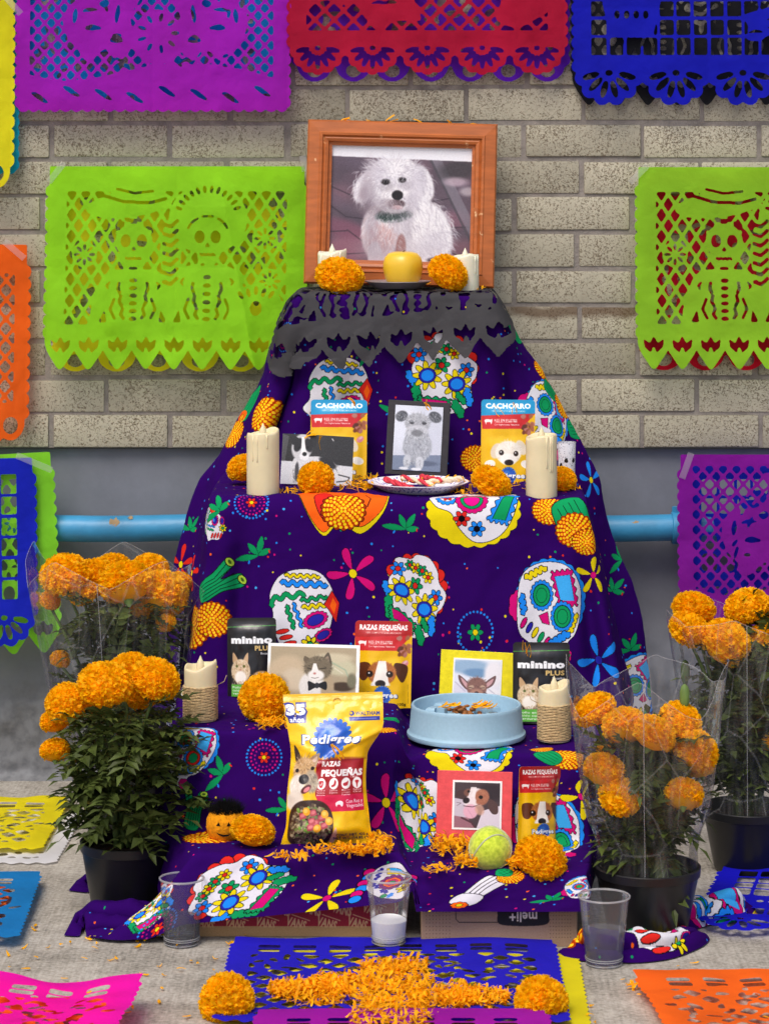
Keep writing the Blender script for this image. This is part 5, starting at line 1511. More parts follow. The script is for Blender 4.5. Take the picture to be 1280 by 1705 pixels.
def pouch_base(n, topcol, t1, t2):
    n.poly([(0, 0), (1, 0), (1, .16), (0, .19)], topcol); n.poly([(0, .19), (1, .16), (.74, .34), (.02, .345)], (206, 40, 44))
    n.text(t1, .5, .072, .058, (250, 250, 246), .84, .05); n.text(t2, .5, .135, .02, (250, 240, 230), .62, .012)
    n.hd([(.06, .245), (.1, .23), (.18, .235), (.2, .225), (.2, .26), (.18, .29), (.165, .265), (.1, .268), (.09, .295), (.075, .27)], (250, 240, 236))
    n.text('RES EN FILETES', .24, .243, .03, (252, 246, 240), .42, .02, align='L'); n.text('Con Ingredientes Naturales', .24, .292, .02, (252, 246, 240), .46, .015, align='L'); n.line([(.24, .268), (.66, .262)], .006, (250, 230, 220))
    n.soft(.5, .5, .4, .1, (255, 214, 60), 0, 1, .5); meat(n, .87, .3, 1.0)
def rosette_logo(n, x, y, r, tw, th):
    X, Y = n.q(x, y)
    for k in range(22):
        a = 2 * PI * k / 22
        n.cv.ell(X + r * n.w * .88 * math.cos(a), Y + r * n.w * .88 * math.sin(a), r * n.w * .2, r * n.w * .13, C(30, 84, 180) if k % 2 else C(44, 110, 204), a, 12)
    n.soft(x, y, r * .86, r * .86, (34, 88, 186), 0, .1); n.soft(x - r * .2, y - r * .3 * n.w / n.h, r * .4, r * .3, (70, 140, 220), .3, .9, .6)
    n.text('Pedigree', x + .004, y + .002, th * 1.12, (20, 50, 130), tw * 1.05, .05); n.text('Pedigree', x, y, th, (252, 252, 250), tw, .034)
def art_cachorro():
    n = N(.098, .142, 420, C(236, 184, 10)); pouch_base(n, (28, 150, 204), 'CACHORRO', '100% COMPLETO & BALANCEADO')
    wf = [(252, 248, 240), (236, 226, 210), (220, 206, 186)]
    n.soft(.28, .60, .1, .14, (222, 206, 180), -.5, .25); n.soft(.74, .56, .09, .14, (232, 218, 194), .6, .25); n.soft(.5, .62, .24, .2, (240, 232, 218), 0, .15); n.fur(.5, .6, .24, .18, 260, .05, .008, wf, None, .6); n.soft(.5, .7, .15, .1, (250, 246, 238), 0, .3)
    n.soft(.37, .62, .045, .045, (44, 30, 24), 0, .25); n.soft(.64, .63, .045, .045, (44, 30, 24), 0, .25); n.soft(.36, .612, .012, .012, (250, 250, 250), 0, .3); n.soft(.63, .622, .012, .012, (250, 250, 250), 0, .3); n.soft(.51, .735, .085, .05, (40, 30, 30), 0, .25)
    n.poly([(0, .775), (1, .765), (1, 1), (0, 1)], (236, 184, 10)); n.soft(.16, .755, .1, .07, (244, 238, 226), .2, .2); n.soft(.84, .755, .11, .07, (244, 238, 226), -.2, .2)
    rosette_logo(n, .5, .885, .14, .62, .06); n.text('100g', .86, .95, .03, (50, 36, 10), .14, .02)
    return n.img('pouch_puppy', .04)
def art_razas():
    n = N(.098, .142, 420, C(236, 184, 10)); pouch_base(n, (176, 30, 32), 'RAZAS PEQUE\u00d1AS', '100% COMPLETO & BALANCEADO')
    n.hd([(.24, .48), (.08, .5), (.1, .66), (.2, .68), (.3, .56)], (96, 48, 22)); n.hd([(.72, .48), (.93, .52), (.9, .66), (.82, .7), (.7, .56)], (80, 40, 20)); n.soft(.48, .6, .25, .2, (176, 102, 50), 0, .15); n.fur(.48, .58, .24, .17, 220, .05, .008, [(190, 112, 56), (150, 80, 36), (206, 140, 86)], None, .6)
    n.poly([(.42, .46), (.55, .46), (.62, .78), (.3, .78)], (248, 240, 230)); n.soft(.46, .74, .17, .1, (248, 242, 234), 0, .3); n.soft(.27, .61, .06, .055, (40, 24, 16), 0, .25); n.soft(.62, .61, .06, .055, (40, 24, 16), 0, .25); n.soft(.26, .6, .015, .015, (240, 240, 240), 0, .3); n.soft(.61, .6, .015, .015, (240, 240, 240), 0, .3); n.soft(.46, .72, .09, .06, (38, 28, 30), 0, .2)
    n.poly([(0, .74), (.3, .745), (.68, .742), (1, .73), (1, 1), (0, 1)], (236, 184, 10)); rosette_logo(n, .5, .85, .15, .52, .06); n.text('100g', .84, .955, .032, (50, 36, 10), .15, .02); n.line([(.94, .72), (.95, .95)], .006, (90, 70, 20), .7)
    return n.img('pouch_small_breeds', .04)
def art_minino():
    n = N(.092, .136, 420, C(22, 20, 24)); n.soft(.5, .1, .5, .12, (52, 50, 54), 0, 1, .6); n.soft(.2, .7, .3, .3, (34, 32, 36), 0, 1, .6)
    n.line([(.0, .115), (1, .095)], .012, (70, 160, 60)); n.text('minino', .5, .27, .085, (240, 240, 242), .84, .07); n.text('PLUS', .74, .375, .058, (214, 180, 110), .34, .04); n.text('Bocados', .8, .44, .03, (236, 236, 238), .22, .02)
    cf = [(214, 184, 140), (180, 146, 104), (240, 226, 206), (140, 108, 76)]
    n.hd([(.12, .56), (.12, .43), (.22, .52)], (196, 160, 120)); n.hd([(.34, .52), (.43, .43), (.42, .58)], (196, 160, 120)); n.soft(.28, .66, .2, .22, (214, 190, 156), 0, .15); n.fur(.28, .68, .2, .24, 320, .06, .008, cf, -1.5, .6); n.soft(.28, .74, .12, .12, (246, 238, 226), 0, .4); n.soft(.2, .6, .026, .026, (90, 96, 40), 0, .3); n.soft(.35, .6, .026, .026, (90, 96, 40), 0, .3); n.soft(.275, .645, .02, .014, (200, 130, 120), 0, .3); n.fur(.28, .82, .2, .08, 120, .05, .008, cf, -1.5, .4)
    n.soft(.7, .74, .18, .12, (188, 150, 104), 0, .3); n.fur(.7, .74, .18, .12, 160, .05, .008, cf, -1.2, .6)
    n.poly([(.08, .83), (.5, .82), (.5, .97), (.08, .98)], (96, 176, 66)); n.poly([(.5, .82), (.92, .81), (.92, .96), (.5, .97)], (226, 230, 226)); n.text('Pollo en', .11, .862, .028, (250, 250, 250), .3, .012, align='L'); n.text('caldo con', .11, .9, .028, (250, 250, 250), .34, .012, align='L'); n.text('verduras', .11, .938, .028, (250, 250, 250), .32, .012, align='L'); n.text('85g', .8, .985, .024, (240, 240, 240), .12, .01)
    return n.img('pouch_cat', .04)
def art_bag():
    n = N(.152, .238, 760, C(240, 190, 14)); R_ = n.r
    n.poly([(.0, 0), (1, 0), (1, .05), (0, .05)], (232, 182, 10))
    for k in range(7): n.line([(0, .006 + .007 * k), (1, .006 + .007 * k)], .003, (206, 156, 8), .7)
    n.text('35', .115, .1, .078, (30, 40, 140), .24, .12); n.text('35', .115, .1, .066, (252, 252, 250), .2, .06); n.poly([(.02, .145), (.215, .145), (.205, .19), (.03, .19)], (30, 40, 140)); n.text('a\u00f1os', .115, .166, .034, (252, 252, 250), .15, .03)
    n.soft(.68, .135, .026, .026, (40, 52, 150), 0, .15); n.soft(.672, .132, .014, .014, (230, 190, 30), 0, .2); n.text('WALTHAM', .84, .136, .026, (40, 52, 150), .25, .02); n.poly([(.65, .158), (.965, .158), (.965, .184), (.65, .184)], (40, 52, 150)); n.line([(.68, .171), (.93, .171)], .008, (120, 130, 200))
    rosette_logo(n, .48, .295, .2, .66, .058)
    n.poly([(.34, .43), (.96, .43), (.96, .66), (.36, .66)], (160, 26, 34)); n.poly([(.36, .66), (.96, .66), (.95, .77), (.44, .77)], (208, 30, 74)); n.soft(.66, .43, .3, .02, (120, 20, 26), 0, 1, .6)
    n.text('ADULTO', .41, .444, .016, (250, 236, 230), .11, .01); n.text('RAZAS', .42, .458, .032, (252, 250, 248), .24, .06, align='L'); n.text('PEQUE\u00d1AS', .42, .517, .040, (252, 250, 248), .53, .065, align='L'); n.text('Y MINI', .84, .548, .014, (250, 236, 230), .09, .01)
    for k, x in enumerate((.43, .59, .745, .885)):
        n.soft(x, .588, .058, .058, (250, 246, 244), 0, .06)
        if k == 0: n.hd([(x - .03, .575), (x, .568), (x + .03, .575), (x + .02, .605), (x, .615), (x - .02, .605)], (190, 40, 50)); n.line([(x - .014, .59), (x - .003, .598), (x + .016, .58)], .008, (250, 246, 244))
        if k == 1: n.hd([(x + .01, .565), (x + .03, .575), (x + .02, .6), (x - .02, .61), (x - .03, .6), (x, .59)], (190, 40, 50))
        if k == 2: n.hd([(x - .035, .59), (x + .01, .58), (x + .03, .572), (x + .02, .6), (x - .02, .605)], (190, 40, 50))
        if k == 3: n.hd([(x - .025, .575), (x, .57), (x + .025, .575), (x + .01, .595), (x + .006, .615), (x - .006, .615), (x - .01, .595)], (190, 40, 50))
        for j, t in enumerate((('Ayuda al', 'Sistema', 'Inmune'), ('\u00d3ptima', 'Digesti\u00f3n'), ('M\u00fasculos', 'y Huesos', 'Fuertes'), ('Salud', 'Oral'))[k]): n.text(t, x, .63 + .015 * j, .011, (252, 236, 236), .1, .015)
    n.hd([(.61, .715), (.66, .7), (.7, .708), (.7, .73), (.68, .738), (.66, .725), (.63, .728), (.62, .74)], (250, 236, 240)); n.text('Con Res y', .74, .705, .024, (252, 240, 244), .2, .012, align='L'); n.text('Vegetales', .74, .733, .024, (252, 240, 244), .2, .012, align='L')
    wf = [(200, 160, 110), (176, 130, 84), (226, 196, 156), (120, 90, 66)]
    n.hd([(.07, .44), (.05, .33), (.14, .42)], (60, 44, 36)); n.hd([(.24, .43), (.37, .385), (.37, .43), (.31, .5)], (176, 150, 120)); n.hd([(.27, .44), (.35, .405), (.34, .44)], (226, 200, 180)); n.soft(.19, .5, .14, .14, (200, 164, 116), .2, .15); n.fur(.19, .48, .13, .12, 240, .05, .006, wf, None, .6); n.soft(.30, .57, .09, .12, (176, 160, 136), .3, .4); n.fur(.30, .57, .08, .10, 110, .05, .006, [(196, 184, 160), (120, 112, 100)], -.9, .5); n.soft(.12, .6, .1, .12, (236, 226, 214), 0, .4); n.fur(.13, .62, .1, .12, 120, .05, .006, [(246, 240, 232), (210, 196, 180)], -1.6, .5)
    n.soft(.2, .555, .065, .05, (40, 34, 36), 0, .2); n.soft(.1, .5, .024, .02, (40, 26, 18), 0, .3); n.soft(.3, .485, .024, .02, (40, 26, 18), 0, .3); n.soft(.24, .62, .07, .035, (90, 40, 44), .5, .3); n.soft(.25, .622, .045, .022, (220, 130, 136), .5, .3); n.soft(.1, .7, .12, .1, (226, 214, 200), 0, .5)
    n.soft(.3, .85, .27, .25, (60, 40, 32), 0, .05, 1, 2.6)
    for k in range(420):
        a = R_.uniform(0, 2 * PI); q = math.sqrt(R_.random()) * .24; x = .3 + q * math.cos(a); y = .86 + q * .92 * math.sin(a) * n.w / n.h
        n.soft(x, y, R_.uniform(.012, .022), R_.uniform(.01, .016), R_.choice([(150, 134, 104), (122, 104, 78), (96, 80, 60), (176, 160, 128), (110, 128, 70), (84, 66, 52)]), R_.uniform(0, 3), .4)
    for k in range(16): n.soft(.3 + R_.uniform(-.2, .2), .8 + R_.uniform(-.06, .1), .019, .019, R_.choice([(110, 150, 60), (130, 170, 80)]), 0, .3)
    for x, y in ((.2, .795), (.33, .775), (.43, .81), (.36, .84), (.46, .86), (.3, .87), (.31, .83)):
        n.poly([(x - .045, y - .018), (x + .03, y - .026), (x + .05, y + .012), (x - .03, y + .024)], (176, 74, 84)); n.soft(x, y - .004, .03, .018, (214, 120, 124), .3, .6)
    for x, y in ((.25, .765), (.47, .785), (.52, .83), (.38, .875)): n.soft(x, y, .045, .042, (236, 166, 40), 0, .15); n.soft(x - .008, y - .004, .026, .022, (250, 200, 90), 0, .6)
    n.hd([(.57, .9), (.6, .87), (.61, .92), (.57, .975), (.52, .975)], (226, 180, 150))
    n.text('CONT. NET. 420 g', .78, .925, .018, (40, 34, 80), .36, .02); n.text('NET WT. (14.82 oz)', .77, .948, .018, (40, 34, 80), .4, .02)
    return n.img('bag_dry_food', .03)
def art_shoebox():
    n = N(.36, .13, 760, C(150, 26, 48)); R_ = n.r
    n.poly([(0, .86), (1, .86), (1, 1), (0, 1)], (178, 142, 98))
    tan = (206, 166, 122)
    for r_ in range(5):
        for k in range(-1, 8):
            x = .05 + .15 * k + .075 * (r_ % 2); y = .08 + .185 * r_
            n.text('VANS', x, y, .12, tan, .10, .05, -.26); n.line([(x - .022, y - .115), (x + .066, y - .032)], .005, tan)
    n.poly([(0, .88), (1, .88), (1, 1), (0, 1)], (178, 142, 98))
    return n.img('shoe_box_print', .06)
def art_carton():
    n = N(.27, .115, 620, C(158, 130, 106))
    for k in range(120): n.line([(0, k / 120), (1, k / 120)], .0016, (146, 118, 96), .5)
    for (xa, xb) in ((.03, .18), (.83, .96)):
        for i in range(8):
            for j in range(9): n.soft(xa + (xb - xa) * i / 7, .42 + .055 * j, .0025, .0025, (60, 46, 38), 0, .3)
    n.line([(.22, .46), (.22, .58), (.24, .63), (.5, .63)], .004, (30, 24, 24)); n.line([(.22, .46), (.5, .46)], .004, (30, 24, 24))
    n.hd([(.52, .38), (.79, .38), (.82, .52), (.79, .67), (.52, .67), (.49, .52)], (24, 20, 24)); n.text('meli+', .655, .555, .15, (226, 214, 200), .18, .03, PI)
    return n.img('carton_print', .06)
# ================================================================== MARIGOLDS
M_PETAL = sheet_mat('marigold_petal', rgb(255, 203, 3), transl=.55, rough=.6, var=.10, island=.14, nscale=3, bump=0)
M_PETAL2 = sheet_mat('loose_petal', rgb(255, 184, 6), transl=.4, rough=.6, var=.1, island=.22, nscale=8, bump=0)
M_LEAF = sheet_mat('marigold_leaf', rgb(72, 84, 38), transl=.22, rough=.45, var=.2, island=.5, nscale=30, bump=.2)
M_STEM = simple('stem_green', rgb(84, 104, 54), .6, .3, noise=.25, nscale=60)
M_SOIL = simple('potting_soil', rgb(52, 40, 32), .95, .2, noise=.5, nscale=90, bump=1, bscale=160)
M_POT = simple('black_nursery_plastic', rgb(22, 22, 24), .38, .45, noise=.3, nscale=25, bump=.15, bscale=40)
M_SEPAL = simple('sepal_green', rgb(96, 120, 60), .6, .3, noise=.25, nscale=60)

def head_mesh(seed, npet=760, flat=.82, droop=.55):
    R_ = random.Random(seed)
    V, Fc = [], []
    # solid heart so that nothing shows through
    nu, nv = 16, 9
    for j in range(nv + 1):
        ph = PI * j / nv
        for i in range(nu):
            a = 2 * PI * i / nu
            V.append(((.90 * math.sin(ph)) * math.cos(a), (.90 * math.sin(ph)) * math.sin(a), .90 * flat * math.cos(ph)))
    for j in range(nv):
        for i in range(nu):
            Fc.append((j * nu + i, j * nu + (i + 1) % nu, (j + 1) * nu + (i + 1) % nu, (j + 1) * nu + i))
    lump = [Vector((R_.gauss(0, 1), R_.gauss(0, 1), R_.gauss(0, .8))).normalized() for _ in range(9)]
    for k in range(npet):
        z = 1 - (1 + droop) * (k + .5) / npet
        a = k * 2.39996 + R_.uniform(-.25, .25)
        r = math.sqrt(max(0, 1 - z * z))
        n = Vector((r * math.cos(a), r * math.sin(a), z))
        n = (n + Vector((R_.gauss(0, .06), R_.gauss(0, .06), R_.gauss(0, .06)))).normalized()
        t1 = n.cross(Vector((R_.gauss(0, 1), R_.gauss(0, 1), R_.gauss(0, 1)))).normalized()
        t2 = n.cross(t1)
        s = 1 + .07 * max(n.dot(q) for q in lump) - .05 + R_.uniform(-.07, .06)
        w = R_.uniform(.085, .15)
        cur = R_.uniform(-.08, .12)
        cols = 5
        b = len(V)
        for row, (q, ww, cu) in enumerate(((.84, .5, 0), (.93, .9, .3), (1.0, 1.0, 1.0))):
            for c in range(cols):
                x = (c / (cols - 1) - .5) * 2
                fr = (.035 if c % 2 else -.02) * (row / 2) + R_.uniform(-.015, .015) * (row > 0)
                wave = .05 * math.sin(x * 4 + a * 3) * row / 2
                p = n * (q * s + fr - .05 * x * x * (row / 2)) + t1 * (x * w * ww) + t2 * (cur * cu + wave + .05 * x * x * row / 2)
                V.append((p.x, p.y, p.z * flat))
        for row in range(2):
            for c in range(cols - 1):
                i = b + row * cols + c
                Fc.append((i, i + 1, i + cols + 1, i + cols))
    return mesh('marigold_head', V, Fc, M_PETAL, True)
HEADS = [head_mesh(11), head_mesh(12, 700, .75), head_mesh(13, 820, .9, .7), head_mesh(14, 740, .8, .6)]
HEADS_BALL = [head_mesh(21, 940, .96, .95), head_mesh(22, 900, .93, .95)]
RH = random.Random(44)

def sepal_mesh():
    prof = [(.05, -.95), (.08, -.9), (.14, -.8), (.22, -.64), (.3, -.5), (.26, -.46)]
    return lathe('flower_base', prof, 12, M_SEPAL)
SEPAL = sepal_mesh()

def loose_head(px, py, rpx, D, label, tilt=(0, 0, 0), ball=False, group='loose marigold heads', sq=(1, 1, 1)):
    p = at(px, py, D); r = rpx * D / F
    e = empty('marigold_flower', p, label, 'flower', group)
    h = link_obj('petals', (HEADS_BALL if ball else HEADS)[RH.randrange(2 if ball else 4)], e)
    h.scale = (r * .96 * sq[0], r * .96 * sq[1], r * 1.02 * sq[2]); h.rotation_euler = (tilt[0] + RH.uniform(-.2, .2), tilt[1] + RH.uniform(-.2, .2), RH.uniform(0, 6))
    s_ = link_obj('flower_base', SEPAL, h)
    s_.scale = (1, 1, .8)
    return e

# ================================================================== potted marigolds
def leaf_geo(R_, L, MBx, base, dirv, up):
    """one feathered leaf of paired leaflets"""
    d = dirv.normalized(); s = d.cross(up).normalized()
    if s.length < .1: s = Vector((1, 0, 0))
    u = s.cross(d)
    npair = R_.randrange(3, 6)
    droop = R_.uniform(.15, .7)
    def pt(t): return base + d * (L * t) - u * 0 + Vector((0, 0, -1)) * (droop * L * t * t * .6)
    V, Fc = [], []
    def leaflet(p, dr, ln, w):
        sd = dr.cross(u).normalized() * w
        b = len(V)
        mid = p + dr * ln * .45
        V.extend([p, mid + sd + u * w * .35, p + dr * ln + Vector((0, 0, -ln * .18)), mid - sd + u * w * .35, mid - u * w * .1])
        Fc.extend([(b, b + 1, b + 4), (b + 1, b + 2, b + 4), (b + 2, b + 3, b + 4), (b + 3, b, b + 4)])
    for k in range(npair):
        t = .25 + .65 * k / npair
        p = pt(t); ln = L * .42 * (1 - .35 * abs(t - .55) * 2)
        for sg in (-1, 1):
            leaflet(p, (s * sg + d * .6 + u * R_.uniform(-.15, .25)).normalized(), ln, ln * .26)
    leaflet(pt(.9), d, L * .34, L * .065)
    a, b2 = pt(0), pt(.92)
    w = L * .012
    i = len(V)
    V.extend([a - s * w, a + s * w, b2 + s * w * .5, b2 - s * w * .5]); Fc.append((i, i + 1, i + 2, i + 3))
    MBx.add(V, Fc)

def potted(base, rim_r, hgt, heads, label, seed, fol_r, fol_z, wrap=None, nleaf=230, lean=0.0, buds=(), leafdim=1.0):
    """base: ground point; heads: list of (px,py,rpx,dD)"""
    R_ = random.Random(seed)
    e = empty('potted_marigold', base, label, 'potted plant', 'potted marigolds flanking the altar')
    br = rim_r * .74
    pot = link_obj('pot', lathe('pot', [(.001, .002), (br * .96, .002), (br, .006), (rim_r * .955, hgt * .86), (rim_r * .965, hgt * .87), (rim_r * .99, hgt * .875), (rim_r, hgt * .99), (rim_r * .985, hgt), (rim_r * .95, hgt), (rim_r * .93, hgt * .9), (rim_r * .90, hgt * .8)], 56, M_POT), e)
    bm = bmesh.new(); bmesh.ops.create_circle(bm, cap_ends=False, segments=40, radius=rim_r * .925)
    bm.free()
    V = [(0, 0, hgt * .86)]; Fc = []
    for j in range(1, 6):
        for i in range(30):
            a = 2 * PI * i / 30; rr = rim_r * .93 * j / 5
            V.append((rr * math.cos(a), rr * math.sin(a), hgt * .86 + (.010 * float(vnoise(i * .7 + seed, j * 1.3)) if j < 5 else -.006)))
    for i in range(30): Fc.append((0, 1 + i, 1 + (i + 1) % 30))
    for j in range(4):
        for i in range(30): Fc.append((1 + j * 30 + i, 1 + (j + 1) * 30 + i, 1 + (j + 1) * 30 + (i + 1) % 30, 1 + j * 30 + (i + 1) % 30))
    link_obj('soil', mesh('soil', V, Fc, M_SOIL), pot)
    D0 = base.y + DW
    fol = MB()
    bx = []
    for (px, py, rp, dD) in heads:
        p = at(px, py, D0 + dD) - Vector(base); r = rp * (D0 + dD) / F
        h = link_obj('flower_head', HEADS[R_.randrange(4)], e)
        h.location = p; h.scale = (r, r, r)
        out = Vector((p.x, p.y, 0)); tl = min(.9, out.length / .14)
        h.rotation_euler = (R_.uniform(-.25, .25) + .35 - .5 * p.y / .1 * .3, .55 * tl * (1 if p.x > 0 else -1) * .7 + R_.uniform(-.2, .2), R_.uniform(0, 6))
        link_obj('flower_base', SEPAL, h)
        st = Vector((R_.uniform(-.3, .3) * rim_r, R_.uniform(-.3, .3) * rim_r, hgt * .85)); tip = p - Vector((0, 0, r * .5))
        m1 = st.lerp(tip, .5) + Vector((-.2 * (tip.x - st.x), -.2 * (tip.y - st.y), 0))
        pts = [st * ((1 - t) ** 2) + m1 * (2 * t * (1 - t)) + tip * (t * t) for t in [k / 8 for k in range(9)]]
        bx.append(pts)
        V, Fc = tube(pts, [.0042 - .0002 * k for k in range(9)], 6)
        link_obj('stem', mesh('stem', V, Fc, M_STEM), e)
    for (px, py, rp) in buds:
        p = at(px, py, D0) - Vector(base)
        b = link_obj('bud', lathe('bud', [(.001, -.02), (.004, -.016), (.0075, -.004), (.0075, .008), (.005, .016), (.001, .019)], 10, M_SEPAL), e)
        b.location = p; b.scale = (1, 1, 1.1)
        st = Vector((R_.uniform(-.2, .2) * rim_r, R_.uniform(-.1, .3) * rim_r, hgt * .85)); tip = p - Vector((0, 0, .018))
        pts = [st.lerp(tip, k / 8) + Vector((0, .012 * math.sin(PI * k / 8), 0)) for k in range(9)]
        V, Fc = tube(pts, [.003 - .0002 * k for k in range(9)], 6)
        link_obj('stem', mesh('stem', V, Fc, M_STEM), e)
    # foliage along the stems and round the volume
    for k in range(nleaf):
        if R_.random() < .72:
            z = fol_z[0] + (fol_z[1] - fol_z[0]) * R_.random() ** .85
            a = R_.uniform(0, 2 * PI); rr = fol_r * math.sqrt(R_.random()) * (.55 + .45 * math.sin(PI * min(1, .2 + .8 * (z - fol_z[0]) / (fol_z[1] - fol_z[0]))))
            p = Vector((rr * math.cos(a) + lean * (z - hgt), rr * math.sin(a), z)); d = Vector((math.cos(a + R_.uniform(-.8, .8)), math.sin(a + R_.uniform(-.8, .8)), R_.uniform(-.5, .7)))
        else:
            pts = R_.choice(bx); q = pts[R_.randrange(2, 6)]
            a = R_.uniform(0, 2 * PI); p = q.copy(); d = Vector((math.cos(a), math.sin(a), R_.uniform(-.3, .6)))
        L_ = R_.uniform(.05, .09)
        if wrap:
            # leaves inside a sleeve are pressed inwards by it
            rm = (wrap[1] + (wrap[3] - wrap[1]) * max(0, min(1, (p.z - wrap[0]) / (wrap[2] - wrap[0]))) ** .8) * .98
            q_ = p + d.normalized() * L_
            if math.hypot(q_.x, q_.y / .82) > rm:
                d = Vector((-d.x * .5, -d.y * .5, d.z + .3))
                q_ = p + d.normalized() * L_
                if math.hypot(q_.x, q_.y / .82) > rm: p = Vector((p.x * .78, p.y * .78, p.z))
        leaf_geo(R_, L_, fol, p, d, Vector((0, 0, 1)))
    f = fol.build('foliage', M_LEAF, e, smooth=False); f['kind'] = 'stuff'
    if wrap:
        wrap_fn(e, wrap, R_, seed)
    return e

M_CELLO = clear_mat('cellophane', haze=.02, rough=.06, gloss=.5, streak=.11)
M_CELLO_EDGE = clear_mat('cellophane_edge', haze=.28, rough=.2, gloss=.4)
def wrap_fn(e, wrap, R_, seed):
    """flared cellophane sleeve: wrap = (z0, r0, z1, r1, dx, points, seam)"""
    z0, r0, z1, r1, dx, npk, peak = wrap
    n, m = 96, 26
    V, Fc = [], []
    for j in range(m + 1):
        t = j / m
        for i in range(n):
            a = 2 * PI * i / n
            top = z1 + peak * (abs(((npk * a / (2 * PI) + seed * .37) % 1) * 2 - 1) ** 1.0 - .6) + peak * .9 * float(vnoise(i * .09 + seed * 3, 4.4))
            z = z0 + (top - z0) * t
            rr = r0 + (r1 - r0) * (t ** .8) - .012 * math.sin(PI * min(1, t * 3)) + .012 * t * float(vnoise(i * .16 + seed, t * 3)) * (1 if 2 < i < n - 3 else .3)
            rr *= 1 + .035 * math.cos(4 * a + seed) * t + .018 * float(vnoise(i * .5, t * 7 + seed))
            V.append((rr * math.cos(a) + dx * t, rr * .82 * math.sin(a), z))
    for j in range(m):
        for i in range(n):
            Fc.append((j * n + i, j * n + (i + 1) % n, (j + 1) * n + (i + 1) % n, (j + 1) * n + i))
    w = link_obj('cellophane_wrap', mesh('cellophane_wrap', V, Fc, M_CELLO), e)
    # bright welded seam and torn upper edge
    si = int(n * .735)
    pts = [Vector(V[j * n + si]) + Vector((0, -.0015, 0)) for j in range(m + 1)]
    A, B = tube(pts, .0007, 5)
    link_obj('seam', mesh('seam', A, B, M_CELLO_EDGE), w)
    pts = [Vector(V[m * n + i % n]) for i in range(n + 1)]
    A, B = tube(pts, .0004, 5, False)
    link_obj('upper_edge', mesh('upper_edge', A, B, M_CELLO_EDGE), w)

b1 = gnd(213, 1518)
potted(b1, .074, .112, [(175, 1140, 45, -.03), (258, 1132, 42, 0), (215, 1116, 36, .05), (112, 1170, 36, .0), (93, 1200, 26, .03), (92, 1250, 25, .0), (160, 1165, 28, .05), (236, 1160, 26, .05)],
       'unwrapped marigold in a black pot beside the cup of water and the cloth hem', 1, .066, (.13, .31), nleaf=210)
b2 = gnd(205, 1412)
potted(b2, .074, .115, [(110, 958, 42, 0), (160, 962, 36, .03), (212, 972, 45, -.03), (272, 988, 42, .0), (190, 946, 30, .07), (250, 950, 32, .07), (277, 1037, 17, -.03), (101, 1098, 17, -.02), (84, 1000, 18, .03), (140, 985, 26, .0), (300, 968, 20, .05), (232, 1010, 26, .0)],
       'cellophane wrapped marigold behind the unwrapped one, against the pipe', 2, .10, (.13, .42), wrap=(.10, .085, .48, .155, -.01, 5, .05), nleaf=330)
b3 = gnd(1077, 1556)
potted(b3, .080, .105, [(990, 1182, 36, .03), (1040, 1210, 38, -.02), (1088, 1222, 37, -.05), (1131, 1200, 36, 0), (1155, 1250, 40, -.02), (1006, 1284, 36, -.03), (1032, 1326, 36, -.05), (1137, 1323, 33, -.05), (1008, 1248, 16, .02), (1165, 1280, 22, .02)],
       'cellophane wrapped marigold in a black pot behind the water cup, nearer than its neighbour', 3, .075, (.115, .29), wrap=(.085, .078, .385, .122, .0, 4, .06), nleaf=300, buds=((1139, 1162, 12),))
b4 = gnd(1245, 1448)
potted(b4, .076, .105, [(1154, 1012, 36, 0), (1146, 1047, 33, -.03), (1242, 1010, 37, .02), (1208, 1070, 42, -.04), (1272, 1068, 34, 0), (1284, 1235, 18, -.04), (1300, 1020, 36, .03), (1180, 1050, 22, .05), (1330, 1060, 36, 0)],
       'cellophane wrapped marigold in a black pot beneath the purple banner', 4, .10, (.11, .40), wrap=(.09, .082, .42, .135, .0, 5, .03), nleaf=330, buds=((1140, 1120, 12), (1245, 1140, 12)))

# ================================================================== loose heads on the tiers
loose_head(565, 460, 40, 4.80, 'marigold head in front of the short candle, beside the silver plate', (.5, -.2, 0), sq=(1.08, 1, .85))
loose_head(745, 455, 36, 4.80, 'marigold head leaning on the short candle, next to the apple', (.7, .5, 0), sq=(1, 1, .95))
loose_head(405, 780, 28, 4.60, 'marigold head half hidden behind the tall candle next to the dog photo', (.4, 0, 0))
loose_head(526, 798, 31, 4.52, 'marigold head in front of the black and white dog photo', (.6, .3, 0), ball=True)
loose_head(818, 804, 36, 4.50, 'marigold head between the treat plate and the tall candle', (.6, 0, 0), sq=(1.05, 1, .8))
loose_head(934, 798, 26, 4.56, 'marigold head tucked behind the tall candle beside the spotted glass', (.5, 0, 0))
loose_head(440, 1162, 43, 4.20, 'marigold head on the tier in front of the cat photo', (.9, 0, 0), ball=True, sq=(1, 1, .95))
loose_head(421, 1384, 38, 3.985, 'marigold head next to the small pumpkin', (.25, 0, 0), sq=(1, 1, .85))
loose_head(901, 1430, 46, 3.915, 'marigold head next to the tennis ball', (.6, 0, 0), ball=True, sq=(1, 1, .8))
q = gnd(378, 1705); loose_head(378, 1667, 47, q.y + DW + .03, 'round marigold head on the pavement at the pink paper side of the petal cross', (.2, 0, 0), ball=True)
loose_head(900, 1671, 46, q.y + DW + .03, 'round marigold head on the pavement at the orange paper side of the petal cross', (.2, .4, 0), ball=True)

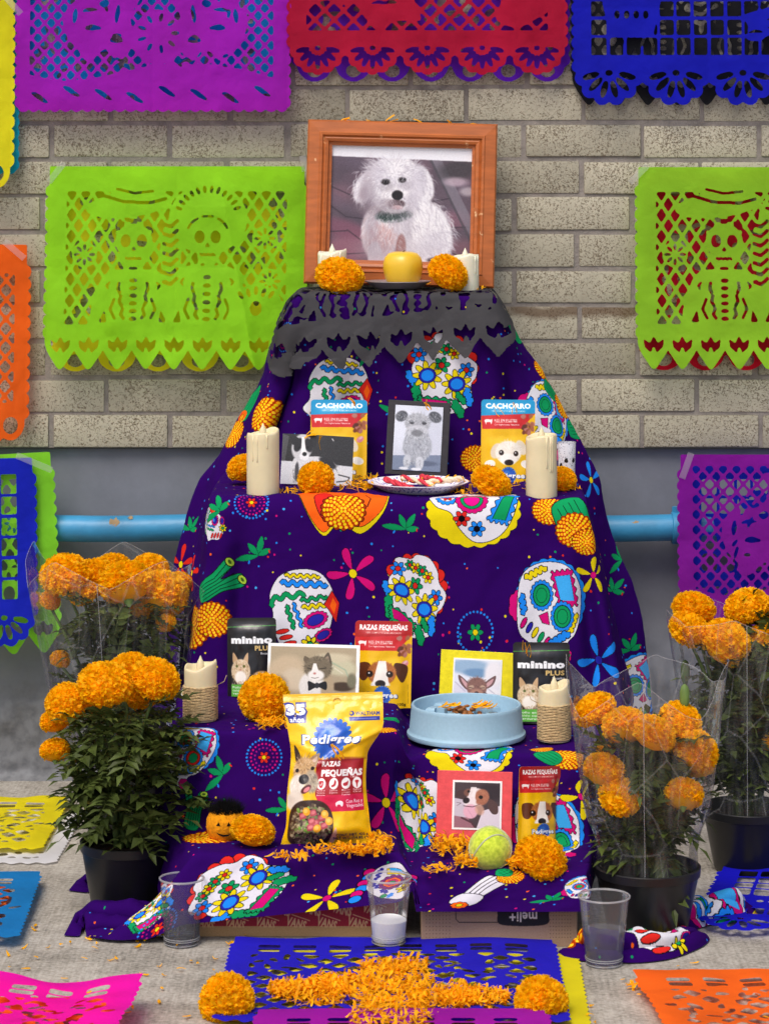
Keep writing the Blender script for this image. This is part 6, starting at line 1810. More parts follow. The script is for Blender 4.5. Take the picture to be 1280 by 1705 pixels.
# ================================================================== loose petals
def petal_strip(R_, p, L, w, yaw, pitch, curl):
    d = Vector((math.cos(yaw) * math.cos(pitch), math.sin(yaw) * math.cos(pitch), math.sin(pitch)))
    s_ = Vector((-math.sin(yaw), math.cos(yaw), R_.uniform(-.4, .4))).normalized()
    u = s_.cross(d)
    V, Fc = [], []
    for k, (t, ww) in enumerate(((0, .18), (.35, .6), (.75, 1.0), (1.0, .75))):
        c = p + d * (L * (t - .4)) + u * (curl * L * math.sin(t * 2.6))
        V.append(c - s_ * w * ww * .5 + u * w * .12); V.append(c - u * w * .06); V.append(c + s_ * w * ww * .5 + u * w * .12 * R_.uniform(.3, 1.6))
    for k in range(3):
        a = 3 * k
        Fc += [(a, a + 1, a + 4, a + 3), (a + 1, a + 2, a + 5, a + 4)]
    return V, Fc

def pile(name, label, fn, n, seed, L=(.008, .016), w=(.003, .006), zh=lambda R_: 0.0, pitch=1.1):
    R_ = random.Random(seed); m = MB()
    for _ in range(n):
        p = fn(R_); p = Vector(p); p.z += zh(R_) + .002
        m.add(*petal_strip(R_, p, R_.uniform(*L), R_.uniform(*w), R_.uniform(0, 2 * PI), R_.gauss(0, pitch) * .6, R_.uniform(-.2, .35)))
    o = m.build(name, M_PETAL2); tag(o, label, 'petals', 'loose marigold petals', 'stuff')
    return o

def spot(cx, cy, rx, ry, Z):
    """points of an ellipse on a level at height Z, given in photograph pixels"""
    def f(R_):
        a = R_.uniform(0, 2 * PI); q = math.sqrt(R_.random())
        px, py = cx + rx * q * math.cos(a), cy + ry * q * math.sin(a)
        D = (EYE - Z) * F / (py - HOR)
        return at(px, py, D)
    return f
def many(*fs):
    def f(R_): return R_.choice(fs)(R_)
    return f
pile('marigold_petals', 'cross of loose marigold petals on the blue cut paper', many(spot(655, 1618, 60, 10, .01), spot(655, 1640, 68, 18, .012), spot(655, 1668, 66, 22, .012), spot(650, 1700, 72, 24, .012), spot(530, 1662, 62, 16, .012), spot(485, 1655, 38, 9, .012), spot(560, 1648, 50, 14, .012), spot(740, 1668, 60, 18, .012), spot(790, 1668, 58, 12, .012))  , 3400, 1, zh=lambda R_: .014 * R_.random())
def scat(R_):
    while True:
        px, py = R_.uniform(-20, 1300), R_.uniform(1500, 1705)
        if 340 < px < 960 and py > 1570: continue
        if px > 480 and px < 960: continue
        return gnd(px, py, .003)
pile('marigold_petals', 'petals scattered over the bare pavement', many(scat, scat, spot(200, 1610, 190, 60, .003), spot(520, 1570, 150, 6, .003), spot(830, 1650, 60, 30, .003)), 130, 2, L=(.006, .016), w=(.003, .006), pitch=.25)
pile('marigold_petals', 'petals where the orange paper meets the pavement', spot(1070, 1640, 32, 6, .006), 40, 9, L=(.008, .02))
pile('marigold_petals', 'heap of petals at the foot of the red picture frame and tennis ball', many(spot(752, 1416, 36, 12, .122), spot(750, 1408, 34, 8, .122), spot(775, 1440, 24, 7, .12), spot(858, 1440, 16, 8, .12)), 380, 3, zh=lambda R_: .012 * R_.random())
pile('marigold_petals', 'thin line of petals under the heap by the red frame', spot(735, 1448, 30, 6, .122), 28, 31, L=(.008, .018))
pile('marigold_petals', 'petals strewn along the foot of the dry food bag', many(spot(560, 1418, 55, 5, .135), spot(630, 1408, 22, 16, .135), spot(600, 1420, 40, 6, .132)), 360, 4, zh=lambda R_: .008 * R_.random())
pile('marigold_petals', 'small patch of petals on the cloth left of the bag foot', spot(480, 1425, 34, 5, .133), 46, 41)
pile('marigold_petals', 'petals at the step below the round marigold and cat photo', many(spot(445, 1206, 22, 8, .28), spot(470, 1200, 26, 10, .28)), 130, 5, zh=lambda R_: .006 * R_.random())
pile('marigold_petals', 'petals between the marigold and the treat plate', many(spot(590, 810, 36, 7, .605), spot(500, 818, 50, 4, .6), spot(610, 800, 22, 12, .605)), 120, 6, L=(.01, .02))
pile('marigold_petals', 'petals on and beside the treat plate', many(spot(775, 815, 26, 8, .60), spot(720, 800, 70, 6, .612), spot(885, 812, 10, 6, .6), spot(855, 800, 20, 10, .6), spot(950, 812, 16, 3, .6)), 90, 7, L=(.008, .018))
pile('marigold_petals', 'petals lying round the apple and short candles', many(spot(630, 468, 24, 3, .94), spot(712, 470, 10, 4, .94), spot(800, 480, 10, 3, .932)), 26, 8, L=(.006, .014))
# single petals caught on things
def single(px, py, D, label, ang, L=.022, w=.009):
    R_ = random.Random(px * 7 + py)
    m = MB(); p = Vector((0, 0, 0))
    for k in range(2):
        V, Fc = petal_strip(R_, p + Vector((R_.uniform(-.003, .003), -.002 * k, R_.uniform(-.003, .003))), L, w, 0.0, math.radians(ang) + R_.uniform(-.5, .5), R_.uniform(-.3, .3))
        m.add(V, Fc)
    o = m.build('marigold_petal', M_PETAL2); o.location = at(px, py, D)
    tag(o, label, 'petal', 'single marigold petals')
single(538, 738, 4.62, 'petal stuck on the black and white dog photo', -70, .03, .012)
single(512, 728, 4.62, 'petal hooked over the top edge of the black and white dog photo', 10, .022, .008)
single(583, 670, 4.68, 'petal on top of the puppy food pouch beside the dog photo', -50, .018)
single(712, 674, 4.66, 'petal on top of the charcoal frame', -60, .018, .010)
single(828, 682, 4.66, 'thin petal slanting across the puppy pouch by the candle', -55, .022, .005)
single(857, 676, 4.66, 'upright petal on top of the puppy pouch by the candle', -80, .02, .007)
single(873, 1075, 4.33, 'petal draped over the top of the cat food pouch by the dish', -80, .018, .006)
single(881, 1080, 4.33, 'longer petal over the top of the cat food pouch by the dish', -85, .02, .006)
single(560, 1250, 3.975, 'curled petal stuck on the logo of the dry food bag', -60, .028, .012)
for k, (px, py) in enumerate(((573, 200), (618, 201), (650, 199), (692, 203), (746, 206), (785, 209))):
    single(px, py, 4.925, ('petal at one end of the portrait frame top', 'flat petal on the portrait frame top', 'bushy petal near the middle of the portrait frame top', 'petal pair on the portrait frame top', 'drooping petal on the portrait frame top', 'petal at the far end of the portrait frame top')[k], (10, 0, 30, -10, -50, 0)[k], .02, .009)
# ================================================================== BLACK PAPER OVER THE TOP TIER
def on_drape(sheet, u, v, off):
    """points of a draped sheet at cloth coordinates (u, v), lifted off the cloth"""
    nr, nc = sheet.P.shape[:2]
    Vr = sheet.V[:, 0]
    jf = np.clip(np.interp(v, Vr, np.arange(nr)), 0, nr - 1.001); j = jf.astype(int); fj = jf - j
    du_ = np.gradient(sheet.P, axis=1); dv_ = np.gradient(sheet.P, axis=0)
    Nn = np.cross(du_, dv_); Nn /= np.maximum(np.linalg.norm(Nn, axis=2, keepdims=True), 1e-9)
    out = np.zeros((len(u), 3))
    for k in range(len(u)):
        row = sheet.U[j[k]]
        i_f = min(max(np.interp(u[k], row, np.arange(nc)), 0), nc - 1.001); i = int(i_f); fi = i_f - i
        a = sheet.P[j[k], i] * (1 - fi) + sheet.P[j[k], i + 1] * fi
        b = sheet.P[j[k] + 1, i] * (1 - fi) + sheet.P[j[k] + 1, i + 1] * fi
        p = a * (1 - fj[k]) + b * fj[k]
        out[k] = p - Nn[j[k], i] * off[k]
    return out
def runner_style(p):
    skeleton_style(p)
    for k in range(9):
        x = .03 + .052 * k; y = .085
        p.off(head([(x - .012, y + .016), (x, y + .004), (x + .012, y + .016), (x, y + .009)], 3))
        if k % 2 == 0:
            p.off([(x + .018, y + .002), (x + .030, y + .002), (x + .026, y + .024), (x + .020, y + .024)])
    for x0 in (.06, .145, .24, .33, .41):
        for a in range(5): p.eoff(x0 + .017 * math.cos(.5 + a * .55), .118 + .016 * math.sin(.5 + a * .55), .0062, .0034, .5 + a * .55)
        p.eoff(x0, .117, .006, .004)
bp = empty('cut_paper_runner', (0.02, -.26, .93), 'charcoal black cut paper draped over the front edge of the top tier', 'paper banner')
PW, PH = .455, .335
def bshape(x, y):
    u = x - .246; v = .012 + (PH - y) - .075 * (x - .16)
    t = np.clip((v - .23) / .13, 0, 1)
    off = .005 + t * (.012 + .030 * (vnoise(x * 15 + 5, 0 * y + 2.2) + .4)) + .003 * vnoise(x * 40, y * 40)
    P = on_drape(up, u, v, off)
    return P - np.array([0.02, -.26, .93])
link_obj('sheet', paper_mesh(runner_style, PW, PH, (78, 77, 80), bshape, .0026, key='runner'), bp)

# ================================================================== PORTRAIT FRAME
def wood(name, base):
    m, n, l, p = mat_new(name)
    tc = n.new('ShaderNodeTexCoord'); mp = n.new('ShaderNodeMapping'); mp.inputs['Scale'].default_value = (8, 60, 60)
    l.new(tc.outputs['Object'], mp.inputs[0])
    t = n.new('ShaderNodeTexNoise'); t.inputs['Scale'].default_value = 2; t.inputs['Detail'].default_value = 6; l.new(mp.outputs[0], t.inputs['Vector'])
    cr = n.new('ShaderNodeValToRGB'); cr.color_ramp.elements[0].color = (*[c * .8 for c in base], 1); cr.color_ramp.elements[1].color = (*[min(1, c * 1.15) for c in base], 1)
    cr.color_ramp.elements[0].position = .3; cr.color_ramp.elements[1].position = .7
    l.new(t.outputs[0], cr.inputs[0])
    # worn, paler edges where the paint has chipped
    t2 = n.new('ShaderNodeTexNoise'); t2.inputs['Scale'].default_value = 45; t2.inputs['Detail'].default_value = 3; l.new(tc.outputs['Object'], t2.inputs['Vector'])
    r = n.new('ShaderNodeMapRange'); r.inputs['From Min'].default_value = .69; r.inputs['From Max'].default_value = .72; r.inputs['To Max'].default_value = .8; l.new(t2.outputs[0], r.inputs['Value'])
    mx = n.new('ShaderNodeMixRGB'); mx.inputs[2].default_value = (*rgb(226, 186, 140), 1); l.new(r.outputs[0], mx.inputs[0]); l.new(cr.outputs[0], mx.inputs[1]); l.new(mx.outputs[0], p.inputs['Base Color'])
    p.inputs['Roughness'].default_value = .38
    return m
M_WOOD = wood('stained_frame_wood', rgb(176, 96, 44))
def frame_rails(e, w, h, prof, mat, name='rail'):
    """four mitred rails; prof = list of (inset, height towards viewer)"""
    cs = [(-1, -1), (1, -1), (1, 1), (-1, 1)]
    for k in range(4):
        a, b = cs[k], cs[(k + 1) % 4]
        V, Fc = [], []
        for (s_, y) in prof:
            for c in (a, b):
                V.append((c[0] * (w / 2 - s_), -y, c[1] * (h / 2 - s_)))
        n = len(prof)
        for i in range(n - 1): Fc.append((2 * i, 2 * i + 1, 2 * i + 3, 2 * i + 2))
        Fc.append((2 * n - 2, 2 * n - 1, 1, 0))
        m = mesh(name, V, Fc, mat, False)
        link_obj(name, m, e)
def picture_plane(e, w, h, img, name, y, x=0, z=0, rough=.3, thick=.0012, border=None):
    V = []; n = 8
    for j in range(n + 1):
        for i in range(n + 1): V.append((x - w / 2 + w * i / n, y, z - h / 2 + h * j / n))
    uv = [(i / n, j / n) for j in range(n + 1) for i in range(n + 1)]
    Fc = [(j * (n + 1) + i, j * (n + 1) + i + 1, (j + 1) * (n + 1) + i + 1, (j + 1) * (n + 1) + i) for j in range(n) for i in range(n)]
    return link_obj(name, mesh(name, V, Fc, print_mat(name + '_print', img, rough=rough, spec=.4), True, uv), e)

FW, FH = .352, .305
c = at(667, 340, 4.92)
fr = empty('picture_frame', c, 'large brown wooden frame with a portrait of a fluffy white dog on the top tier', 'picture frame', rot=(math.radians(-5), math.radians(1.5), 0))
frame_rails(fr, FW, FH, [(0, 0), (0, .016), (.003, .020), (.022, .022), (.024, .024), (.028, .0235), (.030, .019), (.034, .021), (.039, .019), (.041, .013), (.046, .012), (.046, .004)], M_WOOD)
picture_plane(fr, FW - .086, FH - .086, art_fluffy(), 'photograph', -.006, rough=.25)
link_obj('backing', bm_mesh('backing', box_bm(FW - .01, .004, FH - .01, origin=(0, .002, 0)), simple('brown_board', rgb(120, 90, 60), .8)), fr)

# ================================================================== CANDLES
def wax_mat(name, col):
    m = simple(name, col, .45, .4, noise=.08, nscale=30, bump=.12, bscale=60, sss=.25); return m
M_WAX = wax_mat('cream_wax', rgb(222, 208, 170)); M_WAX2 = wax_mat('ivory_wax', rgb(226, 222, 198)); M_TWINE = simple('jute_twine', rgb(190, 164, 122), .9, .2, noise=.3, nscale=220, bump=.8, bscale=500)
def candle(px, py, rpx, hpx, D, label, mat, seed, twine=None, rim=.010):
    b = at(px, py, D); r = rpx * D / F; h = hpx * D / F
    e = empty('candle', b, label, 'candle', 'flameless candles on the altar')
    n = 40; R_ = random.Random(seed)
    V, Fc = [], []
    zs = [0, .002, h * .3, h * .6, h * .8, h * .92, 1, 1.0, .99]
    rows = [(r * .985, lambda a: 0.0), (r, lambda a: .002), (r, lambda a: h * .3), (r * .995, lambda a: h * .6), (r, lambda a: h * .85)]
    def top(a): return h + rim * (.5 * math.sin(a + 1.4) + .28 * math.sin(2.0 * a + seed * 2.1) + .10 * math.sin(5 * a + seed))
    rows += [(r * 1.0, lambda a: top(a) - .004), (r * .96, lambda a: top(a)), (r * .88, lambda a: top(a) - .001), (r * .80, lambda a: top(a) - .006), (r * .6, lambda a: h - rim - .006), (.0005, lambda a: h - rim - .008)]
    for j, (rr, zf) in enumerate(rows):
        for i in range(n):
            a = 2 * PI * i / n
            k = rr * (1 + .012 * float(vnoise(i * .4 + seed, j * .8)))
            V.append((k * math.cos(a), k * math.sin(a), zf(a)))
    for j in range(len(rows) - 1):
        for i in range(n): Fc.append((j * n + i, j * n + (i + 1) % n, (j + 1) * n + (i + 1) % n, (j + 1) * n + i))
    link_obj('wax_body', mesh('wax_body', V, Fc, mat), e)
    # plastic flame tip
    fl = lathe('flame_tip', [(.001, h - rim - .008), (.006, h - rim - .005), (.0068, h - .004), (.005, h + .003), (.002, h + .009), (.0003, h + .013)], 14, mat)
    o = link_obj('flame_tip', fl, e); o.location = (0, 0, rim * .1)
    # wax drips
    for k in range(0 if twine else 3):
        a = -PI / 2 + R_.uniform(-1.2, 1.2); L = h * R_.uniform(.2, .6); z1 = top(a) - .003
        if twine: L = min(L, h * .2)
        pts = [((r - .0006) * math.cos(a), (r - .0006) * math.sin(a), z1 - L * t) for t in (0, .3, .7, .95, 1.0)]
        A, B = tube(pts, [.0022, .0016, .0012, .0018, .0008], 8)
        link_obj('drip', mesh('drip', A, B, mat), e)
    if twine:
        turns = 22; pts = []
        z0, z1 = .002, h * twine
        for k in range(turns * 20 + 1):
            a = 2 * PI * k / 20; t = k / (turns * 20)
            pts.append(((r + .0012) * math.cos(a), (r + .0012) * math.sin(a), z0 + (z1 - z0) * t + .0006 * math.sin(k * 1.7)))
        A, B = tube(pts, (z1 - z0) / turns * .56, 6)
        tw = link_obj('twine', mesh('twine', A, B, M_TWINE), e)
        a = random.Random(seed + 3).choice((0.1, 3.0))
        pts = [((r + .001) * math.cos(a), (r + .001) * math.sin(a), z1), ((r + .012) * math.cos(a), (r + .012) * math.sin(a) - .004, z1 + .006), ((r + .016) * math.cos(a), (r + .016) * math.sin(a) - .005, z1 + .016)]
        A, B = tube(pts, .0006, 5); link_obj('loose_end', mesh('loose_end', A, B, M_TWINE), tw)
    return e
candle(553, 474, 24, 56, 4.84, 'short ivory candle behind the marigold head, under the portrait frame corner', M_WAX2, 1, rim=.006)
candle(774, 483, 23, 58, 4.83, 'short ivory candle beside the apple, marigold head leaning on it', M_WAX2, 2, rim=.006)
candle(438, 822, 27, 104, 4.50, 'tall cream candle next to the black and white dog photo', M_WAX, 3, rim=.008)
candle(901, 830, 26, 106, 4.49, 'tall cream candle in front of the spotted glass', M_WAX, 5, rim=.006)
candle(334, 1198, 27, 92, 4.20, 'twine wrapped candle at the end of the tier near the cat food and cat photo', M_WAX, 7, twine=.62, rim=.010)
candle(922, 1232, 26, 92, 4.20, 'twine wrapped candle beside the pale blue dish', M_WAX, 9.6, twine=.66, rim=.011)

# ================================================================== APPLE, PLATES, DISH
M_APPLE = simple('yellow_apple', rgb(228, 186, 46), .32, .5, noise=.12, nscale=14, bump=.05, bscale=80, sss=.1)
p = at(670, 470, 4.83); ra = 33 * 4.83 / F
ap = empty('apple', p, 'yellow apple on the silver plate before the portrait', 'apple')
prof = [(.001, .10), (.25, .03), (.5, .0), (.72, .12), (.9, .45), (1.0, .9), (1.0, 1.2), (.92, 1.5), (.72, 1.72), (.45, 1.80), (.22, 1.74), (.08, 1.62), (.001, 1.58)]
link_obj('flesh', lathe('flesh', [(r * ra, z * ra * .98) for r, z in prof], 40, M_APPLE, True, lambda a, j: 1 + .022 * math.cos(5 * a + .4), None), ap)
A, B = tube([(0, 0, ra * 1.55), (.001, 0, ra * 1.72), (.003, 0, ra * 1.84)], .0014, 6); link_obj('stalk', mesh('stalk', A, B, simple('stalk_brown', rgb(96, 70, 40), .8)), ap)

M_SILVER = simple('silver_card', rgb(176, 170, 172), .38, .5, metal=.6, noise=.15, nscale=40)
p = at(662, 480, 4.83); rp = 55 * 4.83 / F
pl = link_obj('plate', lathe('plate', [(.001, 0), (rp * .7, 0), (rp * .74, .002), (rp * .94, .011), (rp, .0125), (rp * 1.0, .0138), (rp * .95, .0125), (rp * .73, .0035), (.001, .0015)], 64, M_SILVER))
pl.location = p; tag(pl, 'small silver plate holding the yellow apple', 'plate')
ap.location.z = p.z + .003

# party plate with treat sticks
def plate_print():
    n = N(.2, .2, 512, C(232, 230, 238)); R_ = random.Random(5)
    for k in range(150):
        a = 2 * PI * k / 75 + R_.uniform(-.03, .03); r_ = .405 + .06 * (k % 2) + R_.uniform(-.02, .02)
        n.soft(.5 + r_ * math.cos(a), .5 + r_ * math.sin(a), .017, .006, R_.choice([(70, 50, 150), (100, 60, 170), (40, 60, 150), (150, 60, 150)]), -a + R_.uniform(-.8, .8), .3)
    return n.img('party_plate')
p = at(696, 818, 4.56); rp = 84 * 4.56 / F
tp = empty('plate', p, 'white paper plate with violet marks holding the treat sticks', 'plate')
prof = [(.001, 0), (rp * .66, 0), (rp * .7, .002), (rp * .93, .014), (rp, .0165), (rp * 1.0, .0178), (rp * .94, .0156), (rp * .7, .0036), (.001, .002)]
m = lathe('plate_body', prof, 72, print_mat('party_plate_print', plate_print(), rough=.5), True, lambda a, j: 1 + (.006 * math.sin(36 * a) if 2 <= j <= 6 else 0), 60)
uvl = m.uv_layers.new(name='UVMap')
for li, lp in enumerate(m.loops):
    co = m.vertices[lp.vertex_index].co; uvl.data[li].uv = (.5 + co.x / rp * .5, .5 + co.y / rp * .5)
link_obj('plate_body', m, tp)
M_TR = simple('red_rawhide', rgb(206, 54, 70), .6, .3, noise=.3, nscale=160, bump=.6, bscale=180); M_TW = simple('pale_rawhide', rgb(226, 208, 180), .6, .3, noise=.2, nscale=120, bump=.5, bscale=180)
def treat(px0, py0, px1, py1, D0, D1, r, mats, label, seed):
    a, b = at(px0, py0, D0), at(px1, py1, D1)
    e = empty('treat_stick', a, label, 'dog treat', 'rawhide treat sticks on the plate')
    R_ = random.Random(seed); L = (b - a)
    for q in range(2):
        pts = [a * 0 + L * (k / 24) + Vector((0, math.cos(k * .55 + q * PI) * r * .45, math.sin(k * .55 + q * PI) * r * .45 + r)) for k in range(25)]
        A, B = tube(pts, [r * (.62 + .05 * math.sin(k * 1.3)) for k in range(25)], 10)
        link_obj('twist', mesh('twist', A, B, mats[q]), e)
    return e
treat(640, 803, 694, 822, 4.57, 4.50, .0055, (M_TR, M_TR), 'red twisted treat stick pointing to the front of the plate', 1)
treat(668, 800, 722, 813, 4.58, 4.54, .0055, (M_TR, M_TW), 'red and white treat stick in the middle of the plate', 2)
treat(700, 799, 735, 806, 4.60, 4.56, .0055, (M_TR, M_TR), 'short red treat stick behind the others', 3)
treat(714, 808, 772, 802, 4.56, 4.57, .0055, (M_TW, M_TW), 'pale treat stick sticking out over the plate rim', 4)

# slow feeder dish
M_DISH = simple('pale_blue_plastic', rgb(150, 184, 204), .5, .4, noise=.05, nscale=200, bump=.1, bscale=600)
p = at(776, 1224, 4.22); rd = 99 * 4.22 / F
dz = .242; p.z = dz + .003
di = empty('feeding_dish', p, 'pale blue slow feeding dish with ridges inside', 'dish')
hd_ = .052
link_obj('bowl', lathe('bowl', [(rd * .9, 0), (rd * .985, 0), (rd, .003), (rd * .995, .007), (rd * .97, .009), (rd * .955, .012), (rd * .925, hd_ - .006), (rd * .925, hd_ - .002), (rd * .91, hd_), (rd * .88, hd_ - .001), (rd * .87, hd_ - .006), (rd * .84, .016), (rd * .80, .012), (.001, .012)], 80, M_DISH), di)
for k, (bx, by, a, L) in enumerate(((-.045, .012, .5, .03), (-.012, -.008, 2.2, .018), (.03, .03, -.3, .04), (.05, -.012, 1.4, .022), (-.03, .046, .1, .03), (.0, -.045, .2, .035))):
    pts = [(bx + L * (t - .5) * math.cos(a) + .012 * math.sin(t * PI) * -math.sin(a), by + L * (t - .5) * math.sin(a) + .012 * math.sin(t * PI) * math.cos(a)) for t in [i / 6 for i in range(7)]]
    V, Fc = [], []
    w_ = .0075
    ring = []
    for i in range(7): 
        d = (pts[min(i + 1, 6)][0] - pts[max(i - 1, 0)][0], pts[min(i + 1, 6)][1] - pts[max(i - 1, 0)][1]); l_ = math.hypot(*d); ring.append((pts[i][0] - d[1] / l_ * w_, pts[i][1] + d[0] / l_ * w_))
    e1 = [(pts[6][0] + w_ * math.cos(q), pts[6][1] + w_ * math.sin(q)) for q in ()]
    back = []
    for i in range(6, -1, -1):
        d = (pts[min(i + 1, 6)][0] - pts[max(i - 1, 0)][0], pts[min(i + 1, 6)][1] - pts[max(i - 1, 0)][1]); l_ = math.hypot(*d); back.append((pts[i][0] + d[1] / l_ * w_, pts[i][1] - d[0] / l_ * w_))
    loop = ring + back; n = len(loop); cx = sum(q[0] for q in loop) / n; cy = sum(q[1] for q in loop) / n
    zt_ = hd_ - (.010 if k % 2 == 0 else .014)
    for s_, z in ((1.0, .011), (1.0, zt_ - .003), (.93, zt_ - .0008), (.86, zt_)):
        for (x, y) in loop: V.append((cx + (x - cx) * s_, cy + (y - cy) * s_, z))
    for j in range(3):
        for i in range(n): Fc.append((j * n + i, (j + 1) * n + i, (j + 1) * n + (i + 1) % n, j * n + (i + 1) % n))
    Fc.append(tuple(3 * n + i for i in range(n)))
    bm = bmesh.new(); mm = mesh('ridge', V, Fc, M_DISH); bm.from_mesh(mm); bmesh.ops.recalc_face_normals(bm, faces=bm.faces); bm.to_mesh(mm); bm.free()
    mm.set_sharp_from_angle(angle=.9)
    link_obj('ridge', mm, di)
M_KIB = simple('brown_kibble', rgb(150, 96, 52), .8, .3, noise=.35, nscale=120, bump=.8, bscale=200)
R_ = random.Random(8); bm = bmesh.new()
for k in range(34):
    r = bmesh.ops.create_icosphere(bm, subdivisions=1, radius=R_.uniform(.0035, .0052))
    q = Vector((R_.gauss(.002, .018), R_.gauss(0, .012), hd_ - .012 + R_.uniform(-.003, .006)))
    for v in r['verts']: v.co = Vector((v.co.x * 1.2, v.co.y, v.co.z * .7)) + q
kb = link_obj('dog_kibble', bm_mesh('dog_kibble', bm, M_KIB, True)); kb.location = p; tag(kb, 'brown kibble heaped in the pale blue dish', 'kibble', None, 'stuff')
m = MB(); R_ = random.Random(12)
for k in range(20): m.add(*petal_strip(R_, Vector((R_.choice((-.028, .022, .034)) + R_.gauss(0, .006), R_.gauss(0, .01), hd_ - .004 + R_.uniform(0, .006))), .018, .007, R_.uniform(-.5, .5), R_.uniform(0, .6), .2))
o = m.build('marigold_petals', M_PETAL2); o.location = p; tag(o, 'petals lying on the kibble in the dish', 'petals', 'loose marigold petals', 'stuff')

# spotted glass
def cow_print():
    n = N(.16, .08, 400, C(206, 206, 214)); R_ = random.Random(3)
    for k in range(420): n.soft(R_.random(), R_.random(), .006, .005, R_.choice([(90, 90, 110), (60, 60, 80), (240, 240, 244)]), 0, .4)
    for k in range(9): n.hd([(x + .05 * R_.uniform(.5, 1) * math.cos(a), y + .09 * R_.uniform(.5, 1) * math.sin(a)) for x, y in ((R_.random(), R_.uniform(.35, .9)),) for a in range(0, 6)], (20, 18, 22))
    return n.img('spotted_glass')
p = at(943, 800, 4.62); rg = 15 * 4.62 / F
sg = empty('spotted_glass', p, 'speckled glass with black spots half hidden behind the tall candle', 'glass')
prof = [(.001, 0), (rg * .86, 0), (rg * .9, .003), (rg, .066), (rg * .97, .067), (rg * .95, .064), (rg * .84, .006), (.001, .005)]
m = lathe('glass_body', prof, 40, print_mat('spotted_glass_print', cow_print(), rough=.15, spec=.6), True)
uvl = m.uv_layers.new(name='UVMap')
for poly in m.polygons:
    for li in poly.loop_indices:
        i = m.loops[li].vertex_index % 40; j = m.loops[li].vertex_index // 40
        uvl.data[li].uv = (((i if not (i == 0 and 39 in [m.loops[q].vertex_index % 40 for q in poly.loop_indices]) else 40) / 40.0), min(1, m.vertices[m.loops[li].vertex_index].co.z / .067))
link_obj('glass_body', m, sg); link_obj('rim', mesh('rim', *tube([(rg * math.cos(a * PI / 20), rg * math.sin(a * PI / 20), .067) for a in range(41)], .0008, 6, False), clear_mat('glass_rim', .2)), sg)

# ================================================================== CARDS AND SMALL FRAMES
M_CARDW = simple('white_card', rgb(240, 240, 240), .6)
def card(px, py, w, h, D, lean, roll, yaw, name, label, cat, framecol, img, mw, mh, mx=0, mz=0, inset_border=.003, group='pet photographs on the altar', rough=.35, matte=None):
    """a leaning card: px,py is the middle of its lower edge"""
    b = at(px, py, D)
    e = empty(name, b, label, cat, group, rot=(math.radians(-lean), math.radians(roll), math.radians(yaw)))
    if framecol is not None:
        o = link_obj('mount', bm_mesh('mount', box_bm(w, .003, h, .0008, 1, origin=(0, 0, h / 2)), matte or simple('card_mount', rgb(*framecol), .85, .2, noise=.12, nscale=120, bump=.35, bscale=260)), e)
        if inset_border: link_obj('photo_paper', bm_mesh('photo_paper', box_bm(mw + inset_border * 2, .0008, mh + inset_border * 2, origin=(mx, -.0021, h / 2 + mz)), M_CARDW), e)
        picture_plane(e, mw, mh, img, 'photograph', -.0028, mx, h / 2 + mz, rough)
    else:
        # a curled photo print, sheet with a white back
        n = 14; V, uv, Fc = [], [], []
        for j in range(n + 1):
            for i in range(n + 1):
                x = (i / n - .5) * w; z = j / n * h
                y = -.004 * math.cos((i / n - .5) * 2.6) + .006 * (j / n) ** 2 * (i / n)
                V.append((x, y, z)); uv.append((i / n, j / n))
        for j in range(n):
            for i in range(n):
                a = j * (n + 1) + i; Fc.append((a, a + 1, a + n + 2, a + n + 1))
        link_obj('photograph', mesh('photograph', V, Fc, print_mat('photo_print', img, rough=rough), True, uv), e)
        link_obj('paper_back', mesh('paper_back', [(x, y + .0008, z) for x, y, z in V], Fc, M_CARDW), e)
    return e
card(526, 808, 119 * 4.60 / F, 84 * 4.60 / F, 4.60, 14, 2.6, 0, 'photo_print', 'black and white photo of a dog leaning against the puppy pouch', 'photograph', None, art_bw_dog(), 0, 0)
card(692, 792, 104 * 4.68 / F, 124 * 4.68 / F, 4.69, 9, 3.2, 0, 'picture_frame', 'charcoal card frame with a black and white schnauzer photo', 'picture frame', (62, 60, 64), art_schnauzer(), 80 * 4.68 / F, 108 * 4.68 / F, 0, 0, 0)
card(520, 1172, 153 * 4.30 / F, 98 * 4.30 / F, 4.30, 10, 1.6, 0, 'photo_print', 'colour photo of a cat wearing a black bow tie', 'photograph', None, art_cat(), 0, 0)
card(791, 1196, 124 * 4.37 / F, 110 * 4.37 / F, 4.37, 9, 3.0, 0, 'picture_frame', 'yellow card frame with a sleeping chihuahua photo behind the dish', 'picture frame', (232, 216, 40), art_chihuahua(), 76 * 4.37 / F, 74 * 4.37 / F, 0, .003, .0025)
card(788, 1404, 126 * 4.03 / F, 118 * 4.03 / F, 4.045, 9, 1.6, 0, 'picture_frame', 'coral red card frame with a terrier photo behind the tennis ball', 'picture frame', (222, 84, 88), art_terrier(), 76 * 4.03 / F, 74 * 4.03 / F, .004, .003, .003)

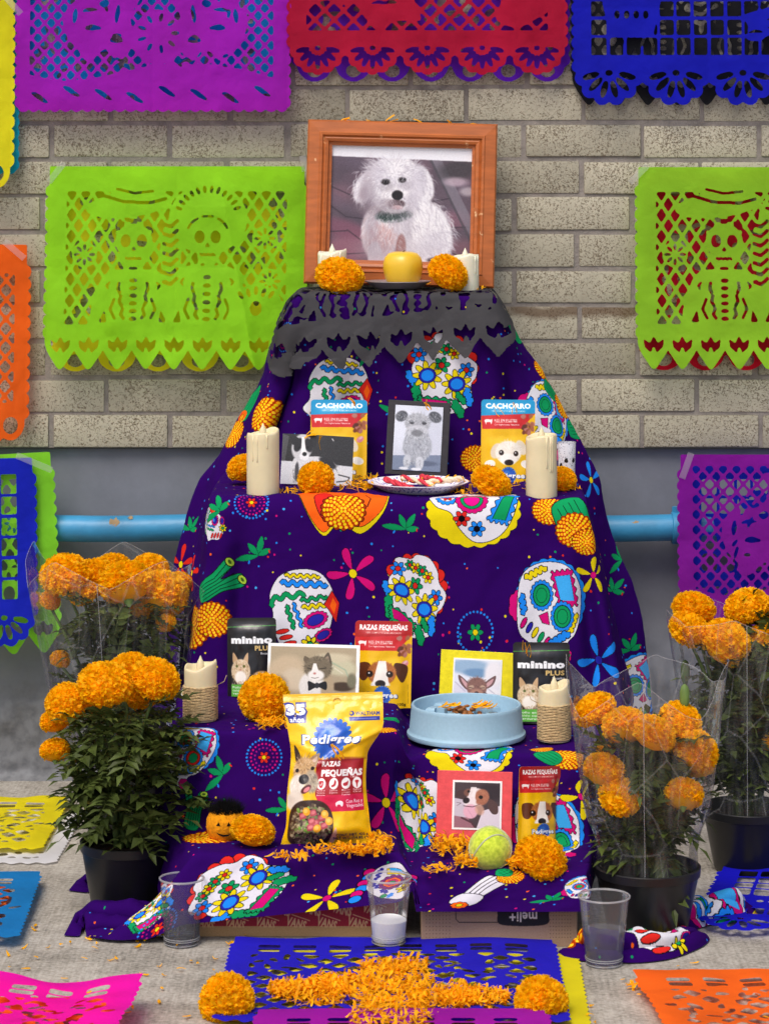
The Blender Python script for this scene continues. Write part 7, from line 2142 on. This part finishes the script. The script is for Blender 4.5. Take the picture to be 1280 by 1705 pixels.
# ================================================================== POUCHES AND BAG
def pouch(px, py, w, h, D, lean, roll, yaw, img, label, name='food_pouch', bulge=.012, edge=(236, 190, 20), group='pet food pouches on the altar', rough=.28):
    b = at(px, py, D)
    e = empty(name, b, label, 'food pouch', group, rot=(math.radians(-lean), math.radians(roll), math.radians(yaw)))
    n, m = 22, 32
    R_ = random.Random(px + py)
    s0 = R_.uniform(0, 20)
    def front(sgn):
        V, uv, Fc = [], [], []
        for j in range(m + 1):
            for i in range(n + 1):
                u, v = i / n, j / m
                # seal margin round the rim, corners rounded, gusset bulging at the foot
                e1 = min(u, 1 - u) * w / .006; e2 = (1 - v) * h / .008
                k = max(0, min(1, (min(e1, e2) - 1) / 1.6)); k = k * k * (3 - 2 * k)
                bl = bulge * k * (math.sin(PI * u) ** .7) * (.35 + .75 * (1 - v) ** 1.1) + .0022 * k * float(vnoise(u * 6 + s0, v * 7 + s0)) + .0012 * k * float(vnoise(u * 15 + s0, v * 12))
                x = (u - .5) * w; z = v * h
                cr = .006
                dx, dz = abs(x) - (w / 2 - cr), z - (h - cr)
                if dx > 0 and dz > 0:
                    L = math.hypot(dx, dz)
                    if L > cr: x = math.copysign(w / 2 - cr + dx * cr / L, x); z = h - cr + dz * cr / L
                V.append((x, -sgn * (bl + .0004), z)); uv.append((u, v))
        for j in range(m):
            for i in range(n):
                a = j * (n + 1) + i
                f = (a, a + 1, a + n + 2, a + n + 1)
                Fc.append(f if sgn > 0 else f[::-1])
        return V, uv, Fc
    V, uv, Fc = front(1)
    link_obj('printed_front', mesh('printed_front', V, Fc, print_mat('pouch_print', img, rough=rough, spec=.5, bump=.25, bscale=70, bdist=.002), True, uv), e)
    V, uv, Fc = front(-1)
    link_obj('back', mesh('back', V, Fc, simple('pouch_foil', rgb(*edge), .35, .5), True), e)
    return e
ic, ir, im = art_cachorro(), art_razas(), art_minino()
def U(p_, D): return p_ * D / F
pouch(563, 800, U(94, 4.70), U(134, 4.70), 4.70, 7, .6, 0, ic, 'yellow puppy food pouch with blue top behind the dog photo')
pouch(845, 808, U(90, 4.68), U(142, 4.68), 4.68, 6, .8, 2, ic, 'yellow puppy food pouch with blue top behind the tall candle and marigold')
pouch(636, 1178, U(95, 4.37), U(142, 4.37), 4.36, 6, 1.2, 0, ir, 'yellow pouch with red top and spaniel face between the cat photo and yellow frame')
pouch(420, 1162, U(82, 4.38), U(132, 4.38), 4.39, 6, -1.0, -3, im, 'black cat food pouch behind the round marigold and cat photo', edge=(24, 22, 26))
pouch(900, 1204, U(94, 4.36), U(132, 4.36), 4.33, 6, 1.0, 3, im, 'black cat food pouch behind the twine candle and dish', edge=(24, 22, 26))
pouch(896, 1402, .088, U(124, 4.03), 4.055, 6, 7.5, 40, ir, 'yellow pouch with red top turned sideways beside the coral frame')

# dry food bag with crimped top
def bag():
    b = at(547, 1408, 4.0)
    e = empty('dry_food_bag', b, 'large yellow bag of dry dog food standing on the lowest tier', 'food bag', rot=(math.radians(-9), math.radians(-1.6), 0))
    n, m = 34, 60; h = .226
    def sheet(sgn):
        V, uv, Fc = [], [], []
        for j in range(m + 1):
            v = j / m
            # outline: flared foot, narrow waist, wide crimped top leaning over to one side
            wl = -.062 + .010 * math.exp(-((v - .62) / .22) ** 2) - .003 * v
            _t = max(0, min(1, (v - .58) / .22)); wr = .064 - .005 * math.exp(-((v - .40) / .2) ** 2) + .024 * _t * _t * (3 - 2 * _t)
            wl -= .010 * math.exp(-(v / .10) ** 2); wr += .004 * math.exp(-(v / .08) ** 2)
            for i in range(n + 1):
                u = i / n
                x = wl + (wr - wl) * u
                ed = min(u, 1 - u) * 2
                full = math.sin(PI * u) ** .75
                vv = max(0, min(1, (v - .0) / .12)) * max(0, min(1, (.90 - v) / .22)); vv = vv * vv * (3 - 2 * vv)
                bl = .030 * full * vv * (1.05 - .45 * v) + .008 * vv * full * float(vnoise(u * 4 + 3, v * 5 + 1)) + .006 * vv * float(vnoise(u * 8 + v * 6, v * 9)) + .0025 * float(vnoise(u * 16 + v * 9, v * 24)) * min(1, (1 - v) * 12)
                # diagonal creases from the waist to the shoulder
                cr = .0045 * math.exp(-((v - (.58 + .34 * (u - .5))) / .02) ** 2) * (u > .35) - .003 * math.exp(-((v - (.66 + .5 * (u - .5))) / .025) ** 2) * (u > .5) + .003 * math.exp(-((v - (.70 - .3 * u)) / .02) ** 2) * (u < .6)
                bl += cr * vv
                if v > .93: bl += .0006 * math.sin(v * 900)
                V.append((x, -sgn * (bl + .0005) + .010 * max(0, v - .88) / .12, v * h)); uv.append((u, v))
        for j in range(m):
            for i in range(n):
                a = j * (n + 1) + i; f = (a, a + 1, a + n + 2, a + n + 1); Fc.append(f if sgn > 0 else f[::-1])
        return V, uv, Fc
    V, uv, Fc = sheet(1)
    link_obj('printed_front', mesh('printed_front', V, Fc, print_mat('bag_print', art_bag(), rough=.25, spec=.5, bump=.35, bscale=45, bdist=.003), True, uv), e)
    V, uv, Fc = sheet(-1)
    link_obj('back', mesh('back', V, Fc, simple('bag_film', rgb(236, 188, 16), .3, .5)), e)
    hole = link_obj('hang_hole', lathe('hang_hole', [(.0055, 0), (.0062, .0006), (.0050, .0012), (.0048, .0004)], 20, simple('punched_film', rgb(196, 150, 14), .4)), e)
    hole.rotation_euler = (PI / 2, 0, 0); hole.location = (.018, .006, h * .945)
    return e
bag()

# ================================================================== BALL, PUMPKIN
def felt():
    m, n, l, p = mat_new('tennis_felt')
    tc = n.new('ShaderNodeTexCoord'); t = n.new('ShaderNodeTexNoise'); t.inputs['Scale'].default_value = 160; t.inputs['Detail'].default_value = 5; l.new(tc.outputs['Object'], t.inputs['Vector'])
    cr = n.new('ShaderNodeValToRGB'); cr.color_ramp.elements[0].color = (*rgb(150, 172, 18), 1); cr.color_ramp.elements[1].color = (*rgb(200, 216, 58), 1); cr.color_ramp.elements[0].position = .3; cr.color_ramp.elements[1].position = .65
    l.new(t.outputs[0], cr.inputs[0]); l.new(cr.outputs[0], p.inputs['Base Color']); p.inputs['Roughness'].default_value = .95; p.inputs['Sheen Weight'].default_value = .5
    b = n.new('ShaderNodeBump'); b.inputs['Strength'].default_value = .8; b.inputs['Distance'].default_value = .0015; l.new(t.outputs[0], b.inputs['Height']); l.new(b.outputs[0], p.inputs['Normal'])
    return m
p = at(816, 1413, 3.925); rb = 36.5 * 3.925 / F
tb_ = empty('tennis_ball', p, 'yellow green tennis ball with a grey seam in front of the coral frame', 'ball', rot=(.5, .9, .3))
bm = bmesh.new(); bmesh.ops.create_icosphere(bm, subdivisions=5, radius=rb); link_obj('felt', bm_mesh('felt', bm, felt(), True), tb_)
pts = []
for k in range(121):
    t = 2 * PI * k / 120; a_ = .44
    x = (1 - a_) * math.sin(t) + a_ * math.sin(3 * t); y = (1 - a_) * math.cos(t) - a_ * math.cos(3 * t); z = 2 * math.sqrt(a_ * (1 - a_)) * math.cos(2 * t)
    v = Vector((x, y, z)).normalized() * (rb * 1.0); pts.append(v)
A, B = tube(pts, .0013, 6, False); link_obj('seam', mesh('seam', A, B, simple('seam_grey', rgb(176, 180, 150), .9, .2)), tb_)

M_PUMP = simple('felted_orange', rgb(224, 144, 14), .95, .2, noise=.3, nscale=190, bump=1, bscale=420); M_BLK = simple('black_felt', rgb(20, 20, 20), 1, .1, noise=.3, nscale=150)
p = at(376, 1399, 4.045); rp = 33 * 4.045 / F
pk = empty('pumpkin_toy', p, 'small orange felt pumpkin with a fuzzy black top', 'pumpkin')
link_obj('body', lathe('body', [(.001, .0), (.5 * rp, .0), (.85 * rp, .22 * rp), (1.0 * rp, .7 * rp), (.98 * rp, 1.1 * rp), (.8 * rp, 1.45 * rp), (.4 * rp, 1.6 * rp), (.001, 1.62 * rp)], 48, M_PUMP, True, lambda a, j: 1 + .02 * math.cos(7 * a), None), pk)
def face_patch(pts, name):
    V = []
    for (x, z) in pts:
        y = -math.sqrt(max(1e-6, 1.04 - x * x)) * rp; V.append((x * rp, y, z * rp))
    return link_obj(name, mesh(name, V, [tuple(range(len(V)))], M_BLK, False), pk)
face_patch([(-.42, .95), (-.2, .95), (-.3, 1.16)], 'eye'); face_patch([(.1, .95), (.32, .95), (.21, 1.16)], 'eye'); face_patch([(-.42, .62), (-.3, .5), (-.06, .42), (.2, .46), (.36, .6), (.2, .54), (-.05, .52), (-.28, .58)], 'mouth')
fz = MB(); R_ = random.Random(6)
for k in range(2600):
    a = R_.uniform(0, 2 * PI); q = math.sqrt(R_.random()) * .8; z0 = 1.35 + .25 * (1 - q)
    b0 = Vector((q * rp * math.cos(a), q * rp * math.sin(a), z0 * rp)); L = rp * R_.uniform(.3, .9) * (1.1 - .5 * q)
    d = Vector((math.cos(a) * .35 * q + R_.gauss(0, .5), math.sin(a) * .35 * q + R_.gauss(0, .5), 1)).normalized(); s_ = Vector((-math.sin(a + k), math.cos(a + k), 0)) * .0004
    fz.add([b0 - s_, b0 + s_, b0 + d * L], [(0, 1, 2)])
fz.build('fuzzy_top', M_BLK, pk, False)['kind'] = 'stuff'

# ================================================================== CUPS
M_CUP = clear_mat('clear_cup_plastic', haze=.07, rough=.1, gloss=.7); M_CUPRIM = clear_mat('cup_rim_plastic', haze=.38, rough=.15, gloss=.8)
mw = clear_mat('water', haze=.10, tint=(.86, .88, .93), rough=.02, gloss=.9)
M_SALT = simple('white_salt', rgb(244, 244, 246), .8, .3, noise=.05, nscale=400, bump=.5, bscale=700)
def cup(px, py, rbase, rtop, hgt, label, fill, fillz):
    b = gnd(px, py); b.z = .001 if px != 647 else .012
    e = empty('plastic_cup', b, label, 'cup', 'clear plastic cups on the pavement')
    prof = [(.001, .003), (rbase * .9, .003), (rbase * .96, .0), (rbase, .002)]
    for k in range(1, 26):
        t = k / 26; r = rbase + (rtop - rbase) * t
        prof.append((r + (.00035 if k % 2 else -.0001) * (1 if .25 < t < .85 else 0), hgt * t))
    prof += [(rtop, hgt * .985)]
    link_obj('wall', lathe('wall', prof, 72, M_CUP, True, None, None), e)
    A, B = tube([((rtop + .0008) * math.cos(a * PI / 36), (rtop + .0008) * math.sin(a * PI / 36), hgt) for a in range(73)], .0016, 8, False); link_obj('rolled_rim', mesh('rolled_rim', A, B, M_CUPRIM), e)
    for z in (.002, .008, .011): 
        r = rbase + (rtop - rbase) * z / hgt + .0002
        A, B = tube([(r * math.cos(a * PI / 36), r * math.sin(a * PI / 36), z) for a in range(73)], .0008, 6, False); link_obj('base_ring', mesh('base_ring', A, B, M_CUPRIM), e)
    rf = rbase + (rtop - rbase) * fillz / hgt - .0008
    f = link_obj(fill, lathe(fill, [(.0005, .004), (rbase * .93, .004), (rbase - .0004, .006), (rf, fillz - (.001 if fill == 'salt' else 0)), (rf * .8, fillz + (.002 if fill == 'salt' else 0)), (.0005, fillz + (.0025 if fill == 'salt' else 0))], 64, mw if fill == 'water' else M_SALT, True, None, 40))
    f.location = b; return e, f
e, f = cup(303, 1572, .0255, .0318, .097, 'clear cup half full of water in front of the unwrapped marigold', 'water', .048); tag(f, 'water in the cup by the unwrapped marigold', 'water', 'water in the cups')
e, f = cup(647, 1583, .0240, .0320, .096, 'clear cup of salt before the gap between the boxes', 'salt', .035); tag(f, 'white salt in the middle cup', 'salt')
e, f = cup(1005, 1606, .0255, .0362, .098, 'clear cup of water in front of the wrapped marigold pot', 'water', .050); tag(f, 'water in the cup by the wrapped marigold', 'water', 'water in the cups')
single(640, 1548, 3.87, 'petal lying on the salt in the cup', 5, .016, .007)

# ================================================================== BOXES UNDER THE LOWEST TIER
def carton(x0, x1, D, dep, h, img, label, name, sidecol):
    e = empty(name, ((x0 + x1) / 2, D - DW + dep / 2, 0), label, 'box')
    w = x1 - x0
    M_S = simple('raw_cardboard', rgb(*sidecol), .85, .2, noise=.1, nscale=60, bump=.2, bscale=200)
    for nm, sx_, sy_, sz_, o in (('side_panel', .004, dep - .008, h, (-w / 2 + .002, 0, h / 2)), ('side_panel', .004, dep - .008, h, (w / 2 - .002, 0, h / 2)), ('back_panel', w, .004, h, (0, dep / 2 - .002, h / 2)), ('top_panel', w - .009, dep - .009, .004, (0, 0, h - .0022)), ('front_panel', w, .004, h, (0, -dep / 2 + .002, h / 2))):
        link_obj(nm, bm_mesh(nm, box_bm(sx_, sy_, sz_, .001, 1, origin=o), M_S), e)
    pp = picture_plane(e, w - .002, h - .001, img, 'printed_face', -dep / 2 - .0006, 0, h / 2, rough=.75)
    return e
carton((322 - 640) * 3.95 / F, (664 - 640) * 3.95 / F, 3.958, .11, .112, art_shoebox(), 'maroon shoe box with tan repeated lettering under the purple cloth', 'shoe_box', (178, 142, 98))
carton((701 - 640) * 3.89 / F, (962 - 640) * 3.89 / F, 3.906, .14, .098, art_carton(), 'plain brown cardboard carton with black upside-down print under the cloth', 'cardboard_carton', (160, 132, 106))
